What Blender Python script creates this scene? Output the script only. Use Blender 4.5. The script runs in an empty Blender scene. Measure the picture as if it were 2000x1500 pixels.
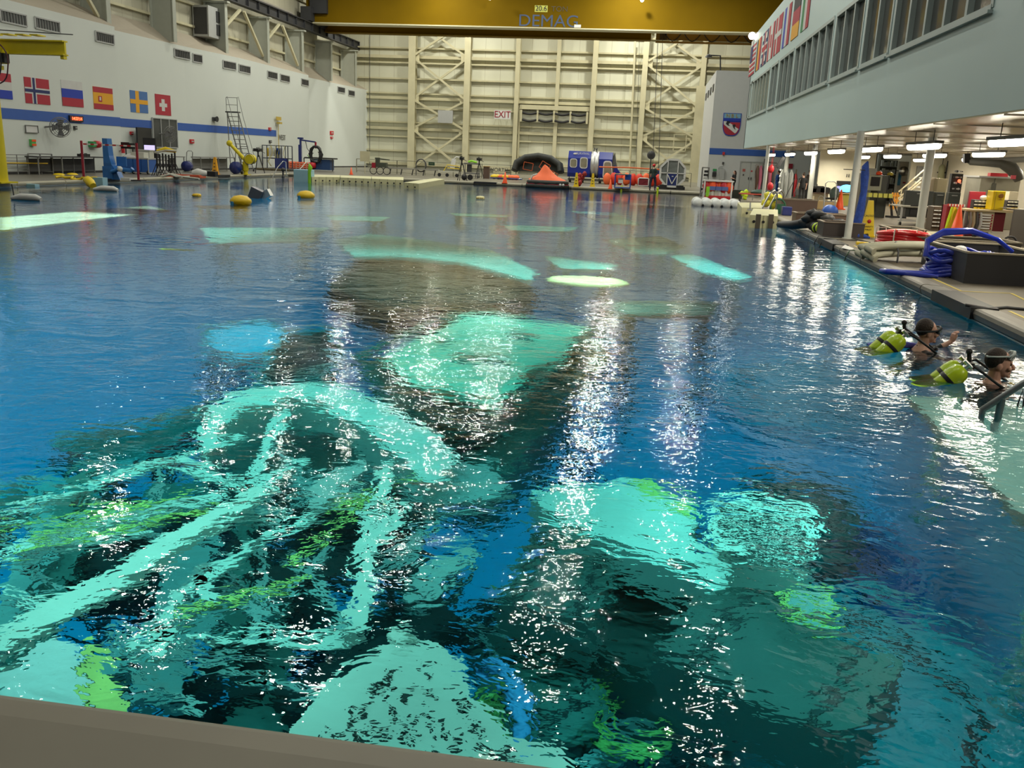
import bpy, bmesh, math, random
from math import sin, cos, pi, radians, sqrt, atan2
from mathutils import Vector, Matrix
random.seed(7)
C = bpy.context.scene.collection
SC = bpy.context.scene

# ---------------- camera ----------------
F_PX, EYE = 1780.0, 1.9
WL = -0.17                      # water level, the deck is z = 0
_yaw, _pit, _rol = radians(7.9), radians(14.07), radians(2.4)
cf = Vector((-sin(_yaw)*cos(_pit), cos(_yaw)*cos(_pit), -sin(_pit)))
_rl = Vector((cos(_yaw), sin(_yaw), 0)); _ul = _rl.cross(cf)
cr = cos(_rol)*_rl + sin(_rol)*_ul
cu = -sin(_rol)*_rl + cos(_rol)*_ul
cp = Vector((0, 0, EYE))
cam_d = bpy.data.cameras.new('camera'); cam = bpy.data.objects.new('camera', cam_d); C.objects.link(cam)
cam_d.sensor_width = 36; cam_d.lens = F_PX/2000*36; cam_d.clip_end = 400; cam_d.clip_start = 0.05
cam.matrix_world = Matrix(((cr.x, cu.x, -cf.x, 0), (cr.y, cu.y, -cf.y, 0), (cr.z, cu.z, -cf.z, EYE), (0, 0, 0, 1)))
SC.camera = cam
# ---------------- view, world, lights ----------------
vs = SC.view_settings
vs.view_transform = 'Standard'; vs.look = 'None'; vs.exposure = 0.0; vs.gamma = 1.0; vs.use_curve_mapping = False
cy = SC.cycles
cy.use_denoising = True
cy.use_adaptive_sampling = True; cy.adaptive_threshold = 0.015; cy.adaptive_min_samples = 24
cy.max_bounces = 8; cy.diffuse_bounces = 3; cy.glossy_bounces = 4; cy.transmission_bounces = 6; cy.transparent_max_bounces = 6
cy.caustics_reflective = False; cy.caustics_refractive = False
cy.sample_clamp_indirect = 12.0
w = bpy.data.worlds.new('world'); SC.world = w; w.use_nodes = True
w.node_tree.nodes['Background'].inputs[0].default_value = (0.85, 0.95, 1.0, 1)
w.node_tree.nodes['Background'].inputs[1].default_value = 0.05

def area(name, loc, sx, sy, power, col, shape='RECTANGLE', spread=pi, rot=(0, 0, 0)):
    l = bpy.data.lights.new(name, 'AREA'); l.shape = shape; l.size = sx; l.size_y = sy
    l.energy = power; l.color = col; l.spread = spread
    o = bpy.data.objects.new(name, l); C.objects.link(o); o.location = loc; o.rotation_euler = rot
    return o
HB = 400.0
for X in (-27.5, -19.5, -12, -3.1, 3.2):
    for k in range(8):
        Y = 6 + 12.2*k + (3 if X in (-19.5, -3.1) else 0)
        if X == 3.2 and k in (1, 3, 5): continue
        area('high_bay_lamp', (X, Y, 17.2), .72, .72, HB*(1.35 if X > -4 else .6 if X < -18 and Y < 62 else 1)*(.48 if Y < 30 else 1.0 if Y < 60 else 1.45 if Y < 80 else 2.1), (1.0, 0.985, 0.86), 'DISK')
# added fill lights under the surface, standing in for hall light entering the water
UW = 1.15
for (x, y, s, p) in ((-6, 8.5, 9, 720), (-15.5, 11, 8, 720), (2.2, 9, 4.5, 300), (1.6, 5.0, 4, 120), (-4, 18, 8, 800), (-14, 21, 8, 1000), (-22, 20, 6, 600),
                     (2, 22, 4.5, 620), (-6, 30, 9, 700), (-17, 32, 9, 560), (2, 36, 5, 260), (-6, 43, 9, 850), (-18, 44, 9, 900), (-8, 56, 9, 800), (-20, 56, 8, 800)):
    area('underwater_fill_light', (x, y, WL-.25), s, s, p*UW, (0.9, 1.0, 0.78), 'RECTANGLE', radians(110))

# ---------------- pixel -> place helpers (world positions of what the photograph shows) ----------------
def ray(px, py):
    d = cf + cr*((px-1000)/F_PX) - cu*((py-750)/F_PX); return d.normalized()
def D(px, py, z=0.0):                       # on a level z
    d = ray(px, py); return cp + d*((z-EYE)/d.z)
def V(px, py, Y):                           # on the cross plane y = Y
    d = ray(px, py); return cp + d*(Y/d.y)
def PX(px, py, X):                          # on the long plane x = X
    d = ray(px, py); return cp + d*(X/d.x)
def U(px, py, z):                           # through flat water down to a level z
    d = ray(px, py); s = cp + d*((WL-EYE)/d.z)
    n = Vector((0, 0, 1)); r = 1/1.333; c = -d.z
    t = r*d + (r*c - sqrt(1 - r*r*(1-c*c)))*n
    return s + t*((z-WL)/t.z)

# ---------------- materials ----------------
MATS = {}
def mat(name, col, rough=.5, metal=0.0, vary=0.06, vs_=3.0, emit=None, es=0, bump=0, bs=30, coat=0):
    if name in MATS: return MATS[name]
    m = bpy.data.materials.new(name); m.use_nodes = True; nt = m.node_tree; b = nt.nodes['Principled BSDF']
    b.inputs['Roughness'].default_value = rough; b.inputs['Metallic'].default_value = metal
    c = tuple(col)+(1,)
    b.inputs['Base Color'].default_value = c
    if vary > 0:
        tc = nt.nodes.new('ShaderNodeTexCoord'); n = nt.nodes.new('ShaderNodeTexNoise'); n.inputs['Scale'].default_value = vs_
        n.inputs['Detail'].default_value = 4
        mx = nt.nodes.new('ShaderNodeMix'); mx.data_type = 'RGBA'
        mx.inputs[6].default_value = tuple(max(0, v*(1-vary*1.6)) for v in col)+(1,)
        mx.inputs[7].default_value = tuple(min(1, v*(1+vary)) for v in col)+(1,)
        nt.links.new(tc.outputs['Object'], n.inputs['Vector']); nt.links.new(n.outputs['Fac'], mx.inputs[0])
        nt.links.new(mx.outputs[2], b.inputs['Base Color'])
        if bump:
            n2 = nt.nodes.new('ShaderNodeTexNoise'); n2.inputs['Scale'].default_value = bs; n2.inputs['Detail'].default_value = 3
            nt.links.new(tc.outputs['Object'], n2.inputs['Vector'])
            bp = nt.nodes.new('ShaderNodeBump'); bp.inputs['Distance'].default_value = bump; bp.inputs['Strength'].default_value = .8
            nt.links.new(n2.outputs['Fac'], bp.inputs['Height']); nt.links.new(bp.outputs[0], b.inputs['Normal'])
    if emit: b.inputs['Emission Color'].default_value = tuple(emit)+(1,); b.inputs['Emission Strength'].default_value = es
    if coat: b.inputs['Coat Weight'].default_value = coat
    MATS[name] = m; return m
def panelled(name, col, line, w_, h_, axis, rough=.5, gap=.03):
    """flat colour with thin darker joint lines every w_ along the axis and every h_ in height"""
    if name in MATS: return MATS[name]
    m = mat(name, col, rough, vary=.05, vs_=.6); nt = m.node_tree; b = nt.nodes['Principled BSDF']
    tc = nt.nodes.new('ShaderNodeTexCoord'); sp = nt.nodes.new('ShaderNodeSeparateXYZ'); nt.links.new(tc.outputs['Object'], sp.inputs[0])
    outs = []
    for ax, p in ((axis, w_), ('Z' if axis != 'Z' else 'Y', h_)):
        if not p: continue
        a = nt.nodes.new('ShaderNodeMath'); a.operation = 'PINGPONG'; a.inputs[1].default_value = p/2
        nt.links.new(sp.outputs[ax], a.inputs[0])
        g = nt.nodes.new('ShaderNodeMath'); g.operation = 'LESS_THAN'; g.inputs[1].default_value = gap/2
        nt.links.new(a.outputs[0], g.inputs[0]); outs.append(g.outputs[0])
    f = outs[0]
    if len(outs) > 1:
        mm = nt.nodes.new('ShaderNodeMath'); mm.operation = 'MAXIMUM'; nt.links.new(outs[0], mm.inputs[0]); nt.links.new(outs[1], mm.inputs[1]); f = mm.outputs[0]
    src = b.inputs['Base Color'].links[0].from_socket
    mx = nt.nodes.new('ShaderNodeMix'); mx.data_type = 'RGBA'; mx.inputs[7].default_value = tuple(line)+(1,)
    nt.links.new(src, mx.inputs[6]); nt.links.new(f, mx.inputs[0]); nt.links.new(mx.outputs[2], b.inputs['Base Color'])
    return m
white = mat('white_paint', (.72, .72, .70)); offw = mat('off_white', (.6, .6, .52)); black = mat('black_matt', (.015, .015, .017))
dark = mat('dark_grey', (.05, .05, .052)); grey = mat('mid_grey', (.22, .22, .21)); lgrey = mat('light_grey', (.45, .46, .45))
steel = mat('steel', (.55, .55, .53), .28, 1.0); alu = mat('brushed_metal', (.62, .62, .6), .4, .8)
red = mat('red_paint', (.55, .02, .03), .4); crimson = mat('deep_red', (.32, .01, .03), .45)
orange = mat('orange_plastic', (1.0, .11, .02), .45); orfab = mat('orange_fabric', (1.0, .17, .05), .6, bump=.01, bs=14)
yellow = mat('yellow_plastic', (.86, .62, .02), .4); ycrane = mat('yellow_crane_paint', (.75, .62, .01), .45)
amber = mat('amber_girder_paint', (.17, .10, .0), .75, vary=.08, vs_=.8)
amber.node_tree.nodes['Principled BSDF'].inputs['Specular IOR Level'].default_value = .12
hivis = mat('fluorescent_yellow', (.62, .85, .02), .3, coat=.4)
blue = mat('blue_paint', (.02, .09, .42), .4); dblue = mat('navy_paint', (.012, .025, .17), .35, coat=.5); sblue = mat('wall_stripe_blue', (.035, .11, .42), .5)
cream = mat('cream_steel', (.60, .565, .38), .5, vary=.08); tan = mat('tan_board', (.5, .36, .17), .6); brown = mat('brown_board', (.12, .075, .055), .6)
charc = mat('charcoal_board', (.035, .036, .04), .6); green = mat('green_paint', (.03, .3, .09), .5); lime = mat('lime_plastic', (.3, .7, .03), .5)
skin = mat('skin', (.74, .43, .32), .5, vary=.08, vs_=20); hair = mat('dark_hair', (.035, .02, .012), .6, bump=.01, bs=60)
floatm = mat('cream_float_plastic', (.72, .70, .42), .45); fwhite = mat('frosted_white_plastic', (.75, .78, .78), .35)
glass = mat('dark_window_glass', (.10, .105, .10), .12, vary=.3, vs_=.7)

# ---------------- builders ----------------
class B:
    def __init__(s, at=None, rz=0, M=None):
        s.v = []; s.f = []; s.mi = []; s.cur = 0; s.sm = []
        s.M = M if M is not None else (Matrix.Translation(Vector(at) if at is not None else Vector((0, 0, 0))) @ Matrix.Rotation(rz, 4, 'Z'))
    def add(s, vs_, fs, smooth=False):
        n = len(s.v); s.v += [s.M @ Vector(p) for p in vs_]
        for f in fs: s.f.append([n+i for i in f]); s.mi.append(s.cur); s.sm.append(smooth)
        return s
    def m(s, i): s.cur = i; return s
    def box(s, c, d, rz=0, R=None):
        R = R if R is not None else Matrix.Rotation(rz, 3, 'Z'); c = Vector(c)
        vs_ = [c + R @ Vector((x*d[0]/2, y*d[1]/2, z*d[2]/2)) for x in (-1, 1) for y in (-1, 1) for z in (-1, 1)]
        return s.add(vs_, [(0, 1, 3, 2), (4, 6, 7, 5), (0, 4, 5, 1), (2, 3, 7, 6), (0, 2, 6, 4), (1, 5, 7, 3)])
    def b2(s, a, b):                        # box from two corners
        a = Vector(a); b = Vector(b)
        return s.box((a+b)/2, (abs(b.x-a.x), abs(b.y-a.y), abs(b.z-a.z)))
    def bar(s, p, q, w_=.05, h_=None):      # square bar
        p = Vector(p); q = Vector(q); d = q-p; L = d.length
        if L < 1e-6: return s
        z = d.normalized(); up = Vector((0, 0, 1)) if abs(z.z) < .95 else Vector((1, 0, 0))
        x = z.cross(up).normalized(); y = x.cross(z)
        R = Matrix((x, z, y)).transposed()
        return s.box((p+q)/2, (w_, L, h_ or w_), R=R)
    def tube(s, pts, r, n=8, closed=False, cap=True):
        pts = [Vector(p) for p in pts]; N = len(pts); rr = r if isinstance(r, (list, tuple)) else [r]*N
        vs_ = []; prev = None
        for i, p in enumerate(pts):
            if closed: t = (pts[(i+1) % N]-pts[i-1])
            else: t = pts[min(i+1, N-1)]-pts[max(i-1, 0)]
            if t.length < 1e-9: t = Vector((0, 0, 1))
            t.normalize()
            if prev is None:
                a = Vector((0, 0, 1)) if abs(t.z) < .9 else Vector((1, 0, 0)); x = t.cross(a).normalized()
            else: x = (prev - t*prev.dot(t)).normalized() if (prev - t*prev.dot(t)).length > 1e-6 else t.orthogonal().normalized()
            prev = x; y = t.cross(x)
            for k in range(n):
                a = 2*pi*k/n; vs_.append(p + (x*cos(a)+y*sin(a))*rr[i])
        fs = []
        for i in range(N if closed else N-1):
            j = (i+1) % N
            for k in range(n): fs.append((i*n+k, i*n+(k+1) % n, j*n+(k+1) % n, j*n+k))
        s.add(vs_, fs, True)
        if cap and not closed: s.add(vs_[:n], [tuple(range(n))[::-1]]); s.add(vs_[-n:], [tuple(range(n))])
        return s
    def cyl(s, p, q, r, r2=None, n=16): return s.tube([p, q], [r, r if r2 is None else r2], n)
    def lathe(s, prof, c=(0, 0, 0), n=20, sx=1, sy=1, axis='Z'):
        c = Vector(c); vs_ = []; fs = []; N = len(prof)
        for (r, z) in prof:
            for k in range(n):
                a = 2*pi*k/n; p = (r*cos(a)*sx, r*sin(a)*sy, z)
                if axis == 'X': p = (z, p[0], p[1])
                if axis == 'Y': p = (p[0], z, p[1])
                vs_.append(c+Vector(p))
        for i in range(N-1):
            for k in range(n): fs.append((i*n+k, i*n+(k+1) % n, (i+1)*n+(k+1) % n, (i+1)*n+k))
        s.add(vs_, fs, True)
        if prof[0][0] > 1e-4: s.add(vs_[:n], [tuple(range(n))[::-1]])
        if prof[-1][0] > 1e-4: s.add(vs_[-n:], [tuple(range(n))])
        return s
    def ball(s, c, r, sc=(1, 1, 1), n=16, m_=10, wob=0):
        vs_ = []; fs = []
        for i in range(m_+1):
            t = pi*i/m_
            for k in range(n):
                a = 2*pi*k/n; q = 1+(random.uniform(-wob, wob) if wob else 0)
                vs_.append((c[0]+r*sc[0]*sin(t)*cos(a)*q, c[1]+r*sc[1]*sin(t)*sin(a)*q, c[2]+r*sc[2]*cos(t)*q))
        for i in range(m_):
            for k in range(n): fs.append((i*n+k, (i+1)*n+k, (i+1)*n+(k+1) % n, i*n+(k+1) % n))
        return s.add(vs_, fs, True)
    def prism(s, pts, vec):                 # polygon swept along vec
        pts = [Vector(p) for p in pts]; n = len(pts); v = Vector(vec)
        vs_ = pts+[p+v for p in pts]
        fs = [tuple(range(n)), tuple(range(2*n-1, n-1, -1))]+[(i, i+n, (i+1) % n+n, (i+1) % n) for i in range(n)]
        return s.add(vs_, fs)
    def quad(s, a, b, c, d): return s.add([a, b, c, d], [(0, 1, 2, 3)])
    def o(s, name, mats, parent=None, bevel=0):
        me = bpy.data.meshes.new(name); me.from_pydata([tuple(p) for p in s.v], [], s.f)
        for m_ in (mats if isinstance(mats, (list, tuple)) else [mats]): me.materials.append(m_)
        for i, p in enumerate(me.polygons): p.material_index = s.mi[i]; p.use_smooth = s.sm[i]
        bm = bmesh.new(); bm.from_mesh(me); bmesh.ops.recalc_face_normals(bm, faces=bm.faces); bm.to_mesh(me); bm.free()
        ob = bpy.data.objects.new(name, me); C.objects.link(ob); attach(ob, parent)
        if bevel:
            md = ob.modifiers.new('bevel', 'BEVEL'); md.width = bevel; md.segments = 2; md.limit_method = 'ANGLE'
        return ob
OFF = {}
def attach(ob, parent):
    OFF[ob.name] = Vector((0, 0, 0))
    if parent is not None:
        ob.parent = parent; ob.location = -OFF.get(parent.name, Vector((0, 0, 0)))
def tag(o, label, cat, group=None, kind=None):
    o['label'] = label; o['category'] = cat
    if group: o['group'] = group
    if kind: o['kind'] = kind
    return o
def T(name, label, cat, loc=(0, 0, 0), group=None):
    o = bpy.data.objects.new(name, None); o.empty_display_size = .2; C.objects.link(o); o.location = Vector(loc)
    OFF[o.name] = Vector(loc); return tag(o, label, cat, group)
def S(o, label=None): o['kind'] = 'structure'; return o
def dup(root, loc, label, rz=0, group=None):
    """copy of a thing (root Empty, parts built round its origin) with its parts and sub-parts"""
    r = root.copy(); C.objects.link(r); r.location = loc; r.rotation_euler = (0, 0, rz); r['label'] = label
    if group: r['group'] = group
    for ch in list(root.children):
        c = ch.copy(); C.objects.link(c); c.parent = r
        for g in ch.children:
            d = g.copy(); C.objects.link(d); d.parent = c
    return r
def text(name, body, size, M, m_, parent=None, ext=.01, align='CENTER', sx=1):
    cu_ = bpy.data.curves.new(name, 'FONT'); cu_.body = body; cu_.size = size; cu_.extrude = ext; cu_.align_x = align; cu_.align_y = 'CENTER'
    cu_.materials.append(m_)
    t_ = bpy.data.objects.new(name, cu_); C.objects.link(t_); me = bpy.data.meshes.new_from_object(t_); bpy.data.objects.remove(t_)
    o = bpy.data.objects.new(name, me); C.objects.link(o)
    if parent is not None:
        o.parent = parent; M = Matrix.Translation(-OFF.get(parent.name, Vector((0, 0, 0)))) @ M
    o.matrix_local = M @ Matrix.Diagonal((sx, 1, 1, 1)); return o
def FR(p): return Matrix.Translation(p) @ Matrix.Rotation(pi/2, 4, 'X')                       # text facing the camera side (-y)
def FL(p): return Matrix.Translation(p) @ Matrix.Rotation(pi/2, 4, 'Z') @ Matrix.Rotation(pi/2, 4, 'X')   # text facing +x

# ---------------- the hall ----------------
PL, PR, PN, PF = -25.7, 4.83, 2.5, 64.0     # pool edges
PD = -12.4
deckm = mat('concrete_deck', (.20, .185, .15), .35, vary=.25, vs_=.5, bump=.004, bs=25)
ndeck = mat('wet_near_deck', (.115, .105, .068), .16, vary=.22, vs_=1.6, bump=.008, bs=7)
coping = mat('coping_concrete', (.34, .31, .24), .5, vary=.15, vs_=1.5)
rdeck = mat('right_deck_rubber', (.165, .14, .10), .55, vary=.12, vs_=1.0)
wallm = mat('painted_wall_white', (.66, .70, .66), .6, vary=.04, vs_=.3)
poolm = mat('pool_plaster', (.70, .78, .80), .6, vary=.14, vs_=.3)

b = B(); b.b2((-31.5, -6, -.4), (26, PN, 0)); S(b.o('floor_near', ndeck))
b = B(); b.b2((PR+.02, PN, -.4), (26, 100.5, 0)); S(b.o('floor_right', rdeck))
b = B(); b.b2((-34, -6, -.4), (PL-.02, 100.5, 0)); S(b.o('floor_left', deckm))
b = B(); b.b2((PL-.02, PF, -.4), (PR+.02, 100.5, 0)); S(b.o('floor_far', deckm))
# pool basin
b = B()
b.quad((PL, PN, PD), (PR, PN, PD), (PR, PF, PD), (PL, PF, PD))
b.quad((PL, PN, PD), (PL, PF, PD), (PL, PF, -.02), (PL, PN, -.02)); b.quad((PR, PN, PD), (PR, PF, PD), (PR, PF, -.02), (PR, PN, -.02))
b.quad((PL, PN, PD), (PR, PN, PD), (PR, PN, -.02), (PL, PN, -.02)); b.quad((PL, PF, PD), (PR, PF, PD), (PR, PF, -.02), (PL, PF, -.02))
S(b.o('wall_pool_basin', poolm))
# rounded lips round the pool
def lip(name, p, q, side, m_, seg=None):
    p = Vector(p); q = Vector(q); d = (q-p); L = d.length; d.normalize(); s_ = Vector(side)
    prof = [(.0, -.16), (-.03, -.13), (-.055, -.05), (-.04, .0), (0, .018), (.09, .022), (.32, .004), (.32, -.16)]
    n = max(1, int(L/seg)) if seg else 1; b = B()
    for i in range(n):
        a = p+d*(L*i/n); e = p+d*(L*(i+1)/n - (.05 if seg else 0))
        pts = [a+s_*x+Vector((0, 0, z)) for x, z in prof]; b.prism(pts, e-a)
    return S(b.o(name, m_, bevel=0))
lip('trim_1', (PL, PN, 0), (PR, PN, 0), (0, -1, 0), coping)
lip('trim_2', (PR, PN, 0), (PR, PF, 0), (1, 0, 0), mat('grey_coping', (.21, .195, .165), .5, vary=.1), 2.35)
lip('trim_3', (PL, PN, 0), (PL, PF, 0), (-1, 0, 0), mat('pale_coping', (.50, .47, .36), .5), 3.1)
lip('trim_4', (PL, PF, 0), (PR, PF, 0), (0, 1, 0), MATS['pale_coping'], 3.1)

# water
wm = bpy.data.materials.new('pool_water'); wm.use_nodes = True; nt = wm.node_tree; nt.nodes.clear()
N_ = nt.nodes.new; out = N_('ShaderNodeOutputMaterial'); gl = N_('ShaderNodeBsdfPrincipled')
gl.inputs['Base Color'].default_value = (1, 1, 1, 1); gl.inputs['Roughness'].default_value = 0.0
gl.inputs['Transmission Weight'].default_value = 1.0; gl.inputs['IOR'].default_value = 1.333
va = N_('ShaderNodeVolumeAbsorption'); va.inputs['Color'].default_value = (.24, .852, .925, 1); va.inputs['Density'].default_value = .40
nt.links.new(va.outputs[0], out.inputs['Volume']); nt.links.new(gl.outputs[0], out.inputs['Surface'])
tc = N_('ShaderNodeTexCoord')
def noise(scale, detail, dist, sc=(1, 1, 1), rot=0):
    mp = N_('ShaderNodeMapping'); mp.inputs['Scale'].default_value = sc; mp.inputs['Rotation'].default_value = (0, 0, rot)
    n = N_('ShaderNodeTexNoise'); n.inputs['Scale'].default_value = scale; n.inputs['Detail'].default_value = detail; n.inputs['Distortion'].default_value = dist
    nt.links.new(tc.outputs['Object'], mp.inputs[0]); nt.links.new(mp.outputs[0], n.inputs['Vector']); return n.outputs['Fac']
def mth(op, a, b_):
    n = N_('ShaderNodeMath'); n.operation = op
    for i, q in enumerate((a, b_)):
        if q is None: continue
        if isinstance(q, (int, float)): n.inputs[i].default_value = q
        else: nt.links.new(q, n.inputs[i])
    return n.outputs[0]
mr = N_('ShaderNodeMapRange'); nt.links.new(noise(.16, 2, .5), mr.inputs[0])
mr.inputs[1].default_value = .35; mr.inputs[2].default_value = .65; mr.inputs[3].default_value = .45; mr.inputs[4].default_value = 1.5
yc = N_('ShaderNodeSeparateXYZ'); nt.links.new(tc.outputs['Object'], yc.inputs[0]); calm = N_('ShaderNodeMapRange'); nt.links.new(yc.outputs['Y'], calm.inputs[0])
calm.inputs[1].default_value = 12; calm.inputs[2].default_value = 36; calm.inputs[3].default_value = 1.0; calm.inputs[4].default_value = .42
h1 = mth('MULTIPLY', noise(1.2, 2, .6, (1, 1.25, 1), .3), .022)
h2 = mth('MULTIPLY', noise(4.6, 2, .8, (1, 1.4, 1), -.2), .0085)
h3 = mth('MULTIPLY', noise(16, 2, .3, (1, 1.2, 1), .5), .0026)
h = mth('MULTIPLY', mth('ADD', h1, mth('MULTIPLY', mth('ADD', h2, h3), mr.outputs[0])), calm.outputs[0])
vd = N_('ShaderNodeVectorMath'); vd.operation = 'DISTANCE'; nt.links.new(tc.outputs['Object'], vd.inputs[0]); rp0 = D(335, 470, WL); vd.inputs[1].default_value = (rp0.x, rp0.y, WL)
dd_ = vd.outputs['Value']; ring = mth('MULTIPLY', mth('SINE', mth('MULTIPLY', dd_, 14.0), None), mth('MULTIPLY', mth('POWER', 2.718, mth('MULTIPLY', mth('MULTIPLY', dd_, dd_), -.7)), .010))
h = mth('ADD', h, ring)
bp = N_('ShaderNodeBump'); bp.inputs['Strength'].default_value = 1; bp.inputs['Distance'].default_value = 1.0
nt.links.new(h, bp.inputs['Height']); nt.links.new(bp.outputs[0], gl.inputs['Normal'])
b = B(); b.quad((PL, PN, WL), (PR, PN, WL), (PR, PF, WL), (PL, PF, WL))
wat = b.o('water', wm)
if wat.data.polygons[0].normal.z < 0: wat.data.flip_normals()
tag(wat, 'clear blue rippled water filling the pool', 'water', kind='stuff')

# ---------------- left wall ----------------
WSEG = [(-31, 20), (-31, 51.6), (-32.0, 53.0), (-31.7, 61), (-31, 68), (-31, 82.3), (-32.0, 84.2), (-31.6, 92), (-31, 100)]
ZT = 8.12
def LW(px, py, off=.03):                    # point on the left wall seen at a pixel
    d = ray(px, py)
    for (x0, y0), (x1, y1) in zip(WSEG, WSEG[1:]):
        # solve cp + d t on the segment
        ex, ey = x1-x0, y1-y0; den = d.x*ey - d.y*ex
        if abs(den) < 1e-9: continue
        t = (x0*ey - y0*ex)/den
        yy = d.y*t
        if t > 0 and min(y0, y1)-.01 <= yy <= max(y0, y1)+.01:
            return cp + d*t + Vector((off, 0, 0))
    return PX(px, py, -31+off)
b = B()
for (x0, y0), (x1, y1) in zip(WSEG, WSEG[1:]):
    b.quad((x0, y0, -.3), (x1, y1, -.3), (x1, y1, ZT), (x0, y0, ZT))
S(b.o('wall_left', wallm))
b = B()                                       # sloping ledge over the wall
for (x0, y0), (x1, y1) in zip(WSEG, WSEG[1:]): b.quad((x0, y0, ZT), (x1, y1, ZT), (-33.2, y1, ZT+1.15), (-33.2, y0, ZT+1.15))
S(b.o('trim_5', mat('ledge_beige', (.42, .37, .29), .7)))
b = B()                                       # dark base
for (x0, y0), (x1, y1) in zip(WSEG, WSEG[1:]): b.prism([(x0, y0, 0), (x1, y1, 0), (x1+.03, y1, 0), (x0+.03, y0, 0)], (0, 0, .12))
S(b.o('baseboard_left', dark))
b = B()                                       # blue stripe
for i, ((x0, y0), (x1, y1)) in enumerate(zip(WSEG[:5], WSEG[1:6])):
    ye = min(y1, 74.7); f = (ye-y0)/(y1-y0); xe = x0+(x1-x0)*f
    b.prism([(x0+.012, y0, 2.62), (xe+.012, ye, 2.62), (xe+.012, ye, 3.12), (x0+.012, y0, 3.12)], (.006, 0, 0))
S(b.o('trim_6', sblue))
siding = panelled('cream_siding', (.54, .52, .40), (.36, .34, .25), 1.2, 0, 'Y', gap=.04)
b = B(); b.quad((-33.3, 10, ZT+1), (-33.3, 100, ZT+1), (-33.3, 100, 20), (-33.3, 10, 20)); S(b.o('wall_left_upper', siding))
b = B()
for z in (9.9, 11.4, 13.2, 15): b.box((-33.15, 60, z), (.22, 80, .16))
S(b.o('trim_7', cream))
cols = [44.3+7.6*k for k in range(-2, 8)]
for k, y in enumerate(cols):
    b = B(); z0 = ZT+.1
    b.box((-31.5, y, (z0+11.9)/2), (.06, .42, 11.9-z0)); b.box((-32.35, y, (z0+11.9)/2), (1.7, .05, 11.9-z0)); b.box((-33.05, y, (z0+11.9)/2), (.1, .42, 11.9-z0))
    b.box((-32.2, y, 11.85), (1.9, .5, .12))
    S(b.o('trim_%d' % (20+k), mat('column_grey', (.42, .44, .38), .5)))
b = B()                                       # bracing in two bays
for y in (cols[5], cols[6]):
    b.bar((-31.9, y+.2, 10.0), (-31.9, y+3.3, 11.8), .18); b.bar((-31.9, y+7.4, 8.9), (-31.9, y+4.0, 11.8), .18)
b.bar((-31.9, cols[3]-.4, 8.6), (-31.9, cols[3]-4.0, 12), .18)
S(b.o('trim_8', cream))
rg = T('crane_runway', 'dark steel crane runway girder running high along the left wall', 'girder', (-32, 60, 12))
b = B(); b.box((-32.1, 52, 12.25), (.5, 98, .08)); b.box((-32.1, 52, 12.62), (.12, 98, .7)); b.box((-32.1, 52, 12.98), (.5, 98, .08))
for k in range(48): b.box((-31.97, 6+2*k, 12.6), (.2, .06, .65))
b.o('girder', charc, rg)
b = B(); b.box((-31.9, 42, 13.1), (.12, 78, .14)); b.o('rail', alu, rg)
ac = T('wall_air_unit', 'white louvred air unit box hung high on the upper left wall', 'air unit', PX(405, 60, -32.6))
c = PX(407, 45, -32.6); b = B(); b.box(c, (1.2, 2.4, 2.1)); b.o('housing', lgrey, ac)
for dz_ in (.45, -.45): b = B(); b.box(c+Vector((.62, .55, dz_)), (.04, 1.1, .75)); b.o('louvre', dark, ac)
b = B(); b.box(c+Vector((0, -1.21, 0)), (1, .03, 1.8)); b.o('side_grille', dark, ac)

# wall vents
for i, (x0, y0, x1, y1) in enumerate(((0, 24, 50, 47), (68, 38, 115, 60), (186, 64, 221, 84), (340, 97, 370, 115), (376, 107, 394, 121), (435, 121, 460, 134), (466, 128, 488, 142),
                                      (522, 141, 541, 153), (547, 147, 565, 159), (588, 156, 602, 166), (659, 170, 673, 181), (680, 177, 692, 187))):
    a = LW((x0+x1)/2-(x1-x0)/2, (y0+y1)/2, 0); e = LW((x0+x1)/2+(x1-x0)/2, (y0+y1)/2, 0)
    mid = (a+e)/2; L = (e-a).length; hz = .52; ang = atan2(e.y-a.y, e.x-a.x)
    pass
    ordn = ['nearest to the camera, top left corner of the photo', 'second from the left edge of the photo', 'third, just left of the first wall corner', 'left of the pair over the round grey fan louvre bay', 'right of the pair over the small wall vent',
            'left of the pair above the rolling ladder', 'right of the pair above the rolling ladder', 'left of the pair between ladder and hoist', 'right of the pair between ladder and hoist', 'single one just left of the far wall corner', 'left of the last pair', 'right of the last pair, beside the far cream wall'][i]
    r = T('wall_vent', 'grey wall vent, '+ordn, 'vent', mid, 'air vents along the top of the left wall')
    bb = B(at=mid, rz=ang)
    bb.box((0, -.03, hz/2), (L, .06, .07)); bb.box((0, -.03, -hz/2), (L, .06, .07)); bb.box((-L/2, -.03, 0), (.08, .06, hz)); bb.box((L/2, -.03, 0), (.08, .06, hz)); bb.o('frame', lgrey, r)
    bb = B(at=mid, rz=ang); n = 9
    for k in range(n): bb.box((-L/2+L*(k+.5)/n, -.025, 0), (L/n*.55, .04, hz-.08))
    bb.o('slats', dark, r)

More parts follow.
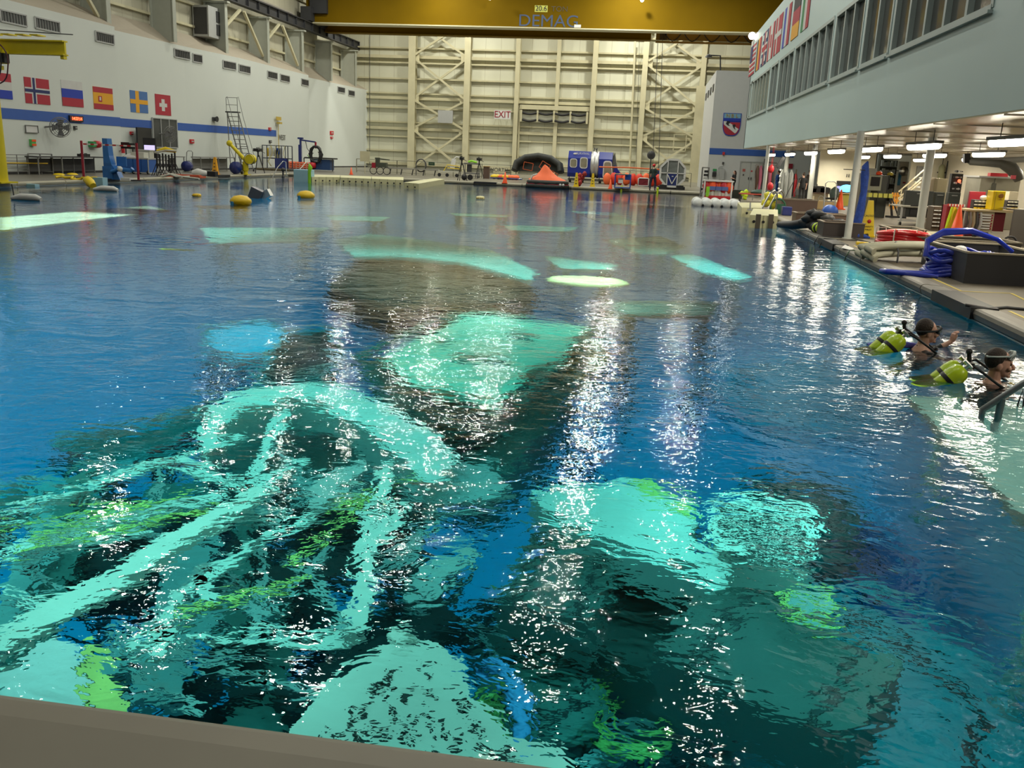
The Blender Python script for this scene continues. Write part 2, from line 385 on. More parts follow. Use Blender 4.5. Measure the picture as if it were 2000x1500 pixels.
# ---------------- far wall ----------------
YF = 100.0
farm = panelled('far_siding', (.66, .66, .52), (.48, .46, .34), 1.65, 0, 'X', gap=.045)
b = B(); b.quad((-34, YF, -.3), (14, YF, -.3), (14, YF, 20), (-34, YF, 20)); S(b.o('wall_far', farm))
cs = mat('cream_steel_far', (.60, .56, .37), .5, vary=.1, vs_=1.5)
b = B()
for z in (1.9, 3.4, 4.9, 6.4, 7.9, 9.4, 11.0, 12.5, 14):
    if z < 7: b.box((-22.4+.4, YF-.2, z), (18.3, .28, .16)); b.box((1.8+1.2, YF-.2, z), (17, .28, .16)); b.box((-9.3, YF-.12, z), (7.8, .12, .13))
    else: b.box((-10, YF-.2, z), (44, .28, .16))
for z in (.55, 4.25, 7.4, 11.6): b.box((-10, YF-.28, z), (44, .35, .3))
S(b.o('trim_9', cs))
fc = [(805, .75), (912, .65), (1009, .45), (1158, .5), (1255, .55), (1368, .5)]
FX = [V(px, 200, YF-.7).x for px, _ in fc]
for k, ((px, w_), x) in enumerate(zip(fc, FX)):
    b = B(); b.box((x, YF-1.0, 8), (w_, .08, 17)); b.box((x, YF-.6, 8), (.1, .8, 17)); b.box((x, YF-.25, 8), (w_, .08, 17)); S(b.o('trim_%d' % (40+k), cs))
b = B(); x = V(1087, 200, YF-.6).x; b.box((x, YF-.45, 8), (.38, .4, 17)); S(b.o('trim_10', cs))
b = B()
for x0, x1 in ((FX[0], FX[1]), (FX[4], FX[5])):
    for z0, z1 in ((11.4, 7.5), (7.2, 4.4), (4.1, .3)):
        b.bar((x0+.3, YF-.9, z0), (x1-.3, YF-.9, z1), .2); b.bar((x1-.3, YF-.75, z0), (x0+.3, YF-.75, z1), .2)
    b.bar((x0+.3, YF-.9, 11.8), (x1-.3, YF-.9, 15.2), .2); b.bar((x1-.3, YF-.75, 11.8), (x0+.3, YF-.75, 15.2), .2)
    for z in (11.6, 7.4, 4.25):
        for x, s_ in ((x0+.45, 1), (x1-.45, -1)): b.box((x, YF-.8, z), (.6, .06, .7))
S(b.o('trim_11', cs))
# hangar door frame with rolled swags
dr = T('hangar_door', 'tall cream hangar door between two columns, with dark gathered seals across its head', 'door', (FX[2]+4, YF-.5, 0))
b = B(); xa, xb = FX[2]+.35, FX[3]-.3
b.box(((xa+xb)/2, YF-.5, 6.9), (xb-xa, .5, .45)); b.box((xa, YF-.5, 3.4), (.16, .3, 6.8)); b.box((xb, YF-.5, 3.4), (.16, .3, 6.8)); b.box(((xa+xb)/2, YF-.5, 1.05), (xb-xa, .3, .3)); b.o('frame', cs, dr)
for k in range(4):
    x0 = xa+.35+(xb-xa-.5)*k/4; x1 = x0+(xb-xa-.5)/4-.22
    for dz in (0, .72):
        b = B(); b.tube([(x0+(x1-x0)*t/8, YF-.85, 6.35-dz-.16*sin(pi*t/8)) for t in range(9)], .11, 8); b.o('door_seal', black, dr)
b = B()
for k in range(5): b.box((xa+.2+(xb-xa-.4)*k/4, YF-.8, 6.0), (.2, .16, 1.2))
b.o('bracket', cs, dr)
b = B(); b.box(((xa+xb)/2, YF-.3, 5.95), (xb-xa-.3, .1, 1.1)); b.o('curtain', mat('translucent_curtain', (.5, .5, .40), .5), dr)

def sign(px0, py0, px1, py1, Y, label, txt, tcol, board, name='sign', size=None, post=False, sx=1):
    a = V(px0, py1, Y); c = V(px1, py0, Y); m = (a+c)/2
    r = T(name, label, 'sign', m); b = B(); b.box(m, (abs(c.x-a.x), .06, abs(c.z-a.z))); b.o('board', board, r)
    text('lettering', txt, size or abs(c.z-a.z)*.95, FR(m+Vector((0, -.045, 0))), tcol, r, sx=sx); return r
sign(965, 216, 998, 232, YF-1.3, 'white sign reading EXIT in red hung on the far cream wall', 'EXIT', crimson, white, 'exit_sign', .95, sx=.9)
es_ = bpy.data.objects['exit_sign']; q_ = V(981, 224, YF-1.3); b = B()
for dx_ in (-.6, .6): b.bar((q_.x+dx_, YF-1.27, q_.z+.2), (q_.x+dx_, YF-.05, q_.z+.2), .06)
b.o('bracket', grey, es_)
sign(963, 327, 987, 337, YF-.9, 'pale board lettered NORTH low on the far wall behind the fence', 'NORTH', dark, cs, 'direction_sign', .55)
sign(837, 317, 849, 323, 75.8, 'small dark green notice board hanging on the far fence', '= = =', cs, mat('dark_green', (.02, .06, .03)), 'notice_board', .12)
# pipe runs on the far wall
for i, (x0, x1, r_) in enumerate(((1237, 1230, .1), (722, 722, .03), (1281, 1275, .03), (1245, 1243, .02), (1290, 1287, .03))):
    b = B(); p = V(x0, 130, YF-1.2); q = V(x1, 330, YF-1.2); b.cyl((p.x, p.y, 14), (q.x, q.y, .2), r_, n=8)
    tag(b.o('wall_pipe', cs if i in (0,) else dark), ('cream upright pipe beside the far column over the red helmet person', 'thin dark cable down the far wall next to the left corner', 'thin dark conduit behind the round fan', 'hair thin wire down the far wall left of the cream pipe column', 'thin dark conduit just right of the fan conduit')[i], 'pipe')
# pale patch and small boxes on the far wall
b = B(); c = V(870, 228, YF-.95); b.box(c, (1.6, .2, 1.3)); tag(b.o('wall_fan_box', lgrey), 'pale square fan box in the left cross bracing of the far wall', 'fan box')
# ladder tower on the right of the far wall
r = T('ladder_tower', 'cream ladder cage tower standing against the far wall right of the bracing', 'ladder', V(1372, 340, 96))
b = B(); xx = V(1364, 200, 96).x
b.box((xx+.25, 96, 4.6), (1.1, .1, 9.4)); b.o('panel', cs, r)
b = B()
for k in range(13): b.bar((xx+.8, 95.6, .8+.7*k), (xx+1.7, 95.6, .8+.7*k), .05)
b.bar((xx+.8, 95.6, 0), (xx+.8, 95.6, 9.4), .07); b.bar((xx+1.7, 95.6, 0), (xx+1.7, 95.6, 9.4), .07)
for s_ in (0, 1.6):
    b.bar((xx-2.1, 95.6, 3.0+s_), (xx-.9, 95.6, 3.0+s_), .08); b.bar((xx-2.1+.75*s_, 95.6, 3.0), (xx-2.1+.75*s_, 95.6, 4.6), .08)
b.o('rungs', cs, r)

# ---------------- overhead crane ----------------
cr_ = T('overhead_crane', 'amber yellow overhead travelling crane bridge spanning the hall, lettered 20.6 TON', 'crane', (-10, 87, 13))
b = B()
b.box((-9, 86, 15.1), (47, .12, 4.15)); b.box((-9, 87.0, 15.1), (47, .12, 4.15)); b.box((-9, 86.5, 17.2), (47, 1.5, .08)); b.o('front_girder', amber, cr_)
b = B(); b.box((-9, 86.45, 13.0), (47, 1.5, .1)); b.o('bottom_flange', cream, cr_)
b = B(); xr = V(1270, 80, 90).x
b.box(((-32+xr)/2, 89.5, 14.2), (xr+32, .1, 3.0)); b.box(((-32+xr)/2, 90.4, 14.2), (xr+32, .1, 3.0)); b.box(((-32+xr)/2, 89.95, 12.68), (xr+32, 1.2, .08)); b.box((xr, 89.95, 14.2), (.1, .9, 3)); b.o('rear_girder', amber, cr_)
b = B(); b.box((xr+7, 89.2, 13.6), (13, .2, 1.9)); b.box((xr+7, 89.0, 12.45), (13, .25, .16)); b.o('festoon_beam', mat('amber_shade', (.26, .15, .02), .6), cr_)
b = B()
for k in range(7):
    x0 = xr+1.2+k*1.75; b.tube([(x0+1.6*t/6, 88.9, 13.3-.75*sin(pi*t/6)) for t in range(7)], .05, 6)
for k in range(5): b.tube([(xr+.9+.13*k, 88.8, 13.5), (xr+.9+.13*k, 88.8, 12.6)], .04, 5)
b.o('festoon_cable', black, cr_)
b = B(); b.box((-32.2, 88, 13.7), (1.0, 6, 1.2)); b.box((-31.2, 86, 14.6), (1.6, 1, 1.6)); b.o('end_carriage', charc, cr_)
p0 = V(1071, 42, 85.92); text('lettering', 'DEMAG', 1.42, FR(p0), mat('slate_blue_ink', (.07, .10, .18), .5), cr_, sx=1.12)['label'] = 'slate blue maker lettering'
tp = V(1057, 17, 85.93); b = B(); b.box(tp, (1.15, .02, .55)); b.o('number_plate', mat('lemon_plate', (.7, .72, .12), .5), cr_)
text('lettering', '20.6', .62, FR(tp+Vector((0, -.03, 0))), black, cr_)
text('lettering', 'TON', .62, FR(V(1093, 18, 85.92)), mat('brown_ink', (.12, .09, .04)), cr_, sx=1.1)
b = B(); q = V(1128, 51, 85.9); b.box(q, (.6, .03, .25)); b.o('maker_plate', white, cr_)
b = B()
for px, py in ((957, 0), (1254, 4)): q = V(px, py-4, 84.6); b.ball(q, .16)
b.o('lamp', mat('lamp_glow', (1, 1, 1), vary=0, emit=(1, .98, .85), es=30), cr_)
# trolley
b = B(); b.box((-1.6, 88, 17.9), (5.5, 3.5, 1.3)); b.box((-3.5, 87, 17.7), (1.2, 1.5, .9)); b.o('trolley', charc, cr_)

# ---------------- ceiling, other walls ----------------
b = B(); b.box((-4, 47, 19.6), (60, 108, .2)); S(b.o('ceiling', panelled('roof_deck', (.20, .18, .13), (.08, .07, .05), 3, 0, 'X', gap=.2)))
b = B()
for k in range(12): b.box((-4, 4+8.2*k, 18.9), (60, .25, .9))
S(b.o('trim_12', mat('roof_beam', (.16, .14, .09), .6)))
b = B(); b.quad((-34, -6, -.3), (26, -6, -.3), (26, -6, 20), (-34, -6, 20)); S(b.o('wall_south', mat('south_wall', (.30, .31, .30), .6)))
b = B(); b.quad((-34, -6, -.3), (-34, 22, -.3), (-34, 22, 20), (-34, -6, 20)); S(b.o('wall_left_near', wallm))
b = B(); b.quad((16.5, -6, 0), (16.5, 101, 0), (16.5, 101, 3.4), (16.5, -6, 3.4)); S(b.o('wall_right', mat('warm_wall', (.62, .57, .45), .6)))

# ---------------- control-room building on columns ----------------
XB = 5.75; YB0, YB1 = 2.6, 62.0; ZB, ZTOP = 2.94, 9.75
bm_ = mat('pale_blue_cladding', (.50, .645, .65), .5, vary=.03, vs_=.4)
wins = [(1451, 1459, 205, 182), (1461, 1498, 0, 0), (1498, 1514, 0, 0), (1514, 1543, 0, 0), (1543, 1618, 0, 0), (1620, 1677, 0, 0), (1680, 1735, 0, 0), (1738, 2075, 0, 0), (2110, 2700, 0, 0)]
WZ0, WZ1 = 4.78, 6.85
spans = []
for (x0, x1, _, __) in wins[1:]:
    # mullion spans measured on the sill line of the facade
    def yat(px):
        py = 231-.453*(px-1460); return PX(px, py, XB).y
    ya, yb = yat(x0+1.5), (yat(min(x1, 1740)-1.5) if x1 < 2000 else None)
    if x0 == 1738: yb = 18.3
    if x0 > 2000: ya, yb = 16.8, 6
    spans.append((yb, ya))
spans.append((59.9, 61.3))
spans.sort()
b = B()
def wallq(y0, y1, z0, z1): b.b2((XB, y0, z0), (XB+.3, y1, z1))
wallq(YB0, YB1, ZB, WZ0); wallq(YB0, YB1, WZ1, ZTOP)
prev = YB0
for (ya, yb) in spans: wallq(prev, ya, WZ0, WZ1); prev = yb
wallq(prev, YB1, WZ0, WZ1)
b.b2((XB, YB1-.3, ZB), (18, YB1, ZTOP)); b.b2((XB, YB0, ZB), (18, YB0+.3, ZTOP)); b.b2((XB+.3, YB0, ZTOP-.15), (18, YB1, ZTOP))
S(b.o('wall_building', bm_))
soff = mat('soffit_metal', (.50, .45, .34), .30, .5, vary=.08, vs_=.6)
b = B(); b.b2((XB+.01, YB0, ZB-.03), (18, YB1, ZB+.02))
for k in range(15): b.box((12, 5+4*k, ZB-.04), (12.4, .06, .03))
S(b.o('ceiling_mezzanine', soff))
inm = mat('room_interior', (.16, .15, .11), .8); b = B(); b.b2((XB+3.2, YB0+.4, ZB+.1), (XB+3.3, YB1-.4, ZTOP-.2)); S(b.o('wall_interior', inm))
framem = mat('window_frame_grey', (.40, .47, .46), .5)
nm = [6, 5, 5, 4, 7, 3, 3, 2, 1]
for i, (ya, yb) in enumerate(spans):
    L = yb-ya; n = max(1, round(L/1.55)) if L > 2 else 1
    b = B()
    for z in (WZ0, WZ1): b.b2((XB-.03, ya, z-.06), (XB+.12, yb, z+.06))
    b.b2((XB-.09, ya-.05, WZ0-.1), (XB+.02, yb+.05, WZ0-.04))
    for k in range(n+1):
        y = ya+L*k/n; wd = .07; b.b2((XB-.02, y-wd, WZ0), (XB+.16, y+wd, WZ1))
    fr = S(b.o('window_%d' % (i+1), framem))
    for k in range(n):
        b2_ = B(); b2_.b2((XB+.10, ya+L*k/n+.06, WZ0+.05), (XB+.12, ya+L*(k+1)/n-.06, WZ1-.05)); b2_.o('pane', mat('blind_glass', (.40, .36, .22), .2, vary=.2, vs_=2) if i == len(spans)-2 or i == len(spans)-1 else glass, fr)
# parapet lamp
b = B(); q = PX(1469, 70, XB-.15); b.ball(q, .22); tag(b.o('flood_lamp', MATS['lamp_glow']), 'small glowing floodlight on the far top corner of the pale blue building', 'lamp')
# columns under it
COLP = [(5.95, 28.0, .17), (5.95, 48.6, .15), (5.95, 14.2, .17), (7.76, 27.9, .2), (7.3, 43.6, .17)]
def colbase(px, py, r):
    p = D(px, py); return (p.x, p.y, r)
COLS = [(1660-5, 466, .098), (1793, 465, .118), (1578, 412, .11), (1529, 389, .12), (1489, 398, .09), (1886, 399, .14), (1774, 396, .12), (1706, 392, .11), (1984, 400, .13)]
for i, (px, py, r) in enumerate(COLS):
    p = D(px, py); b = B(); b.cyl((p.x, p.y, 0), (p.x, p.y, ZB), r, n=24); b.cyl((p.x, p.y, 0), (p.x, p.y, .03), r+.07, n=24)
    lab = ['white round steel column with blue netting tied to it', 'white round steel column nearest the camera, behind the coiled hoses', 'white round column behind the blue cart and beside the wooden box', 'white round column beside the person in blue overalls', 'farthest white round column, hung with straps at the building corner',
           'white round column behind the red tool cabinet', 'cream round column in front of the staircase', 'slim white column at the back by the storage cage', 'white round column at the right edge of the photo by the metal cabinets'][i]
    tag(b.o('support_column', mat('column_white', (.62, .64, .60), .4)), lab, 'column', 'columns under the building')
# fluorescent lamps hung under the soffit
tube_m = mat('fluorescent_glow', (1, 1, 1), vary=0, emit=(1.0, .93, .78), es=18)
FL = [(6.75, 19, 1), (6.65, 24.7, 1), (6.7, 30.6, 1), (6.75, 36.4, 1), (6.9, 43, 1), (7.0, 50, 1), (6.8, 13, 1), (6.8, 56, 1), (10.3, 25.3, 1), (10.35, 31.2, 1), (10.4, 37, 1), (10.4, 43.2, 1), (10.5, 49.5, 1), (6.8, 7.5, 1),
      (14, 28, 1), (14, 36, 1), (14, 44, 1), (14, 52, 1)]
fl0 = None
for i, (x, y, _) in enumerate(FL):
    where = ['nearest one in full view', 'second of the row by the pool', 'third by the pool, behind a column', 'fourth of the row by the pool', 'fifth of the row by the pool', 'sixth and farthest seen by the pool', 'first of the pool row', 'last of the row at the far corner', 'nearest of the inner row at the right edge', 'second of the inner row, above the red cabinet', 'third of the inner row, over the dark boxes', 'fourth of the inner row', 'fifth of the inner row, over the television', 'above the handrail, right of the frame',
             'nearest of the back row', 'second of the back row', 'third of the back row', 'fourth of the back row'][i]
    lab = 'glowing fluorescent lamp under the soffit, '+where
    if fl0 is None:
        fl0 = T('fluorescent_lamp', lab, 'lamp', (0, 0, 0), 'fluorescent lamps under the soffit')
        b = B(); b.box((0, 0, .045), (.2, 2.6, .07)); b.o('housing', grey, fl0)
        b = B(); b.lathe([(.0, -1.27), (.07, -1.25), (.09, -1.2), (.09, 1.2), (.07, 1.25), (0, 1.27)], (0, 0, -.03), 12, axis='Y'); b.o('diffuser', tube_m, fl0)
        for y_ in (-.8, .8): b = B(); b.cyl((0, y_, .06), (0, y_, .36), .01, n=5); b.o('hanger', dark, fl0)
        fl0.location = (x, y, 2.57)
    else: dup(fl0, (x, y, 2.57), lab)
    area('soffit_light', (x, y, 2.46), .14, 2.4, 135, (1, .90, .70), 'RECTANGLE')

# ---------------- flags ----------------
fR = mat('flag_red', (.42, .025, .045), .7); fB = mat('flag_blue', (.02, .05, .42), .7); fN = mat('flag_navy', (.02, .03, .13), .7); fW = mat('flag_white', (.62, .62, .6), .7)
fY = mat('flag_yellow', (.78, .38, .02), .7); fS = mat('flag_sky', (.07, .17, .42), .7); fK = mat('flag_black', (.015, .015, .015), .7); fG = mat('flag_green', (.02, .22, .06), .7)
FM = [fR, fB, fN, fW, fY, fS, fK, fG]; IX = dict(R=0, B=1, N=2, W=3, Y=4, S=5, K=6, G=7)
def flag(a, c, zt, zb, rects, label):
    """a, c: left and right ends on the wall; rects: (u0, v0, u1, v1, colour), v from the top, later ones a little proud"""
    a = Vector(a); c = Vector(c); m = (a+c)/2; m.z = (zt+zb)/2; b = B(); L = c-a; L.z = 0
    nrm = Vector((L.y, -L.x, 0)).normalized()
    def P(u, v, o_): p = a+L*u; return Vector((p.x, p.y, zt+(zb-zt)*v))+nrm*o_
    for i, (u0, v0, u1, v1, k) in enumerate(rects):
        o_ = .02+.004*i; b.m(IX[k]); b.prism([P(u0, v0, o_), P(u1, v0, o_), P(u1, v1, o_), P(u0, v1, o_)], -nrm*(.004 if i else .02))
    o = b.o('flag', FM); return tag(o, label, 'flag', 'national flags on the walls')
def lflag(x0, y0, x1, y1, rects, label):     # px rect: left edge centre and right edge centre
    a = LW(x0, y0, 0); c = LW(x1, y1, 0); flag((a.x, a.y, 0), (c.x, c.y, 0), 4.92, 3.42 if False else 3.0, rects, label)
def lf(x0, x1, yt, yb, rects, label):
    xm = (x0+x1)/2; a = LW(x0, (yt+yb)/2, 0); c = LW(x1, (yt+yb)/2, 0); zt = LW(xm, yt, 0).z; zb = LW(xm, yb, 0).z
    flag((a.x, a.y, 0), (c.x, c.y, 0), zt, zb, rects, label)
cross = lambda bg, c1, c2: [(0, 0, 1, 1, bg), (.27, 0, .46, 1, c1), (0, .38, 1, .62, c1)]+([(.32, 0, .41, 1, c2), (0, .44, 1, .56, c2)] if c2 else [])
lf(-24, 22, 142, 192, [(0, 0, 1, .34, 'R'), (0, .33, 1, .67, 'W'), (0, .66, 1, 1, 'B')], 'red white and blue striped flag partly hidden by the yellow crane post')
lf(48, 96, 153, 203, cross('R', 'W', 'N'), 'red flag with a navy and white cross on the left wall')
lf(120, 161, 158, 208, [(0, 0, 1, .34, 'W'), (0, .33, 1, .68, 'B'), (0, .67, 1, 1, 'R')], 'white, blue and red striped flag on the left wall')
lf(182, 220, 171, 214, [(0, 0, 1, 1, 'Y'), (0, 0, 1, .25, 'R'), (0, .75, 1, 1, 'R'), (.24, .4, .42, .66, 'R'), (.29, .44, .37, .6, 'W')], 'red and yellow banded flag with a small crest on the left wall')
lf(254, 288, 178, 220, [(0, 0, 1, 1, 'S'), (.3, 0, .5, 1, 'Y'), (0, .4, 1, .6, 'Y')], 'light blue flag with a yellow cross on the left wall')
lf(303, 333, 185, 225, [(0, 0, 1, 1, 'R'), (.4, .22, .6, .8, 'W'), (.25, .42, .75, .6, 'W')], 'red flag with a white cross, rightmost on the left wall')
# flags on the building, far to near (u runs away from the camera to it, i.e. from left to right in the photo)
def bflag(x0, x1, rects, label):
    ya = PX(x0, 120-(x0-1466)*.95, XB).y; yb = PX(x1, 120-(x1-1466)*.95, XB).y
    flag((XB, yb, 0), (XB, ya, 0), 0, 0, [], label) if False else None
    b = B(); zt, zb = 9.15, 7.35
    for i, (u0, v0, u1, v1, k) in enumerate(rects):
        y0 = ya+(yb-ya)*u0; y1 = ya+(yb-ya)*u1; z0 = zt+(zb-zt)*v0; z1 = zt+(zb-zt)*v1; x = XB-.02-.004*i
        b.m(IX[k]); b.b2((x, y0, z0), (x+.015, y1, z1))
    tag(b.o('flag', FM), label, 'flag', 'national flags on the walls')
bflag(1466, 1476, [(0, 0, 1, 1, 'W')]+[(0, k/13, 1, (k+1)/13, 'R') for k in range(0, 13, 2)]+[(0, 0, .42, .54, 'N')], 'red and white striped flag with a navy corner, farthest on the building')
bflag(1478, 1486, [(0, 0, .34, 1, 'K'), (.33, 0, .67, 1, 'Y'), (.66, 0, 1, 1, 'R')], 'black, yellow and red upright striped flag on the building')
bflag(1489, 1499, [(0, 0, 1, 1, 'N'), (.38, 0, .62, 1, 'W'), (0, .36, 1, .64, 'W'), (.43, 0, .57, 1, 'R'), (0, .43, 1, .57, 'R'), (.05, .08, .3, .25, 'W'), (.7, .08, .95, .25, 'W'), (.05, .75, .3, .92, 'W'), (.7, .75, .95, .92, 'W')], 'navy flag with red and white crosses on the building')
bflag(1501, 1512, [(0, 0, 1, 1, 'W'), (0, 0, .25, 1, 'R'), (.75, 0, 1, 1, 'R'), (.4, .3, .6, .65, 'R')], 'red and white flag with a small red leaf on the building')
bflag(1514, 1527, [(0, 0, 1, 1, 'R'), (.3, 0, .45, 1, 'W'), (0, .42, 1, .56, 'W')], 'red flag with a white cross on the building')
bflag(1531, 1544, [(0, 0, .34, 1, 'B'), (.33, 0, .67, 1, 'W'), (.66, 0, 1, 1, 'R')], 'blue, white and red upright striped flag on the building')
bflag(1549, 1563, [(0, 0, 1, .34, 'K'), (0, .33, 1, .67, 'R'), (0, .66, 1, 1, 'Y')], 'black, red and gold level striped flag on the building')
bflag(1568, 1583, [(0, 0, .34, 1, 'G'), (.33, 0, .67, 1, 'W'), (.66, 0, 1, 1, 'R')], 'green, white and red upright striped flag, nearest on the building')

# ---------------- far right block with the shield ----------------
YS = 68.0
xl = V(1385, 300, YS).x
b = B(); b.b2((xl, YS, 0), (14.5, YS+13, 8.2)); S(b.o('wall_shield_block', mat('block_white', (.60, .61, .60), .6, vary=.03)))
b = B(); b.b2((xl+.0, YS-.02, 2.55), (V(1550, 310, YS).x, YS-.001, 2.98)); S(b.o('trim_13', sblue))
for i in range(4):
    b = B(); b.b2((xl-.05, YS+1.2+3*i, 6.9), (xl-.001, YS+2.4+3*i, 7.4)); tag(b.o('wall_vent', dark), 'dark air vent on the receding side of the shield wall, '+('nearest the corner', 'second from the corner', 'third from the corner', 'farthest from the corner')[i], 'vent', 'air vents on the side of the shield wall')
b = B(); b.b2((xl+3, YS+1.5, 8.2), (xl+9, YS+9, 11.2)); tag(b.o('roof_air_duct', lgrey), 'pale grey ribbed duct box on the roof of the shield wall block', 'duct')
b = B(); b.tube([V(1407, 141, YS+2), V(1407, 109, YS+2), V(1384, 108, YS+2)], .06, 6); b.lathe([(.28, 0), (.1, .2), (0, .22)], V(1384, 112, YS+2), 10); tag(b.o('roof_lamp', dark), 'dark gooseneck lamp on the roof edge of the shield wall block', 'lamp')
# the shield
sh = T('shield_emblem', 'large shield emblem with a diagonal white band and two divers on the white wall', 'emblem', V(1429, 243, YS-.03))
c0 = V(1429, 243, YS-.06); W2 = .62; 
def shp(w_, zt, zb):
    pts = [(-w_, zt), (w_, zt)]; 
    for k in range(1, 12): t = k/12; pts.append((w_*cos(t*pi/2)**.6 if t < 1 else 0, zt*.1+(zb-zt*.1)*sin(t*pi/2)))
    pts.append((0, zb)); 
    for k in range(11, 0, -1): t = k/12; pts.append((-w_*cos(t*pi/2)**.6, zt*.1+(zb-zt*.1)*sin(t*pi/2)))
    return [(c0.x+x, c0.y, c0.z+z) for x, z in pts]
b = B(); b.prism(shp(.62, .76, -.78), (0, .04, 0)); b.o('border', fB, sh)
b = B(M=Matrix.Translation((0, -.015, 0))); b.prism(shp(.57, .15, -.72), (0, .02, 0)); b.o('field', fR, sh)
def rp(name, pts, m_, dy=-.05): b = B(); b.prism([(c0.x+x, c0.y+dy, c0.z+z) for x, z in pts], (0, .02, 0)); b.o(name, m_, sh)
rp('sky_band', [(-.57, .72), (.57, .72), (.57, .42), (-.57, .42)], mat('sky_band', (.2, .42, .6)), -.03); rp('lower_band', [(-.6, .42), (.6, .42), (.6, .22), (-.6, .22)], fB, -.03)
rp('diagonal_band', [(-.57, .2), (-.3, .2), (.5, -.3), (.38, -.52), (.28, -.6), (-.54, -.02)], white, -.035)
rp('diver_figure', [(-.35, .2), (-.2, .22), (-.12, .12), (-.22, 0), (-.12, -.1), (-.26, -.08), (-.4, .02)], black, -.05); rp('diver_figure', [(.05, -.05), (.2, .02), (.28, -.05), (.22, -.2), (.3, -.36), (.18, -.28), (.1, -.15)], black, -.05)
for k in (-.3, 0, .3): text('lettering', 'NBL'[int(k/.3)+1], .34, FR((c0.x+k, c0.y-.06, c0.z+.57)), mat('gold_ink', (.5, .33, .05)), sh)

# ---------------- mock-ups under water ----------------
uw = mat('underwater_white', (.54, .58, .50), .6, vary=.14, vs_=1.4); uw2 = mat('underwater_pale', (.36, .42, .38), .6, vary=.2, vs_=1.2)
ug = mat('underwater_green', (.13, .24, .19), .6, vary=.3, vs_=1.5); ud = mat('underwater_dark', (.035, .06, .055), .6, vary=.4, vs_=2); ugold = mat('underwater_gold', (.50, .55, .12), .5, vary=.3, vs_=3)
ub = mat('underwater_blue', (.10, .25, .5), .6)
def up(pts, z): return [U(x, y, z) for x, y in pts]
def slab(b_, pts, z, th): return b_.prism([tuple(p) for p in up(pts, z)], (0, 0, -th))
def beam(b_, p, q, z, w_, h_=None, z2=None): a = U(*p, z); c = U(*q, z if z2 is None else z2); return b_.bar(a, c, w_, h_ or w_)

# big white perforated module by the near edge
r = T('perforated_module', 'big white perforated mock-up box under water by the near pool edge', 'mock-up', U(800, 1400, -3))
b = B(); slab(b, [(530, 1470), (600, 1385), (640, 1335), (700, 1290), (790, 1243), (850, 1262), (905, 1300), (925, 1350), (965, 1400), (1010, 1440), (1100, 1465), (1190, 1560), (560, 1600)], -2.5, .35); b.o('top_plate', uw, r)
b = B(); slab(b, [(600, 1400), (800, 1260), (900, 1320), (980, 1440), (900, 1560), (640, 1560)], -2.9, 2.2); b.o('body', uw2, r)
b = B(); random.seed(3)
for i in range(170):
    px, py = random.uniform(600, 1060), random.uniform(1270, 1495)
    if py < 1270+abs(px-800)*.95 or py > 1500: continue
    c = U(px, py, -2.49); b.box(c, (random.uniform(.012, .045), random.uniform(.02, .06), .02), rz=random.uniform(0, 3))
o = b.o('rivet_hole', ud, r); o['kind'] = 'stuff'
b = B(); a = U(780, 1235, -2.5); c = U(790, 1262, -2.5); b.cyl(a, c, .09); b.o('hitch', uw, r)
# side modules around it
r = T('storage_locker', 'pale cyan locker under water in the bottom left corner by the pool edge', 'mock-up', U(90, 1330, -2.5))
b = B(); slab(b, [(-40, 1350), (0, 1320), (60, 1275), (105, 1248), (140, 1262), (160, 1320), (190, 1420), (-40, 1420)], -2.3, .9); b.o('body', mat('underwater_cyan_box', (.42, .52, .50), .6, vary=.08), r)
b = B(); slab(b, [(150, 1265), (172, 1258), (235, 1350), (240, 1420), (200, 1420), (165, 1330)], -2.5, .5); b.o('side_rail', ugold, r)

# long truss
tr = T('truss_segment', 'long white lattice truss mock-up lying under water in the near left of the pool', 'mock-up', U(350, 1050, -3))
def tb(name, segs, z, w_, m_, z2=None):
    for s_ in segs: bb = B(); beam(bb, s_[0], s_[1], z, w_, w_*.6, z2); bb.o(name, m_, tr)
tb('main_beam', [((523, 955), (330, 1068)), ((330, 1068), (95, 1210)), ((95, 1210), (-20, 1275))], -2.6, .20, uw)
tb('cross_beam', [((520, 965), (345, 905)), ((-10, 1012), (200, 945)), ((200, 945), (470, 850)), ((20, 1070), (440, 965)), ((-10, 1090), (300, 1040)), ((600, 900), (480, 960)), ((555, 800), (520, 880)), ((520, 880), (480, 960)),
                  ((345, 1165), (480, 1075)), ((480, 1075), (700, 960)), ((345, 1165), (300, 1290)), ((350, 1250), (690, 1245)), ((410, 1010), (560, 1000)), ((390, 1120), (420, 1190)), ((0, 1160), (100, 1200)), ((240, 1270), (330, 1240))], -2.9, .11, uw)
tb('upright_beam', [((728, 1000), (705, 1190)), ((760, 905), (735, 985)), ((775, 990), (745, 1060)), ((700, 1190), (690, 1240))], -2.7, .14, uw)
tb('diagonal_strut', [((690, 1240), (610, 1130)), ((610, 1130), (560, 1080)), ((820, 1035), (700, 1170)), ((860, 1010), (780, 1110)), ((560, 1000), (640, 930)), ((540, 870), (620, 985)), ((60, 1110), (180, 990)), ((0, 1050), (150, 1180)), ((180, 1000), (330, 1065)), ((260, 1060), (330, 900)),
                      ((430, 1110), (560, 1230)), ((520, 1060), (500, 1230)), ((330, 1240), (470, 1130)), ((200, 1240), (520, 1330)), ((260, 1300), (400, 1400)), ((420, 1290), (650, 1370)), ((640, 1060), (560, 1180))], -3.3, .07, uw2)
b = B(); slab(b, [(604, 985), (618, 935), (650, 915), (712, 898), (702, 925), (680, 950), (635, 985)], -2.7, .06); b.o('panel', uw2, tr)
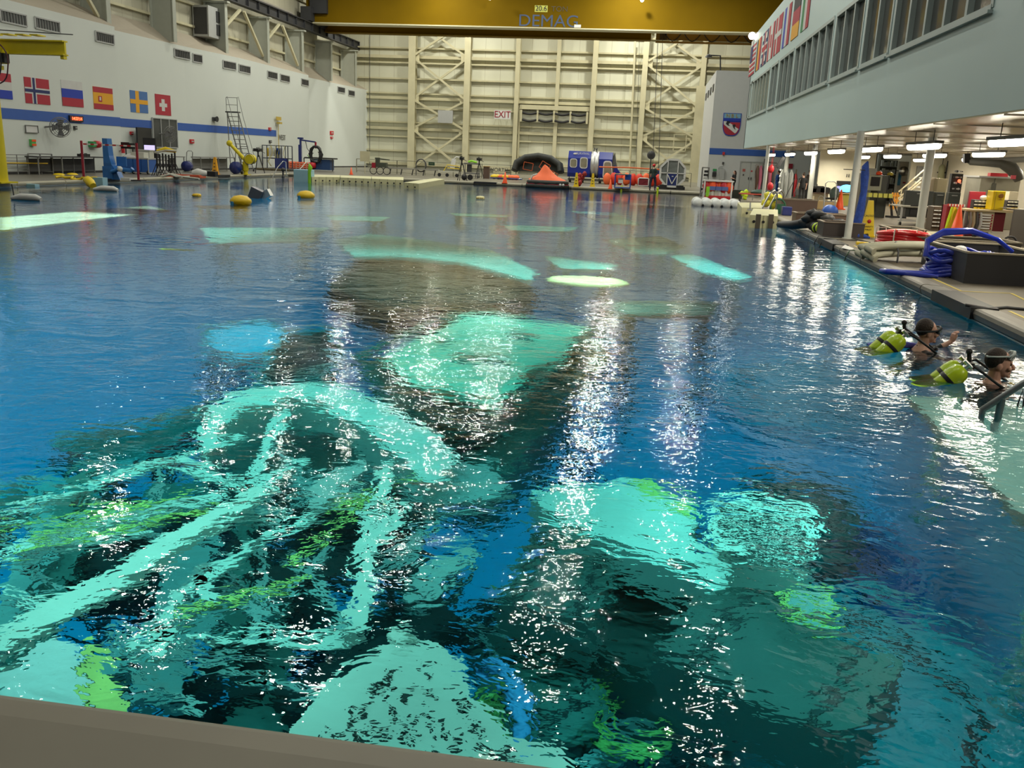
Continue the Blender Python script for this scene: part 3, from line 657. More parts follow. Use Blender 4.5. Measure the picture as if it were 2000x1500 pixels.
b = B(); slab(b, [(795, 1150), (850, 1090), (930, 1060), (930, 1085), (860, 1150), (820, 1175)], -3.2, .1); b.o('panel', uw2, tr)
b = B(); slab(b, [(345, 1140), (390, 1100), (450, 1080), (430, 1110), (370, 1165)], -3.0, .08); b.o('panel', uw2, tr)
b = B(); slab(b, [(510, 1000), (540, 985), (552, 1020), (520, 1010)], -2.9, .08); b.o('panel', uw2, tr)
tb('hanging_cable', [((-10, 1035), (250, 985)), ((30, 1080), (420, 990)), ((60, 1050), (380, 960)), ((640, 1000), (820, 930)), ((560, 1100), (720, 980)), ((350, 1200), (600, 1130))], -2.8, .05, ugold)
# dark frames deeper under the truss
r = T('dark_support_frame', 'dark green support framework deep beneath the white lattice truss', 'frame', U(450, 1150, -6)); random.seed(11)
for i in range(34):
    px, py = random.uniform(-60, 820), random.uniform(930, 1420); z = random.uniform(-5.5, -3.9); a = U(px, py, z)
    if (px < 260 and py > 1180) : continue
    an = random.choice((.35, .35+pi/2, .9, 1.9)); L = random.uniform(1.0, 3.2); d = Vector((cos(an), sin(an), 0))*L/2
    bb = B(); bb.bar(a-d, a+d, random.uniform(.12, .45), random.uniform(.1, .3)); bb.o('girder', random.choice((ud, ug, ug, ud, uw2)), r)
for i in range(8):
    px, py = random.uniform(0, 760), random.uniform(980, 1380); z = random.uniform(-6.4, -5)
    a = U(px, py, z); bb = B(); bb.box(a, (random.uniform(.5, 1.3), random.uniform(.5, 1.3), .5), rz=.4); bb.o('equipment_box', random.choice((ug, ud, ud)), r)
# white arc of a ring hoop
r = T('ring_hoop', 'curved bright white hoop of a round module under water left of centre', 'mock-up', U(640, 800, -2.8))
outer = [(385, 850), (400, 800), (440, 772), (500, 755), (560, 748), (640, 750), (705, 765), (765, 795), (820, 830), (860, 860), (895, 900)]
inner = [(405, 900), (430, 835), (470, 800), (520, 790), (570, 778), (620, 785), (660, 805), (710, 835), (760, 870), (800, 905), (840, 950)]
b = B(); zt = -2.9
for i in range(len(outer)-1):
    q = [tuple(U(*p, zt)) for p in (outer[i], outer[i+1], inner[i+1], inner[i])]; b.prism(q, (0, 0, -.8))
b.o('hoop', uw, r)
b = B(); slab(b, [(800, 905), (840, 950), (895, 900), (960, 900), (1000, 950), (930, 985), (830, 980), (770, 950)], -3.3, .2); b.o('foot_plate', uw2, r)
b = B(); slab(b, [(420, 850), (470, 805), (520, 795), (570, 785), (620, 790), (710, 850), (790, 920), (620, 960), (450, 930)], -4.6, 1.0); b.o('hatch_well', ug, r)
b = B(); c = U(600, 828, -4.3); b.tube([c+Vector((.45*cos(a*pi/8), .45*sin(a*pi/8), 0)) for a in range(16)], .09, 8, closed=True); b.o('hatch_ring', uw2, r)
# bright rectangular module
r = T('habitat_module', 'bright green-white rectangular module top under water in the middle of the pool', 'mock-up', U(940, 700, -3.4))
b = B(); slab(b, [(905, 614), (960, 612), (1060, 630), (1150, 640), (1112, 672), (1100, 700), (1030, 722), (1005, 755), (975, 790), (900, 768), (800, 745), (745, 700), (830, 655), (868, 640)], -3.3, .3); b.o('roof_plate', mat('underwater_mint', (.48, .64, .45), .6, vary=.12, vs_=1), r)
b = B(); slab(b, [(915, 622), (1120, 648), (1090, 705), (1000, 765), (960, 785), (810, 742), (770, 700)], -3.6, 3.4); b.o('body', ug, r)
for q in ([(700, 705), (745, 700), (800, 745), (900, 768), (975, 790), (990, 850), (900, 840), (800, 800), (720, 740)],): b = B(); slab(b, q, -4.0, .15); b.o('side_deck', ug, r)
for i, s_ in enumerate((((740, 702), (860, 800)), ((860, 800), (960, 850)), ((900, 766), (940, 850)), ((905, 612), (850, 625)), ((700, 700), (850, 625)), ((1150, 645), (1200, 605)), ((1100, 700), (1010, 790)))):
    b = B(); beam(b, s_[0], s_[1], -3.5, .12, .12); b.o('edge_rail', ud if i < 3 else ug, r)
b = B(); slab(b, [(880, 690), (985, 700), (990, 712), (900, 705)], -3.28, .03); slab(b, [(1000, 645), (1045, 655), (1040, 668), (1000, 660)], -3.28, .03); slab(b, [(845, 660), (885, 662), (880, 672), (850, 672)], -3.28, .03); b.o('cover_patch', ug, r)
b = B(); slab(b, [(740, 760), (800, 740), (870, 790), (900, 850), (880, 880), (820, 820)], -4.6, .4); b.o('lower_deck', ug, r)
# slatted green apron right of it
r = T('lattice_mast', 'dim green lattice mast leaning under water right of the bright rectangular module', 'mock-up', U(1060, 800, -5))
random.seed(5)
for i in range(12):
    t = i/11; a = (1130-200*t, 690+230*t); bb = B(); beam(bb, (a[0]-40, a[1]+12), (a[0]+45, a[1]-18), -4.6, .16, .1); bb.o('rung', ug, r)
for s_ in (((1110, 690), (900, 930)), ((1190, 690), (980, 930)), ((1150, 690), (940, 930))): bb = B(); beam(bb, s_[0], s_[1], -4.8, .2, .2); bb.o('rail', ug, r)
# right-hand modules
r = T('wedge_module', 'white wedge shaped module under water right of centre with ragged yellow edge', 'mock-up', U(1200, 1000, -3.2))
b = B(); slab(b, [(1035, 965), (1090, 948), (1180, 945), (1220, 935), (1278, 934), (1285, 955), (1365, 988), (1368, 1010), (1330, 1052), (1390, 1085), (1420, 1130), (1385, 1142), (1330, 1110), (1250, 1080), (1190, 1060), (1130, 1030), (1090, 1020)], -3.2, .5); b.o('shell', uw, r)
b = B(); slab(b, [(1225, 936), (1278, 934), (1285, 955), (1365, 990), (1360, 1000), (1285, 972), (1240, 950)], -3.17, .05); b.o('edge_trim', ugold, r)
b = B(); slab(b, [(1310, 1045), (1365, 1010), (1368, 1025), (1335, 1060)], -3.5, .4); b.o('dark_panel', ud, r)
b = B(); slab(b, [(1060, 985), (1300, 985), (1380, 1100), (1180, 1080)], -3.9, 1.6); b.o('body', ug, r)
r = T('grid_crate', 'white crate full of round holes under water right of centre', 'mock-up', U(1490, 1050, -3))
b = B(); slab(b, [(1385, 990), (1440, 968), (1480, 975), (1590, 990), (1600, 1030), (1590, 1080), (1560, 1115), (1500, 1100), (1420, 1085), (1385, 1050)], -3.0, .5); b.o('plate', uw, r)
b = B()
for i in range(6):
    for j in range(5):
        c = U(1412+30*i+3*j, 994+23*j+3*i, -2.99)
        if random.random() < .93: b.cyl(c, c+Vector((0, 0, .02)), .066, n=10)
o = b.o('round_hole', ud, r); o['kind'] = 'stuff'
b = B(); slab(b, [(1400, 1075), (1560, 1110), (1560, 1140), (1500, 1128), (1420, 1100)], -3.3, .4); b.o('lower_lip', uw2, r)
b = B(); slab(b, [(1400, 1000), (1570, 1005), (1560, 1100), (1410, 1080)], -3.5, 1.6); b.o('body', ug, r)
r = T('wire_basket', 'small pale wire basket under water below the white crate', 'basket', U(1580, 1190, -3.4))
b = B(); slab(b, [(1530, 1195), (1545, 1168), (1580, 1160), (1630, 1168), (1632, 1205), (1590, 1216), (1545, 1210)], -3.4, .1); b.o('bottom', uw2, r)
b = B(); q = up([(1530, 1195), (1545, 1165), (1620, 1160), (1632, 1200), (1590, 1214)], -3.15); b.tube(q, .035, 6, closed=True); b.o('rim', ugold, r)
# round dim tanks and boxes on the right
def tank(px, py, z, rad, hh, name, label, m_, sq=False, px2=None):
    c = U(px, py, z); r = T(name, label, 'mock-up', (c.x, c.y, z-hh)); b = B()
    if sq: b.box((c.x, c.y, z-hh/2), sq, rz=px2 or 0)
    else: b.lathe([(rad*.2, 0), (rad*.9, 0), (rad, -.08), (rad, -hh), (rad*.9, -hh)], (c.x, c.y, z), 28)
    b.o('body', m_, r)
    b = B()
    if sq:
        for s_ in (-1, 1): b.box((c.x+s_*.3*cos(px2 or 0)*sq[0], c.y+s_*.3*sin(px2 or 0)*sq[0], z+.02), (.06, sq[1]*.96, .05), rz=px2 or 0)
    else: b.tube([c+Vector((rad*.7*cos(a*pi/12), rad*.7*sin(a*pi/12), .02)) for a in range(24)], .04, 6, closed=True)
    b.o('rim_rail', ud, r); return r
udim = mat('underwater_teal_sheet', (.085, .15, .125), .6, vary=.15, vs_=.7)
tank(1265, 1195, -4.3, 0, .8, 'teal_panel_box', 'broad dull green panel box under water below the wedge module', udim, (2.1, 1.3, .8), -.55)
tank(1520, 1275, -3.45, 0, .8, 'teal_panel_box', 'broad dull green panel box under water, right of its twin', udim, (1.5, 1.1, .8), -.55)
tank(1095, 1130, -3.6, 0, .6, 'teal_panel_box', 'smaller dull green panel box under water, left of the two broad ones', udim, (.85, 1.0, .6), -.2)
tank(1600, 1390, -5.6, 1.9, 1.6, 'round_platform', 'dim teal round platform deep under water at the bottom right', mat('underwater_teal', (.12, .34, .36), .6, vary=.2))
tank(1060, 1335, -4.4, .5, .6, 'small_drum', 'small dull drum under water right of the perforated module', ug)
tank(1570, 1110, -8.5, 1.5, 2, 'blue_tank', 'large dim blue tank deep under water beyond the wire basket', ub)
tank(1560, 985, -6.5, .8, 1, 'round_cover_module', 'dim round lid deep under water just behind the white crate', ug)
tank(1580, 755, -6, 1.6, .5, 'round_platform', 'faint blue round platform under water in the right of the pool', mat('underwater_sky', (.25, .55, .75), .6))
r = T('hose_bundle', 'tangle of pale ribbed hoses and tools under water beside the perforated module', 'hoses', U(900, 1210, -4)); random.seed(21)
for i in range(12):
    px, py = random.uniform(830, 1280), random.uniform(1120, 1460); c = U(px, py, random.uniform(-5.2, -4.3)); pts = []
    a0 = random.uniform(0, 6)
    for k in range(9): pts.append(c+Vector((.35*cos(a0+k*.42), .5*sin(a0+k*.42), .05*k)))
    bb = B(); bb.tube(pts, random.uniform(.04, .09), 7); bb.o('hose', random.choice((ug, uw2, ud, ugold, ub)), r)
r = T('tool_rack', 'dark tool rack of short bars under water along the bottom of the photo', 'rack', U(1200, 1350, -5))
for i in range(22):
    px, py = random.uniform(950, 1500), random.uniform(1180, 1490); c = U(px, py, random.uniform(-5.6, -4.8)); bb = B(); an = random.choice((.2, 1.7, .9)); d = Vector((cos(an), sin(an), 0))*random.uniform(.2, .7)
    bb.bar(c-d, c+d, random.uniform(.06, .3), .12); bb.o('bar', random.choice((ud, ug, ud, uw2)), r)
# middle and far distance
r = T('round_hatch_lid', 'pale yellow-green round lid just under water beyond the bright module', 'mock-up', U(1145, 545, -1.1))
b = B(); c = U(1148, 546, -1.0); b.lathe([(0, .04), (.46, 0), (.56, -.1), (.58, -.3), (.5, -.4)], c, 28, sx=1.35, sy=1.1); b.o('lid', mat('pale_lime_lid', (.75, .8, .45), .5), r)
r = T('cylinder_module', 'long module with bright cyan curved back under water in the middle distance', 'mock-up', U(860, 490, -4))
b = B(); slab(b, [(655, 468), (720, 456), (840, 470), (960, 488), (1045, 530), (1040, 548), (990, 535), (900, 512), (780, 500), (690, 500)], -3.0, .5); b.o('rim', uw, r)
b = B(); slab(b, [(700, 500), (780, 503), (900, 515), (990, 538), (1050, 565), (980, 590), (760, 600), (640, 560)], -4.5, 2); b.o('shell', ud, r)
def plate(pts, z, name, label, m_=None, th=.4, cat='mock-up'):
    c = U(*pts[0], z); r = T(name, label, cat, c); b = B(); slab(b, pts, z, th); b.o('deck', m_ or uw, r)
    b = B(); q = up(pts, z+.03)
    for i in range(len(q)): b.bar(q[i], q[(i+1) % len(q)], .09)
    b.o('edge_rail', uw2, r)
    cc = sum(q, Vector())/len(q); b = B()
    for p in q: b.bar(cc.lerp(p, .8)-Vector((0, 0, th)), cc.lerp(p, .75)+Vector((0, 0, -6)), .12)
    b.o('support_leg', ug, r); return r
plate([(1180, 468), (1290, 462), (1335, 482), (1300, 495), (1240, 492)], -3.2, 'flat_deck', 'bright cyan deck under water in the right middle distance')
plate([(1310, 500), (1350, 496), (1460, 540), (1440, 548), (1370, 530)], -3.2, 'sloped_deck', 'narrow green-cyan deck under water leading toward the right pool edge', uw2)
plate([(1205, 590), (1400, 590), (1390, 615), (1215, 612)], -2.6, 'flat_deck', 'cyan deck bar under water right of the bright rectangular module', uw2)
plate([(1065, 500), (1200, 517), (1190, 527), (1100, 525)], -3.0, 'flat_deck', 'small cyan deck under water just behind the pale round lid')
plate([(395, 445), (640, 445), (610, 470), (420, 475)], -2.2, 'flat_deck', 'broad pale cyan deck under water on the left middle distance', uw2)
plate([(640, 420), (760, 424), (740, 432), (650, 430)], -2.4, 'flat_deck', 'narrow cyan deck under water ahead of the cream floats', uw2)
plate([(880, 416), (1000, 420), (985, 424), (890, 421)], -2.0, 'flat_deck', 'thin cyan deck under water below the pale round buoy', uw2)
plate([(1115, 412), (1200, 416), (1250, 440), (1180, 436)], -2.4, 'flat_deck', 'thin cyan deck under water in front of the blue cabin', uw2)
plate([(1240, 398), (1340, 402), (1330, 408), (1250, 405)], -1.8, 'flat_deck', 'thin cyan deck under water in front of the glazed capsule', uw2)
plate([(985, 440), (1130, 444), (1110, 452), (1000, 450)], -2.6, 'flat_deck', 'thin cyan deck under water between the round buoy and the raft', uw2)
plate([(0, 425), (290, 402), (330, 412), (180, 428), (0, 450)], -.9, 'shallow_platform', 'large pale platform just under water along the left side of the pool', uw)
plate([(380, 402), (490, 400), (470, 408), (400, 408)], -.35, 'floating_board', 'thin pale board lying at the surface beside the big yellow float', fwhite, .06)
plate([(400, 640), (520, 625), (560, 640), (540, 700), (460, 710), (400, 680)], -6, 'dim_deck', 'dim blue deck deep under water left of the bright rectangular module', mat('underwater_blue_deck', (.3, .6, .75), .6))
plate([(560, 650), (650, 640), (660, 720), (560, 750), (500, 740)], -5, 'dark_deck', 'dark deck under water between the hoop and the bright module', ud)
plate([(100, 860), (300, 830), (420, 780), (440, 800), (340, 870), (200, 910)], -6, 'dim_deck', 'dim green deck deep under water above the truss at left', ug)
plate([(1120, 640), (1180, 650), (1120, 760), (1060, 770)], -4.6, 'dark_deck', 'dark green deck under water along the right side of the bright module', ug)
# shallow ledge with a handrail at the right
r = T('entry_ledge', 'pale shallow entry ledge under water at the right edge below the divers', 'ledge', (3.7, 8, -1))
b = B(); pts = [U(x, y, -.62) for x, y in ((1780, 765), (1900, 782), (1960, 800), (1990, 900), (1880, 855), (1810, 800))]
b.b2((2.9, 6.8, -1.5), (PR-.02, 10.0, -1.25)); b.b2((3.55, 5.0, -1.9), (PR-.02, 6.8, -1.65)); b.o('steps', mat('ledge_white', (.12, .15, .14), .6, vary=.06), r)
b = B()
for x in (3.2, 4.6):
    for y in (7.0, 9.7): b.bar((x, y, -1.5), (x, y, -4.5), .1)
b.o('leg', uw2, r)

c = U(345, 488, -1.1); r = T('submerged_air_tank', 'blurred lime yellow air tank just under water below the ripple ring at left', 'air tank', c); b = B(); b.tube([c+Vector((-.35, 0, 0)), c+Vector((-.25, 0, .02)), c+Vector((.3, .1, 0)), c+Vector((.38, .1, 0))], [.05, .11, .11, .04], 12); b.o('cylinder', hivis, r)
b = B(); b.cyl(c+Vector((.38, .1, 0)), c+Vector((.48, .12, 0)), .03, n=8); b.o('valve', black, r)

# ---------------- things on the decks ----------------
def G(px, py, z=0.0):
    p = D(px, py, z)
    if p.x < -29.7: p = PX(px, py, -29.7)
    if p.y > 74.5: p = V(px, py, 74.5)
    p.z = z; return p, (p-cp).dot(cf)/F_PX       # place and metres per photo pixel there
def frame_box(b_, x0, x1, y0, y1, z0, z1, r=.02):
    for x in (x0, x1):
        for y in (y0, y1): b_.bar((x, y, z0), (x, y, z1), r*2)
    for z in (z0, z1):
        for y in (y0, y1): b_.bar((x0, y, z), (x1, y, z), r*2)
        for x in (x0, x1): b_.bar((x, y0, z), (x, y1, z), r*2)
    return b_
# -- cones --
def cone_proto():
    r = T('traffic_cone', 'x', 'cone', (0, 0, 0), 'orange cones on the decks'); b = B(); b.box((0, 0, .02), (.36, .36, .04)); b.o('base', orange, r)
    b = B(); b.lathe([(.15, .04), (.02, .72), (0, .72)], n=16); b.o('cone', orange, r); return r
cones = [(686, 341, .55, 'small orange cone on the deck behind the cream floats'), (986, 358, .78, 'orange cone at the pool edge beside the yellow and orange raft bundle'), (1192, 369, .62, 'orange cone at the far pool edge by the blue frame cart'),
         (1639, 409, .95, 'bright orange cone beside the wooden box under the building'), (1866, 466, 1.0, 'orange cone in front of the red stand of yellow signs')]
cp_ = cone_proto()
for i, (px, py, h_, lab) in enumerate(cones):
    p = D(px, py); o = cp_ if i == 0 else dup(cp_, p, lab)
    o.location = p; o['label'] = lab; k = h_/.72; o.scale = (k, k, k)
def wet_cone(px, py, h_, lab, m_, words=True, k2=1):
    p = D(px, py); r = T('caution_cone', lab, 'cone', p, 'tall yellow caution cones'); w_ = h_*.17*k2
    b = B(at=p); b.box((0, 0, .02), (w_*2.6, w_*2.4, .04)); b.o('base', m_, r)
    b = B(at=p); b.add([(-w_, -w_*.8, .04), (w_, -w_*.8, .04), (w_, w_*.8, .04), (-w_, w_*.8, .04), (-w_*.38, -w_*.3, h_), (w_*.38, -w_*.3, h_), (w_*.38, w_*.3, h_), (-w_*.38, w_*.3, h_)],
                         [(0, 1, 5, 4), (1, 2, 6, 5), (2, 3, 7, 6), (3, 0, 4, 7), (4, 5, 6, 7)]); b.o('body', m_, r)
    def face(f): return p+Vector((0, -w_*.8+(w_*.5)*f-.02, h_*f))
    if words:
        M = lambda f: Matrix.Translation(face(f)) @ Matrix.Rotation(pi/2-atan2(w_*.5, h_), 4, 'X')
        text('lettering', 'CAUTION', w_*.42, M(.58), black, r, ext=.002); text('lettering', 'SAFETY', w_*.42, M(.28), black, r, ext=.002); text('lettering', 'FIRST', w_*.42, M(.2), black, r, ext=.002)
        b = B(); q = face(.43); b.lathe([(0, -.01), (w_*.3, -.01), (w_*.3, .01), (0, .01)], q, 14, axis='Y'); b.o('symbol', red, r)
    else:
        b = B()
        for f in (.25, .45, .65): q = face(f); b.box(q, (w_*.9*(1.1-f), .01, h_*.05))
        b.o('black_marks', dark, r)
    return r
wet_cone(1692, 462, 1.05, 'tall yellow caution cone reading CAUTION beside the blue netted column', yellow)
wet_cone(1125, 365, .95, 'tall yellow cone at the far pool edge, left one before the blue cabin', yellow, False)
wet_cone(1157, 365, .92, 'tall yellow cone at the far pool edge, right one before the blue cabin', yellow, False)
wet_cone(421, 341, 1.05, 'orange-yellow marked cone on the left deck by the benches', mat('cone_amber', (.85, .4, .02), .45), False)

# -- yellow jib crane, far left --
r = T('jib_crane', 'tall yellow jib crane post and arm with hose coils on the left pool edge', 'crane', D(4, 357))
p = D(-3, 357); b = B(); b.box((p.x, p.y, .03), (1.0, 1.0, .06)); b.cyl((p.x, p.y, 0), (p.x, p.y, 6.3), .37, .28, 20); b.o('post', ycrane, r)
zc = V(60, 90, p.y).z; xe = V(128, 100, p.y).x
b = B(); b.box(((p.x+xe)/2, p.y, zc-.05), (xe-p.x, .10, .46)); b.box(((p.x+xe)/2, p.y, zc+.2), (xe-p.x, .34, .05)); b.box(((p.x+xe)/2, p.y, zc-.29), (xe-p.x, .34, .05)); b.box((xe-.1, p.y, zc-.35), (.14, .2, .2)); b.o('arm', ycrane, r)
for k in range(4): b = B(); b.box((p.x+.5+.6*k, p.y-.1, zc+.38), (.34, .5, .04)); b.o('top_plate', ycrane, r)
b = B(); b.tube([(p.x, p.y-.3, zc+.55), (xe+.55, p.y-.3, zc+.42)], .02, 6); b.o('guide_wire', dark, r)
b = B(); b.box((p.x+.6, p.y-.35, zc-.45), (.95, .35, .5)); b.box((p.x+.55, p.y-.35, zc-.85), (.6, .3, .15)); b.o('hoist', ycrane, r)
b = B(); b.box((p.x+1.05, p.y-.4, zc-.5), (.2, .3, .35)); b.o('hoist_motor', black, r)
for k in range(4):
    c = Vector((p.x+.15+.22*k, p.y-.62, zc-.45-.08*k)); b = B(); b.tube([c+Vector(((.36+.06*k)*cos(a*pi/12), .03*sin(a), (.62+.05*k)*sin(a*pi/12))) for a in range(24)], .025, 6, closed=True); b.o('hose_coil', mat('dark_hose', (.09, .02, .03), .4) if k % 2 else black, r)
b = B(); b.box((p.x+.1, p.y-.4, zc-1.5), (.5, .05, .75)); b.o('placard', white, r)

# -- left deck railing, gate, bench --
def rail_fence(name, label, pts, h_=1.07, n=None, r_=.02, mids=(.55, .15), m_=grey, cat='railing'):
    r = T(name, label, cat, pts[0]); b = B(); bp_ = B()
    for a, c in zip(pts, pts[1:]):
        a = Vector(a); c = Vector(c); L = (c-a).length; k = n or max(1, round(L/2.4))
        b.tube([a+Vector((0, 0, h_)), c+Vector((0, 0, h_))], r_, 6)
        for m1 in mids: b.tube([a+Vector((0, 0, m1)), c+Vector((0, 0, m1))], r_*.7, 6)
        for i in range(k+1): q = a.lerp(c, i/k); pb = B(); pb.cyl(q, q+Vector((0, 0, h_)), r_*1.2, n=6); pb.o('post', m_, r)
    b.o('rails', m_, r); return r
q0 = D(14, 341); q1 = D(57, 341); rail_fence('guard_rail', 'grey wire guard rail on the left deck beside the yellow crane post', [q0, q1], .95, 2, .02, (.8, .65, .5, .3, .15))
q0 = D(58, 340); q1 = D(104, 340); g_ = rail_fence('rail_gate', 'grey framed rail gate on the left deck with a yellow bar', [q0, q1], 1.0, 2, .03, (.12,))
b = B(); b.tube([D(14, 341)+Vector((0, -.05, .55)), D(96, 341)+Vector((0, -.05, .55))], .035, 6); b.o('yellow_bar', mat('rail_yellow', (.7, .45, .03)), g_)
def bench(px0, px1, X, h_, d, label, name='work_bench', m_=dark):
    y0 = PX(px0, 325, X).y; y1 = PX(px1, 325, X).y; r = T(name, label, 'table', (X, (y0+y1)/2, 0)); b = B(); b.b2((X-d/2, y0, h_-.06), (X+d/2, y1, h_)); b.o('top', m_, r)
    n = max(1, round((y1-y0)/2.2))
    for i in range(n+1):
        for s_ in (-1, 1): b = B(); yy = y0+.1+(y1-y0-.2)*i/n; b.bar((X+s_*(d/2-.05), yy, 0), (X+s_*(d/2-.05), yy, h_-.06), .05); b.o('leg', grey, r)
    b = B(); b.b2((X-d/2+.03, y0+.1, .15), (X-d/2+.06, y1-.1, h_-.12)); b.o('back_rail', m_, r); return r
bench(62, 196, -30.3, .9, .7, 'long dark topped bench along the left wall behind the rail gate')
bench(302, 353, -30.9, .95, .7, 'plain steel framed table by the wall between the monitor stand and the hand truck', m_=grey)
bench(383, 452, -30.2, .95, .7, 'steel framed table by the wall behind the amber cone', m_=grey)
for i, (px, lab) in enumerate(((160, 'small dark box on the long dark bench, left of two'), (168, 'small dark box on the long dark bench, right of two'))):
    c = PX(px, 312, -30.3); b = B(); b.box((c.x, c.y, .97), (.3, .35, .14)); b.box((c.x, c.y, 1.05), (.12, .1, .05)); tag(b.o('instrument_box', black), lab, 'box')

# wall items
def wbox(name, label, cat, x0, y0, x1, y1, d, m_, off=0.0):
    a = LW(x0, (y0+y1)/2, off); c = LW(x1, (y0+y1)/2, off); zt = LW((x0+x1)/2, y0, 0).z; zb = LW((x0+x1)/2, y1, 0).z
    mid = (a+c)/2; mid.z = (zt+zb)/2; ang = atan2(c.y-a.y, c.x-a.x); L = (Vector((c.x, c.y, 0))-Vector((a.x, a.y, 0))).length
    return mid, ang, L, zt-zb
def wall_item(name, label, cat, x0, y0, x1, y1, d, m_):
    mid, ang, L, h_ = wbox(name, label, cat, x0, y0, x1, y1, d, m_); r = T(name, label, cat, mid); b = B(at=mid, rz=ang); b.box((0, -d/2, 0), (L, d, h_)); b.o('body', m_, r); return r, mid, ang, L, h_
r, mid, ang, L, h_ = wall_item('digital_clock', 'black digital wall clock showing red figures 14:27:14 on the blue stripe', 'clock', 133, 226, 159, 238, .12, black)
text('figures', '14:27:14', h_*.72, Matrix.Translation(mid+Vector((.14, 0, 0))) @ Matrix.Rotation(ang, 4, 'Z') @ Matrix.Rotation(pi/2, 4, 'X'), mat('led_red', (1, .05, .02), vary=0, emit=(1, .06, .02), es=9), r, sx=1.15)
r, mid, ang, L, h_ = wall_item('white_board', 'small pale framed board on the left wall beside a fan', 'board', 48, 245, 72, 259, .05, white)
b = B(at=mid, rz=ang); frame_box(b, -L/2, L/2, -.07, -.05, -h_/2, h_/2, .015); b.o('frame', grey, r)
r, mid, ang, L, h_ = wall_item('first_aid_box', 'green and orange safety box on the left wall under the pale board', 'box', 57, 272, 65, 285, .15, mat('box_green', (.12, .5, .12)))
b = B(at=mid, rz=ang); b.box((0, -.16, h_/2-.06), (L, .02, .1)); b.box((0, -.16, -h_/2+.06), (L, .02, .1)); b.o('orange_edge', orange, r)
r, mid, ang, L, h_ = wall_item('wall_light_unit', 'green and red twin signal lamp on the left wall', 'lamp', 172, 276, 180, 287, .3, green)
b = B(at=mid, rz=ang); b.lathe([(0, -.05), (.2, 0), (.19, .35), (0, .55)], (.15, -.22, 0), 14, axis='X'); b.o('red_lens', red, r)
r, mid, ang, L, h_ = wall_item('wall_grille', 'large dark grey slatted grille panel set in the left wall stripe', 'grille', 297, 232, 344, 288, .06, mat('grille_dark', (.07, .075, .07), .6, vary=.2, vs_=6))
b = B(at=mid, rz=ang); frame_box(b, -L/2, L/2, -.08, -.04, -h_/2, h_/2, .03)
for u in (-.17, .17): b.box((u*L, -.08, 0), (.06, .04, h_))
b.o('frame', lgrey, r)
for nm_, lab, q in (('small_vent', 'small barred vent on the left wall below the stripe right of the grille', (370, 272, 377, 280)), ('camera_bracket', 'small dark bracket on the left wall under the digital clock', (143, 246, 148, 253)),
                    ('fire_sign', 'small red sign on the left wall beside the corner over the blue cabinet', (253, 257, 258, 263)), ('fire_alarm', 'small red alarm box on the pale wall right of the blue hoist', (644, 256, 650, 263)), ('strobe_alarm', 'tiny red strobe on the left wall above the end of the stripe', (524, 249, 528, 255)), ('call_box', 'tiny dark call box on the left wall below the stripe end', (525, 274, 529, 279)), ('switch_box', 'tiny black switch under the red alarm box', (645, 267, 649, 271))):
    r, mid, ang, L, h_ = wall_item(nm_, lab, 'wall box', *q, .1, red if 'red' in lab else dark)
    b = B(at=mid, rz=ang); b.box((0, -.11, 0), (L*.6, .02, h_*.3)); b.o('face_plate', lgrey, r)
r, mid, ang, L, h_ = wall_item('wall_speaker', 'round dark loudspeaker high on the left wall left of the rolling ladder', 'speaker', 414, 229, 420, 236, .2, dark)
b = B(at=mid, rz=ang); b.lathe([(.1, -.1), (.18, -.22), (.2, -.3)], (0, 0, 0), 14, axis='Y'); b.o('horn', dark, r)
q = LW(550, 269, .03); text('direction_lettering', 'WEST', .62, Matrix.Translation(q) @ Matrix.Rotation(pi/2, 4, 'Z') @ Matrix.Rotation(pi/2, 4, 'X'), mat('grey_ink', (.2, .2, .18)))
tag(bpy.data.objects['direction_lettering'], 'grey painted word WEST on the white wall', 'lettering')
def wall_fan(px, py, R_, ang2, label):
    c = LW(px, py, .75); w_ = LW(px-9, py+2, 0); r = T('wall_fan', label, 'fan', w_); d = Vector((sin(ang2), -cos(ang2)*1.0, -.25)).normalized()
    b = B(); b.cyl(Vector((w_.x, c.y-.2, c.z)), c-d*.25, .045, n=8); b.o('bracket', grey, r)
    b = B(); b.cyl(c-d*.3, c-d*.02, .16, n=12); b.o('motor', black, r)
    x = d.cross(Vector((0, 0, 1))).normalized(); y = x.cross(d); b = B()
    for k in (1, .8, .6, .4): b.tube([c+d*.05+(x*cos(a*pi/12)+y*sin(a*pi/12))*R_*k for a in range(24)], .014, 5, closed=True)
    for a in range(16): b.bar(c+d*.05, c+d*.05+(x*cos(a*pi/8)+y*sin(a*pi/8))*R_, .012)
    b.tube([c-d*.12+(x*cos(a*pi/12)+y*sin(a*pi/12))*R_ for a in range(24)], .02, 5, closed=True); b.o('guard', grey, r)
    b = B()
    for a in range(4):
        e = x*cos(a*pi/2)+y*sin(a*pi/2); f_ = d.cross(e); b.prism([c+e*.08-f_*.06, c+e*R_*.85-f_*.16, c+e*R_*.85+f_*.2, c+e*.08+f_*.06], d*.02)
    b.o('blade', mat('fan_blade', (.25, .26, .28), .4), r)
wall_fan(92, 248, .5, .9, 'grey round wall fan on the left wall next to the pale board')
wall_fan(312, 262, .52, 1.3, 'grey round wall fan in front of the dark grille panel')
r, mid, ang, L, h_ = wall_item('fire_extinguisher', 'red fire extinguisher on the left wall behind the twin monitors', 'extinguisher', 232, 283, 236, 294, .1, white)
b = B(); b.cyl(mid+Vector((.2, 0, -.3)), mid+Vector((.2, 0, .2)), .1, n=12); b.ball(mid+Vector((.2, 0, .22)), .1, n=10, m_=6); b.o('cylinder', red, r)

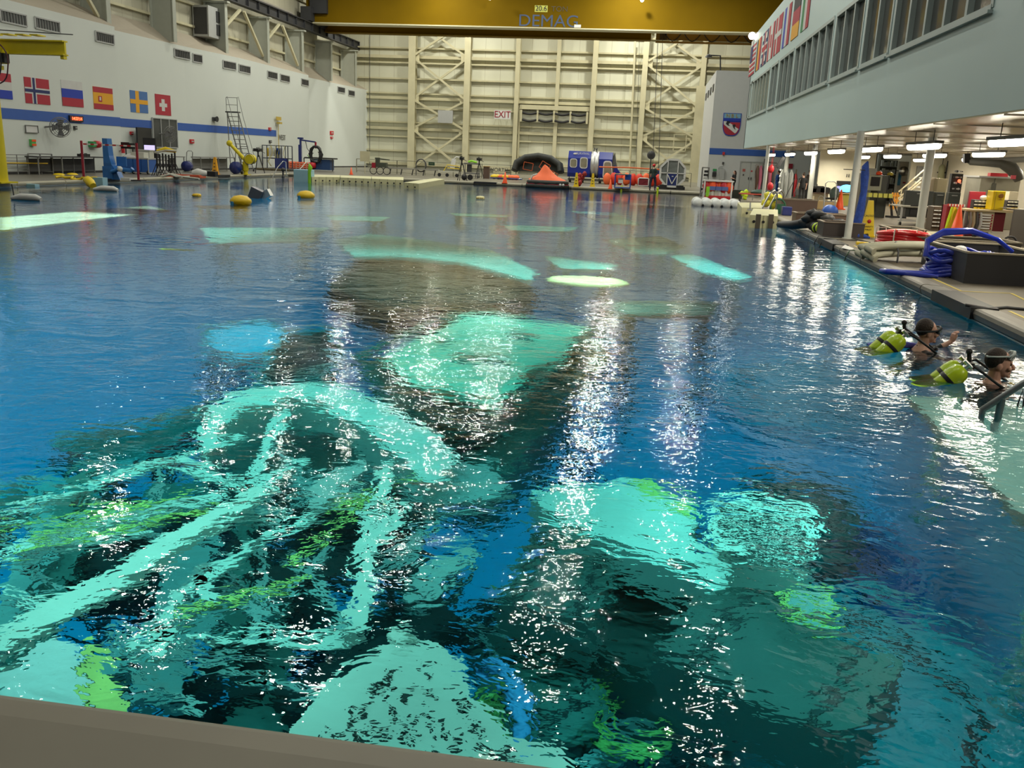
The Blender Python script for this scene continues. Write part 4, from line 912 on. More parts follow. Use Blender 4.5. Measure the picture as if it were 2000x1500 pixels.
# blue pool chair lift and barrier
p, s = G(222, 350); r = T('pool_lift', 'blue pool chair lift mast and boom beside the left pool edge', 'lift', p)
b = B(at=p); b.box((-.15, 0, .3), (.5, .5, .6)); b.prism([(-.35, -.2, 0), (.45, -.2, 0), (.3, -.2, .35), (.05, -.2, .7), (-.05, -.2, 1.1), (-.1, -.2, 1.9), (-.35, -.2, 1.9)], (0, .4, 0)); b.o('mast', mat('lift_blue', (.03, .17, .5), .35), r)
b = B(at=p); b.tube([(.1, -.3, .35), (.5, -.3, .5), (1.1, -.3, .45), (1.2, -.3, .55)], .1, 8); b.o('boom', MATS['lift_blue'], r)
b = B(at=p); b.ball((.62, -.42, .5), .13, n=10, m_=6); b.o('joint_cap', white, r); b = B(at=p); b.box((1.0, -.5, .06), (.45, .35, .12)); b.o('battery', white, r)
b = B(at=p); b.box((.35, .2, .85), (.5, .06, .45)); b.o('seat_back', MATS['lift_blue'], r)
p, s = G(218, 351); r = T('striped_barrier', 'red and white striped bar barrier round the blue pool lift', 'barrier', p)
for x in (-1.3, 1.5):
    b = B(at=p); b.bar((x, -.2, 0), (x, -.2, 1.75), .08); b.o('post', crimson, r); b = B(at=p); b.box((x, -.2, .03), (.5, .5, .06)); b.o('foot', dark, r)
b = B(at=p)
for k in range(14): b.m(k % 2); b.box((-1.2+2.6*(k+.5)/14, -.2, 1.6), (2.6/14, .05, .07))
b.o('bar', [red, white], r)

# blue cabinet with monitors
p, s = G(246, 336); wd = 56*s; hh = 30*s; p.x += .6; r = T('rolling_cabinet', 'blue rolling cabinet with silver edges on the left deck below the monitors', 'cabinet', p)
b = B(at=p); b.box((0, .4, hh*.54), (wd, .9, hh*.85)); b.o('body', mat('cabinet_blue', (.03, .12, .42), .4), r)
for x0, x1 in ((-.5, -.06), (-.04, .24), (.26, .5)):
    b = B(at=p); b.box(((x0+x1)/2*wd, -.07, hh*.54), ((x1-x0)*wd*.93, .03, hh*.8)); b.o('door', MATS['cabinet_blue'], r)
b = B(at=p); frame_box(b, -wd/2, wd/2, -.06, .86, hh*.1, hh*.97, .025); b.box((0, .4, hh), (wd+.06, 1, .05)); b.o('edge_trim', lgrey, r)
for x in (-.45, -.1, .15, .45): b = B(at=p); b.cyl((x*wd, -.02, .12), (x*wd+.07, -.02, .12), .12, n=12); b.o('caster', black, r)
ztop = hh+.04
def monitor(px0, py0, px1, py1, Y, label, emit=None, stand=None, zb=None, name='monitor'):
    a = V(px0, py1, Y); c = V(px1, py0, Y); m = (a+c)/2; w_ = c.x-a.x; h2 = c.z-a.z; r = T(name, label, 'screen', (m.x, Y, zb if zb is not None else a.z)); b = B(); b.box(m, (w_, .06, h2)); b.o('casing', black, r)
    b = B(); b.box(m+Vector((0, -.035, 0)), (w_*.92, .01, h2*.88)); b.o('screen', emit or mat('screen_dark', (.012, .012, .014), .15), r)
    b = B()
    if zb is not None: b.bar((m.x, Y+.05, zb+.02), (m.x, Y+.05, m.z), .05); b.box((m.x, Y, zb+.012), (.26, .2, .024))
    else: b.box(m+Vector((0, .05, 0)), (.2, .06, .2))
    b.o('stand', black, r); return r
monitor(237, 278, 252, 290, p.y+.5, 'black monitor on the blue cabinet, left of a pair', zb=ztop); monitor(253, 280, 263, 291, p.y+.5, 'black monitor on the blue cabinet, right of a pair', zb=ztop)
c = LW(273, 270, .3); r = T('wall_television', 'large black television on the left wall above the blue cabinet', 'screen', c); ang = pi/2
b = B(); b.box(c, (.1, 2.3, 1.3), R=Matrix.Rotation(0.15, 3, 'Z')); b.o('casing', black, r); b = B(); b.box(c+Vector((-.2, 0, 0)), (.3, .5, .3)); b.o('wall_bracket', dark, r)
b = B(); q = p+Vector((-wd*.22, .4, hh+.02)); b.lathe([(.55, 0), (.5, .1), (.25, .2), (0, .26)], q, 16, sy=.6); tag(b.o('white_dish', white), 'white domed cover lying on top of the blue cabinet', 'cover')
b = B(); q = p+Vector((-wd*.02, .4, hh+.02)); b.box(q+Vector((.1, 0, .16)), (.8, .5, .3)); tag(b.o('paper_box', offw), 'pale box on the blue cabinet between the white cover and monitors', 'box')
q, s = G(293, 336); r = T('monitor_stand', 'black floor stand with a lit lavender screen on the left deck', 'screen', q)
b = B(at=q); b.box((0, 0, .04), (1.0, .8, .08)); b.box((0, 0, .9), (.28, .15, 1.7)); b.o('stand', black, r)
a = V(281, 296, q.y); c = V(304, 270, q.y); m = (a+c)/2; b = B(); b.box(m, (c.x-a.x, .12, c.z-a.z)); b.o('casing', black, r)
b = B(); a2 = V(282, 294, q.y-.08); c2 = V(302, 284, q.y-.08); b.box((a2+c2)/2, (c2.x-a2.x, .02, c2.z-a2.z)); b.o('screen', mat('lavender_screen', (.5, .45, .8), vary=0, emit=(.62, .55, .95), es=1.0), r)
q, s = G(303, 331); b = B(at=q); b.box((-.2, .3, .38), (1.3, .8, .76)); b.box((-.2, .3, .82), (1.4, .9, .06)); tag(b.o('white_cart', white, bevel=.02), 'white low cart behind the black monitor stand', 'cart')
b = B(at=q); b.box((-.3, .3, 1.0), (.7, .4, .28)); b.box((-.3, .3, 1.2), (.35, .3, .1)); tag(b.o('camera_bag', black), 'black bag on the white low cart', 'bag')
q, s = G(277, 334); b = B(at=q); b.box((0, .5, .65), (.8, .5, 1.3)); b.box((0, .5, 1.32), (.9, .6, .05)); tag(b.o('cable_rack', offw), 'pale open cable rack between blue cabinet and monitor stand', 'rack')

# tripod cluster, hand truck
q, s = G(326, 344); r = T('tripod_cluster', 'bundle of black light stands gathered with a yellow bag on the left deck', 'tripods', q); random.seed(4)
for k in range(7):
    x = -.55+.18*k; b = B(at=q); 
    for a in (0, 2.1, 4.2): b.bar((x, 0, .75), (x+.42*cos(a+k), .3*sin(a+k), 0), .035)
    b.bar((x, 0, .4), (x, 0, 1.25+random.uniform(-.1, .1)), .07); b.o('stand', black, r)
b = B(at=q); b.tube([(-.5, 0, 1.35), (0, 0, 1.45), (.6, 0, 1.35)], [.08, .14, .07], 8); b.o('yellow_bag', yellow, r)
b = B(at=q); b.tube([(-.6, -.1, 1.25), (.1, -.1, 1.4), (.7, -.1, 1.38)], .05, 8); b.o('white_tube', offw, r)
def drum_truck(px, py, label, R_=.32, m_=dblue, hh=1.25):
    q, s = G(px, py); r = T('hand_truck', label, 'hand truck', q); b = B(at=q)
    for x in (-.2, .2): b.bar((x, .1, .1), (x, .35, hh), .04)
    b.tube([(-.2, .35, hh), (-.12, .37, hh+.08), (.12, .37, hh+.08), (.2, .35, hh)], .02, 6); b.bar((-.2, .25, .7), (.2, .25, .7), .03); b.box((0, -.1, .03), (.45, .35, .03)); b.o('frame', grey, r)
    b = B(at=q); b.lathe([(0, -.3), (R_, -.28), (R_, .12), (0, .14)], (0, 0, R_+.05), 18, axis='Y'); b.o('reel', m_, r)
    for x in (-.28, .24): b = B(at=q); b.cyl((x, .15, .12), (x+.05, .15, .12), .12, n=12); b.o('wheel', black, r)
    return r
drum_truck(367, 334, 'blue drum on a grey hand truck against the left wall')
drum_truck(463, 341, 'blue hose reel cart at the foot of the rolling ladder', .38, dblue, 1.5)
# white bag + orange board near pool, coil etc
q, s = G(390, 344); b = B(at=q); b.tube([(-.4, 0, .16), (-.1, 0, .22), (.35, 0, .15), (.5, 0, .12)], [.16, .22, .18, .1], 10); tag(b.o('white_roll', white), 'white rolled sheet lying on the left pool edge', 'roll')
b = B(at=q); b.box((.75, .1, .15), (.5, .4, .3)); tag(b.o('black_crate', black, bevel=.02), 'black crate beside the white rolled sheet', 'crate')
q, s = G(366, 347); b = B(at=q); b.box((-.2, 0, .06), (2.2, .7, .1)); b.box((-.2, 0, .14), (1.9, .3, .05)); tag(b.o('orange_board', mat('dull_orange', (.55, .1, .04))), 'flat orange rescue board on the left pool edge', 'board')
q, s = G(345, 348); b = B(at=q); b.tube([(-.9, 0, .05), (-.3, .1, .2), (.2, 0, .1), (.9, -.3, .06), (1.5, -.45, .04)], .06, 6); b.tube([(-.6, .2, .22), (.1, -.2, .08), (.7, .1, .12)], .05, 6); b.tube([(-.2, .3, .06), (.5, -.35, .1)], .05, 6); tag(b.o('white_poles', offw), 'jumble of white straps and poles at the left pool edge by the orange board', 'straps')
q, s = G(149, 351.5); b = B(at=q); random.seed(2); pts = [(random.uniform(-1.5, 1.5)*.7, random.uniform(-.4, .4), random.uniform(.03, .16)) for k in range(14)]; pts.sort(); b.tube(pts, .06, 6); tag(b.o('yellow_strap', yellow), 'yellow strap heap on the left pool coping', 'strap')
q, s = G(173, 358); b = B(at=q+Vector((0, .1, .02))); b.tube([(-.35, .2, .1), (-.1, 0, .12), (.1, -.12, 0), (.3, -.25, -.12)], [.1, .17, .2, .15], 8); tag(b.o('yellow_bag', yellow), 'yellow bag hanging over the left coping into the water', 'bag')
q, s = G(115, 338.5); b = B(at=q); b.lathe([(.3, 0), (.2, .08), (0, .1)], n=10); tag(b.o('yellow_disc', yellow), 'small yellow disc on the left deck below the bench, left one', 'disc')
q, s = G(141, 338.5); b = B(at=q); b.lathe([(.3, 0), (.2, .08), (0, .1)], n=10); tag(b.o('yellow_disc', yellow), 'small yellow disc on the left deck below the bench, right one', 'disc')
for i, (xa, xb_) in enumerate(((195, 232), (425, 448), (926, 970))):
    a = D(xa, {0: 356, 1: 346, 2: 357}[i]); a = Vector((PL-.01 if i < 2 else a.x, a.y if i < 2 else PF-.02, -.06)); L = (xb_-xa)*.05; b = B()
    ya = PX(xa, 354, PL).y; yb = PX(xb_, 354, PL).y; yb = min(yb, ya+4)
    if i < 2: b.b2((PL-.5, ya, -.10), (PL+.07, yb, .03))
    else: x0 = V(xa, 357, PF).x; x1 = V(xb_, 358, PF).x; b.b2((x0, PF-.08, -.10), (x1, PF+.5, .03))
    tag(b.o('edge_mat', black), ('black edge mat over the coping under the blue pool lift', 'black edge mat over the coping below the amber cone', 'black edge mat over the far coping left of the first orange cone')[i], 'mat')

# rolling stair ladder
q, s = G(467, 331); r = T('rolling_ladder', 'tall grey rolling stair ladder against the left wall', 'ladder', q)
hT = (331-221)*s; b = B(at=q); w2 = .42; run = 1.55
for x in (-w2, w2):
    b.bar((x-.45, .2, hT), (x+.75, -.1, 0), .06); b.bar((x-.45, .2, hT), (x-.55, .7, 0), .05); b.bar((x-.55, .7, .05), (x+.75, -.1, .05), .04); b.bar((x-.5, .5, hT*.42), (x+.3, 0, hT*.42), .04); b.bar((x-.5, .6, hT*.38), (x+.35, 0, .05), .03)
    b.tube([(x-.5, .2, hT), (x-.5, .2, hT+1.0), (x-.35, .1, hT+1.05), (x+.0, 0, hT*.93), (x+.95, -.15, .7)], .02, 6)
b.bar((-w2-.5, .2, hT+1.0), (w2-.5, .2, hT+1.0), .035); b.bar((-w2-.5, .2, hT+.5), (w2-.5, .2, hT+.5), .035); b.o('frame', grey, r)
for k in range(1, 13):
    t = k/13; b = B(at=q); b.box((-.45+1.2*(1-t), .2*t-.1, hT*t), (2*w2, .26, .045)); b.o('step', grey, r)
b = B(at=q); b.box((-.5, .35, hT), (2*w2+.1, .5, .09)); b.o('platform', dark, r)
for x in (-w2, w2): b = B(at=q); b.cyl((x+.72, -.1, .09), (x+.78, -.1, .09), .09, n=10); b.o('wheel', black, r)

# yellow davit
q, s = G(480, 341.5); r = T('davit_crane', 'yellow davit crane with a raised tube arm at the left pool edge', 'crane', q)
b = B(at=q); b.box((0, 0, .02), (.5, .5, .04)); b.cyl((0, 0, 0), (0, 0, 28*s), .14, n=14); b.cyl((0, 0, 8*s), (0, 0, 24*s), .19, n=14); b.o('post', ycrane, r)
b = B(at=q); b.cyl((.1, 0, 25*s), (-31*s, 0, 58*s), .13, .1, 12); b.ball((-31.5*s, 0, 58.5*s), .19, n=12, m_=8); b.o('arm', ycrane, r)
b = B(at=q); b.box((9*s, 0, 29*s), (9*s, .3, 7*s), R=Matrix.Rotation(-.5, 3, 'Y')); b.cyl((11*s, -.25, 30*s), (11*s, .25, 30*s), .3, n=12); b.o('winch', ycrane, r)
b = B(at=q); b.tube([(12*s+.35*cos(a*pi/8), -.3, 30*s+.35*sin(a*pi/8)) for a in range(16)], .02, 5, closed=True); b.o('crank_wheel', dark, r)

def tripod_cam(px, py, h_, label, cam_w=.3, px_h=None, m_=black):
    q, s = G(px, py); r = T('camera_tripod', label, 'tripod', q)
    for a in (.4, 2.5, 4.6): b = B(at=q); b.bar((.05*cos(a), .05*sin(a), h_*.78), (.42*cos(a), .42*sin(a), 0), .045); b.o('leg', m_, r)
    b = B(at=q); b.cyl((0, 0, h_*.7), (0, 0, h_*.92), .05, n=8); b.box((0, 0, h_*.93), (.14, .14, .06)); b.o('head', m_, r)
    b = B(at=q); b.box((0, 0, h_), (cam_w, .5, .2)); b.cyl((cam_w*.3, -.45, h_), (cam_w*.3, -.2, h_), .09, n=10); b.box((-.05, .1, h_+.14), (.1, .35, .05)); b.o('video_camera', m_, r)
    b = B(at=q); b.bar((0, .2, h_-.02), (.25, .6, h_-.2), .025); b.o('pan_handle', m_, r); return r
tripod_cam(505, 338, 1.55, 'black video camera on a grey tripod by the rolling ladder', .5)
tripod_cam(901, 353, 1.55, 'tall black camera tripod at the far pool edge, left of a pair', .25)
tripod_cam(935, 349, 1.5, 'tall black camera tripod by the brown podium, right of a pair', .35)

# framework rack with tray
q, s = G(538, 329); W_ = 26*s; H_ = 46*s; r = T('equipment_rack', 'dark pipe framework rack with cables and white packs on the left deck', 'rack', q)
b = B(at=q); frame_box(b, -W_, W_, 0, .9, 0, H_, .03); b.bar((-W_, 0, H_*.48), (W_, 0, H_*.48), .07); b.bar((-W_, .9, H_*.48), (W_, .9, H_*.48), .07)
for x in (.1, .5, .8): b.bar((W_*x, 0, H_*.5), (W_*x, 0, H_), .05)
b.bar((-W_*.65, 0, 0), (-W_*.65, 0, H_), .05); b.o('frame', mat('rack_navy', (.04, .045, .07), .5), r)
for i, (x, z, w_, h2, m2) in enumerate(((-.35, .74, .42, .36, white), (.15, .78, .3, .25, blue), (.05, .65, .2, .35, lgrey), (-.7, .72, .1, .35, yellow), (.35, .7, .18, .4, lgrey))):
    b = B(at=q); b.box((x*W_, .3, z*H_), (w_*W_, .3, h2*H_)); b.o('pack', m2, r)
b = B(at=q); random.seed(8)
for k in range(5): x = random.uniform(-.6, .8)*W_; b.tube([(x, -.05, H_), (x+random.uniform(-.2, .2), -.1, H_*.7), (x+random.uniform(-.3, .3), -.1, H_*.35), (x, -.05, H_*.15)], .02, 5)
b.o('cable', mat('cable_yellow', (.5, .42, .08)), r)
b = B(at=q); b.box((W_*.55, -.2, H_*.26), (W_*.75, .7, H_*.46)); b.o('blue_bin', dblue, r)
q2, s = G(537, 333); r = T('grating_tray', 'low dark grating platform under the pipe framework rack', 'platform', q2); b = B(at=q2); b.box((.1, .6, .1), (70*s, 2.4, .1)); b.o('deck', dark, r)
b = B(at=q2)
for k in range(24): b.box((-33*s+k*2.85*s+.1, -.62, .1), (.05, .04, .14))
b.o('slat', mat('slat_tan', (.25, .2, .1)), r); b = B(at=q2)
for x in (-1.2, 0, 1.2): b.box((x, .6, .025), (.2, 2.2, .05))
b.o('skid', dark, r)
b = B(); q3 = LW(540, 240, .05); b.cyl((q3.x+.1, q3.y, 0), (q3.x+.1, q3.y, q3.z), .03, n=6); b.box((q3.x+.15, q3.y, q3.z+.35), (.05, 1.0, .28)); b.box((q3.x+.2, q3.y, q3.z), (.3, .5, .15)); tag(b.o('yellow_sign_post', mat('dull_yellow', (.55, .4, .08))), 'thin pole with a small yellow sign against the left wall', 'sign')

# blue hoist
q, s = G(590, 322); r = T('workshop_hoist', 'navy blue hoist mast with a black cable coil hanging from its arm', 'hoist', q)
b = B(at=q); b.box((0, 0, .04), (.8, .8, .08)); b.bar((-.15, 0, 0), (-.15, 0, 48*s), .22); b.bar((-.1, 0, 44*s), (-.1, 0, 60*s), .14); b.bar((-.1, 0, 57*s), (28*s, 0, 54*s), .12); b.box((-.1, 0, 60*s), (.45, .2, .14)); b.o('mast', dblue, r)
b = B(at=q); b.cyl((28*s, 0, 54*s), (28*s, 0, 42*s), .09, .05, 10); b.o('red_hook_block', crimson, r)
b = B(at=q)
for k in range(6): b.tube([((28+random.uniform(-1, 1))*s+(.40+.05*(k % 3))*cos(a*pi/8), random.uniform(-.12, .12), 31*s+(.62+.05*(k % 2))*sin(a*pi/8)) for a in range(16)], .08, 6, closed=True)
b.o('cable_coil', black, r)
b = B(at=q); b.tube([(8*s, -.05, 56*s), (11*s, -.05, 42*s), (18*s, -.05, 33*s), (24*s, -.05, 33*s)], .03, 5); b.tube([(33*s, -.05, 36*s), (38*s, 0, 30*s), (38*s, 0, 14*s)], .03, 5); b.o('lead', dark, r)
q, s = G(620, 331); r = T('blue_work_table', 'dark blue work table and cupboard behind the orange basket', 'table', q)
b = B(at=q); b.box((.1, .6, 24*s), (58*s, 1.2, .12)); b.o('top', dark, r)
b = B(at=q); b.box((.2, .6, 12*s), (40*s, 1.0, 20*s)); b.o('cupboard', mat('cupboard_blue', (.02, .06, .17), .5), r)
for x in (-28, 30): b = B(at=q); b.bar((x*s, .1, 0), (x*s, .1, 24*s), .07); b.o('leg', dark, r)
b = B(at=q); b.box((-3*s, -.0, 17*s), (9*s, .05, 5*s)); b.o('label_plate', lgrey, r)
b = B(at=q); b.tube([(-22*s, .2, 30*s), (-16*s, .2, 22*s), (-10*s, .1, 16*s)], .03, 5); b.o('green_cord', lime, r)
q, s = G(587, 331); r = T('rescue_basket', 'bright orange mesh rescue litter standing by the left pool ladder', 'litter', q)
b = B(at=q); b.box((0, 0, 9*s), (50*s, .3, 13*s)); b.o('shell', orange, r, bevel=.08)
for k in range(7): b = B(at=q); b.box((-21*s+k*7*s, -.18, 9*s), (.06, .05, 13*s)); b.o('rib', mat('pale_orange', (.9, .45, .3)), r)
b = B(at=q)
for z in (5, 9, 13): b.box((0, -.18, z*s), (49*s, .05, .05))
b.o('rung', mat('pale_orange', ()), r)
b = B(at=q); b.lathe([(0, -.25), (.3, -.2), (.32, .2), (0, .25)], (24*s, 0, 10*s), 14); b.box((0, 0, 1.2*s), (50*s, .3, .1)); b.o('red_float', red, r)

# pool ladder rails, floats, blue box, posts
def grab_rail(px, py, h_, label, dx=-.35, m_=alu):
    q, s = G(px, py); r = T('ladder_rail', label, 'handrail', q); b = B(at=q)
    b.tube([(0, -.35, -.9), (0, -.3, 0), (.2, 0, h_*.6), (.45, .3, h_), (.5, .6, h_*.95), (.5, .7, 0)], .03, 8); b.o('tube', m_, r); return r
grab_rail(537, 344, .95, 'pale pool ladder rail at the far left pool edge, left one'); grab_rail(582, 346, .95, 'pale pool ladder rail at the far left pool edge, right one')
# -- fence at the far deck --
fp = [V(580, 300, 76), V(1382, 300, 76)]
rail_fence('deck_fence', 'thin grey guard fence along the back of the far deck', [(LW(600, 330, 0).x+6.5, 76, 0), (-21, 76, 0), (-9, 76, 0), (3.2, 76, 0)], 1.1, None, .03, (.6, .12), m_=mat('fence_grey', (.25, .24, .17), .5))

def pontoon(pts, z1, label, holes, name='pontoon_float', z0=-.45):
    pts = [Vector((p.x, p.y, 0)) for p in pts]; c = sum(pts, Vector())/len(pts); r = T(name, label, 'float', (c.x, c.y, z0), 'cream modular pontoons')
    b = B(); b.prism([(p.x, p.y, z0) for p in pts], (0, 0, z1-z0)); b.o('block', floatm, r)
    a, d = pts[0], pts[1]
    for k in range(holes):
        p = a.lerp(d, (k+.5)/holes); n = (d-a).normalized(); out_ = Vector((n.y, -n.x, 0)); bb = B(); bb.cyl(p-out_*.02+Vector((0, 0, z1-.22)), p+out_*.02+Vector((0, 0, z1-.22)), .05, n=10); bb.o('socket', black, r)
    L = (d-a).length; n = max(2, round(L/.5)); b = B()
    for k in range(1, n): p = a.lerp(d, k/n); o_ = Vector(((d-a).normalized().y, -(d-a).normalized().x, 0)); b.bar(p+o_*.005+Vector((0, 0, z0+.1)), p+o_*.005+Vector((0, 0, z1)), .02)
    b.o('seam', mat('float_seam', (.42, .40, .22)), r); return r
def pq(x, y): return D(x, y, .0)
pontoon([pq(609, 350), pq(664, 350.5), pq(664, 346), pq(609, 345.5)], .14, 'cream pontoon block behind the light blue box, leftmost of the row', 4)
pontoon([pq(665, 351), pq(725, 353.5), pq(725, 348.5), pq(665, 346.5)], .14, 'cream pontoon block second in the row below the far deck', 5)
pontoon([pq(726, 353.5), pq(788, 356), pq(788, 350), pq(726, 348.5)], .14, 'cream pontoon block third in the row below the far deck', 5)
pontoon([pq(789, 361), pq(818, 363.5), pq(868, 354), pq(850, 352)], .14, 'cream pontoon block set square at the right end of the row', 2)
pontoon([pq(1448, 415), pq(1490, 416), pq(1485, 404), pq(1440, 404)], .2, 'cream pontoon with a cleat beside the near ladder rail, farther one', 2)
pontoon([pq(1463, 434), pq(1518, 436.5), pq(1518, 422), pq(1470, 420)], .25, 'cream pontoon with dark straps at the right pool edge, nearer one', 3)
for i, px in enumerate((1480, 1505)):
    q = D(px, 436); b = B(); b.box((q.x, q.y+.02, .0), (.16, .1, .6)); tag(b.o('dark_strap', mat('strap_brown', (.12, .1, .07))), ('dark strap hanging over the near cream pontoon, left one', 'dark strap hanging over the near cream pontoon, right one')[i], 'strap')
q = D(1465, 411, .2); b = B(at=q); b.box((0, 0, .02), (.2, .14, .04)); b.cyl((0, 0, .03), (-.02, 0, .3), .03, n=8); tag(b.o('mooring_cleat', lgrey), 'grey cleat standing on the farther right pontoon', 'cleat')
q = D(594, 354.5, WL); b = B(at=q); b.box((0, 0, .3), (1.05, .8, .85)); tag(b.o('light_blue_tub', mat('tub_blue', (.32, .55, .66), .5), bevel=.04), 'light blue tub floating before the cream pontoons', 'tub')
q = D(604.5, 352); b = B(at=q); b.tube([(0, 0, -.5), (0, 0, .5), (.06, 0, .75), (0, 0, .95)], [.1, .1, .14, .03], 8); tag(b.o('green_marker', lime), 'bright green marker post beside the light blue tub', 'post')
q = D(553, 346, WL); b = B(at=q); b.cyl((0, 0, -.1), (0, 0, .45), .06, n=8); b.ball((0, 0, .5), .14, n=10, m_=6); b.ball((0, 0, .02), .11, n=10, m_=6); tag(b.o('pool_sensor', dark), 'small dark capped buoy by the pale pool ladder rails', 'buoy')

# buoys
ybuoy = mat('buoy_yellow', (.88, .58, .01), .35, coat=.3)
for i, (px, py, wpx, kh, lab) in enumerate(((470.5, 399, 42, .8, 'largest yellow float on the water at left'), (597.5, 387, 35, .82, 'second large yellow float, right of the largest'), (384.5, 384, 18, .9, 'small lobed yellow float behind the largest'), (938, 389, 18, .95, 'pale yellow float alone in the middle of the far water'))):
    q = D(px, py, WL); s = (q-cp).dot(cf)/F_PX; R_ = wpx*s/2; r = T('surface_float', lab, 'buoy', q); b = B()
    if i < 2: b.lathe([(0, -R_*.35), (R_*.7, -R_*.25), (R_, R_*.2), (R_*.95, R_*.45), (R_*.6, R_*.75), (0, R_*.86)], q, 24)
    else: b.lathe([(0, -R_*.3), (R_*.8, -R_*.2), (R_, R_*.2), (R_*.8, R_*.6), (0, R_*.7)], q, 18)
    b.o('body', ybuoy if i < 3 else mat('buoy_pale', (.9, .82, .42), .4), r)
    if i < 2: b = B(); b.box(q+Vector((-R_*.45, -R_*.88, R_*.12)), (R_*.35, R_*.12, R_*.3), rz=-.5); b.o('blue_tag', mat('tag_blue', (.05, .3, .6)), r)
    else:
        b = B()
        for k in range(4): b.box(q+Vector((-R_*.6+R_*.4*k, -R_*.92, R_*.25)), (R_*.2, R_*.1, R_*.18))
        b.o('mark', mat('mark_ochre', (.45, .3, .03)), r)
for i, (px, py, lab) in enumerate(((53, 391.5, 'small white underwater camera sled floating at the far left'), (208, 373.5, 'small white sled floating near the blue pool lift'))):
    q = D(px, py, WL); r = T('camera_sled', lab, 'camera sled', q); b = B(at=q); b.tube([(-.55, 0, .05), (-.2, 0, .1), (.3, 0, .1), (.5, 0, .05)], [.06, .12, .12, .07], 10); b.o('hull', white, r); b = B(at=q); b.box((.1, .15, -.12), (.9, .2, .12)); b.cyl((-.45, 0, .05), (-.5, 0, .5 if i == 0 else .12), .02, n=6); b.o('keel', dark, r)
q = D(504, 387, WL); r = T('metal_hatch', 'silver panelled box and crumpled sheet floating beside the largest yellow float', 'box', q); b = B(at=q); b.box((-.05, 0, .12), (.5, .4, .5), R=Matrix.Rotation(.4, 3, 'Y')); b.o('box', mat('dark_silver', (.14, .15, .17), .35, .4), r); b = B(at=q); b.box((.3, .1, .15), (.4, .3, .3), R=Matrix.Rotation(-.5, 3, 'Y')); b.o('sheet', alu, r)
b = B(); q = D(62, 364, WL); b.box(q+Vector((0, 0, .02)), (.5, .3, .15)); tag(b.o('blue_block', mat('tub_blue', ())), 'small light blue block floating near the yellow crane post', 'float')
b = B(); q = D(196, 360.5, WL); b.box(q+Vector((0, 0, .12)), (.5, .4, .4)); tag(b.o('blue_block', mat('tub_blue', ())), 'small light blue block at the edge by the blue pool lift', 'float')

# ---------------- far deck things ----------------
# wheeled jumble, long plank bench, hose reel, cart
q, s = G(744, 341); r = T('wheeled_gear', 'jumble of wheeled dark gear on the far deck beside the left wall corner', 'gear', q); random.seed(9)
for k in range(3): b = B(at=q); b.tube([(-.6+.55*k+.28*cos(a*pi/8), -.1, .3+.28*sin(a*pi/8)) for a in range(16)], .03, 5, closed=True); b.o('wheel', black, r)
b = B(at=q); b.box((0, .1, .75), (.9, .5, .35)); b.box((-.3, .1, 1.1), (.3, .3, .4)); b.bar((-.5, 0, 1.25), (.7, 0, 1.15), .08); b.o('frame', mat('gear_dark', (.06, .07, .05)), r)
b = B(at=q); b.box((-.55, -.1, .7), (.3, .2, .4)); b.o('red_bag', crimson, r)
b = B(at=q); b.box((-1.5, .6, 1.35), (.8, .06, .8)); b.bar((-1.5, .6, 0), (-1.5, .6, 1), .05); tag(b.o('pale_sign_stand', cs), 'pale square sign on a thin stand before the far wall corner', 'sign')
a, s = G(757, 336.5); c, _ = G(857, 341.5); r = T('long_plank_bench', 'very long narrow plank bench along the far deck', 'bench', (a+c)/2); b = B(); b.bar(a+Vector((0, 0, .5)), c+Vector((0, 0, .5)), .5, .1); b.o('plank', mat('plank_grey', (.3, .29, .25)), r)
for k in range(5): b = B(); m = a.lerp(c, (k+.2)/4.6); b.bar(m, m+Vector((.1, 0, .5)), .07); b.o('leg', dark, r)
q, s = G(822, 339); r = T('hose_loop', 'dark hose loop hung on a post at the far fence', 'hose', q); b = B(at=q); b.tube([(.0+.42*cos(a*pi/10), 0, .8+.5*sin(a*pi/10)) for a in range(20)], .05, 6, closed=True); b.o('loop', dark, r); b = B(at=q); b.cyl((-.4, 0, 0), (-.4, 0, 1.0), .04, n=6); b.o('post', grey, r)
q, s = G(877, 344); r = T('low_trolley', 'long low flat trolley with yellow rails on the far deck', 'trolley', q); b = B(at=q); b.box((0, 0, .42), (1.7, .6, .06)); b.o('bed', offw, r)
for x in (-.75, -.1, .7): b = B(at=q); b.cyl((x, -.3, .14), (x, -.22, .14), .14, n=12); b.o('wheel', black, r)
b = B(at=q); b.tube([(-.5, .2, .45), (-.2, .2, .95), (.9, .2, .85), (.9, .2, .4)], .03, 6); b.tube([(-.2, .2, .7), (.9, .2, .65)], .03, 6); b.o('rail', yellow, r)
b = B(at=q); b.box((.25, .3, 1.05), (.35, .12, .75), R=Matrix.Rotation(.2, 3, 'Y')); b.tube([(.3, .3, 1.4), (.5, .3, 1.6), (1.1, .3, 1.55)], .05, 6); b.o('white_panel', white, r)
q, s = G(921, 347); r = T('utility_cart', 'grey utility cart with yellow-green items between the two far camera tripods', 'cart', q); b = B(at=q); frame_box(b, -.6, .6, -.3, .3, .15, 1.15, .025); b.box((0, 0, 1.1), (1.2, .6, .08)); b.box((0, 0, .35), (1.2, .6, .12))
for x_ in (-.55, .55): b.cyl((x_, -.25, .09), (x_, -.2, .09), .09, n=10); b.cyl((x_, .2, .09), (x_, .25, .09), .09, n=10)
b.o('frame', grey, r)
b = B(at=q); b.box((-.2, 0, .75), (.35, .3, .6)); b.o('load', dark, r)
b = B(at=q); b.tube([(-.3, 0, 1.25), (0, 0, 1.32), (.4, 0, 1.22)], .09, 7); b.o('green_hose', lime, r)
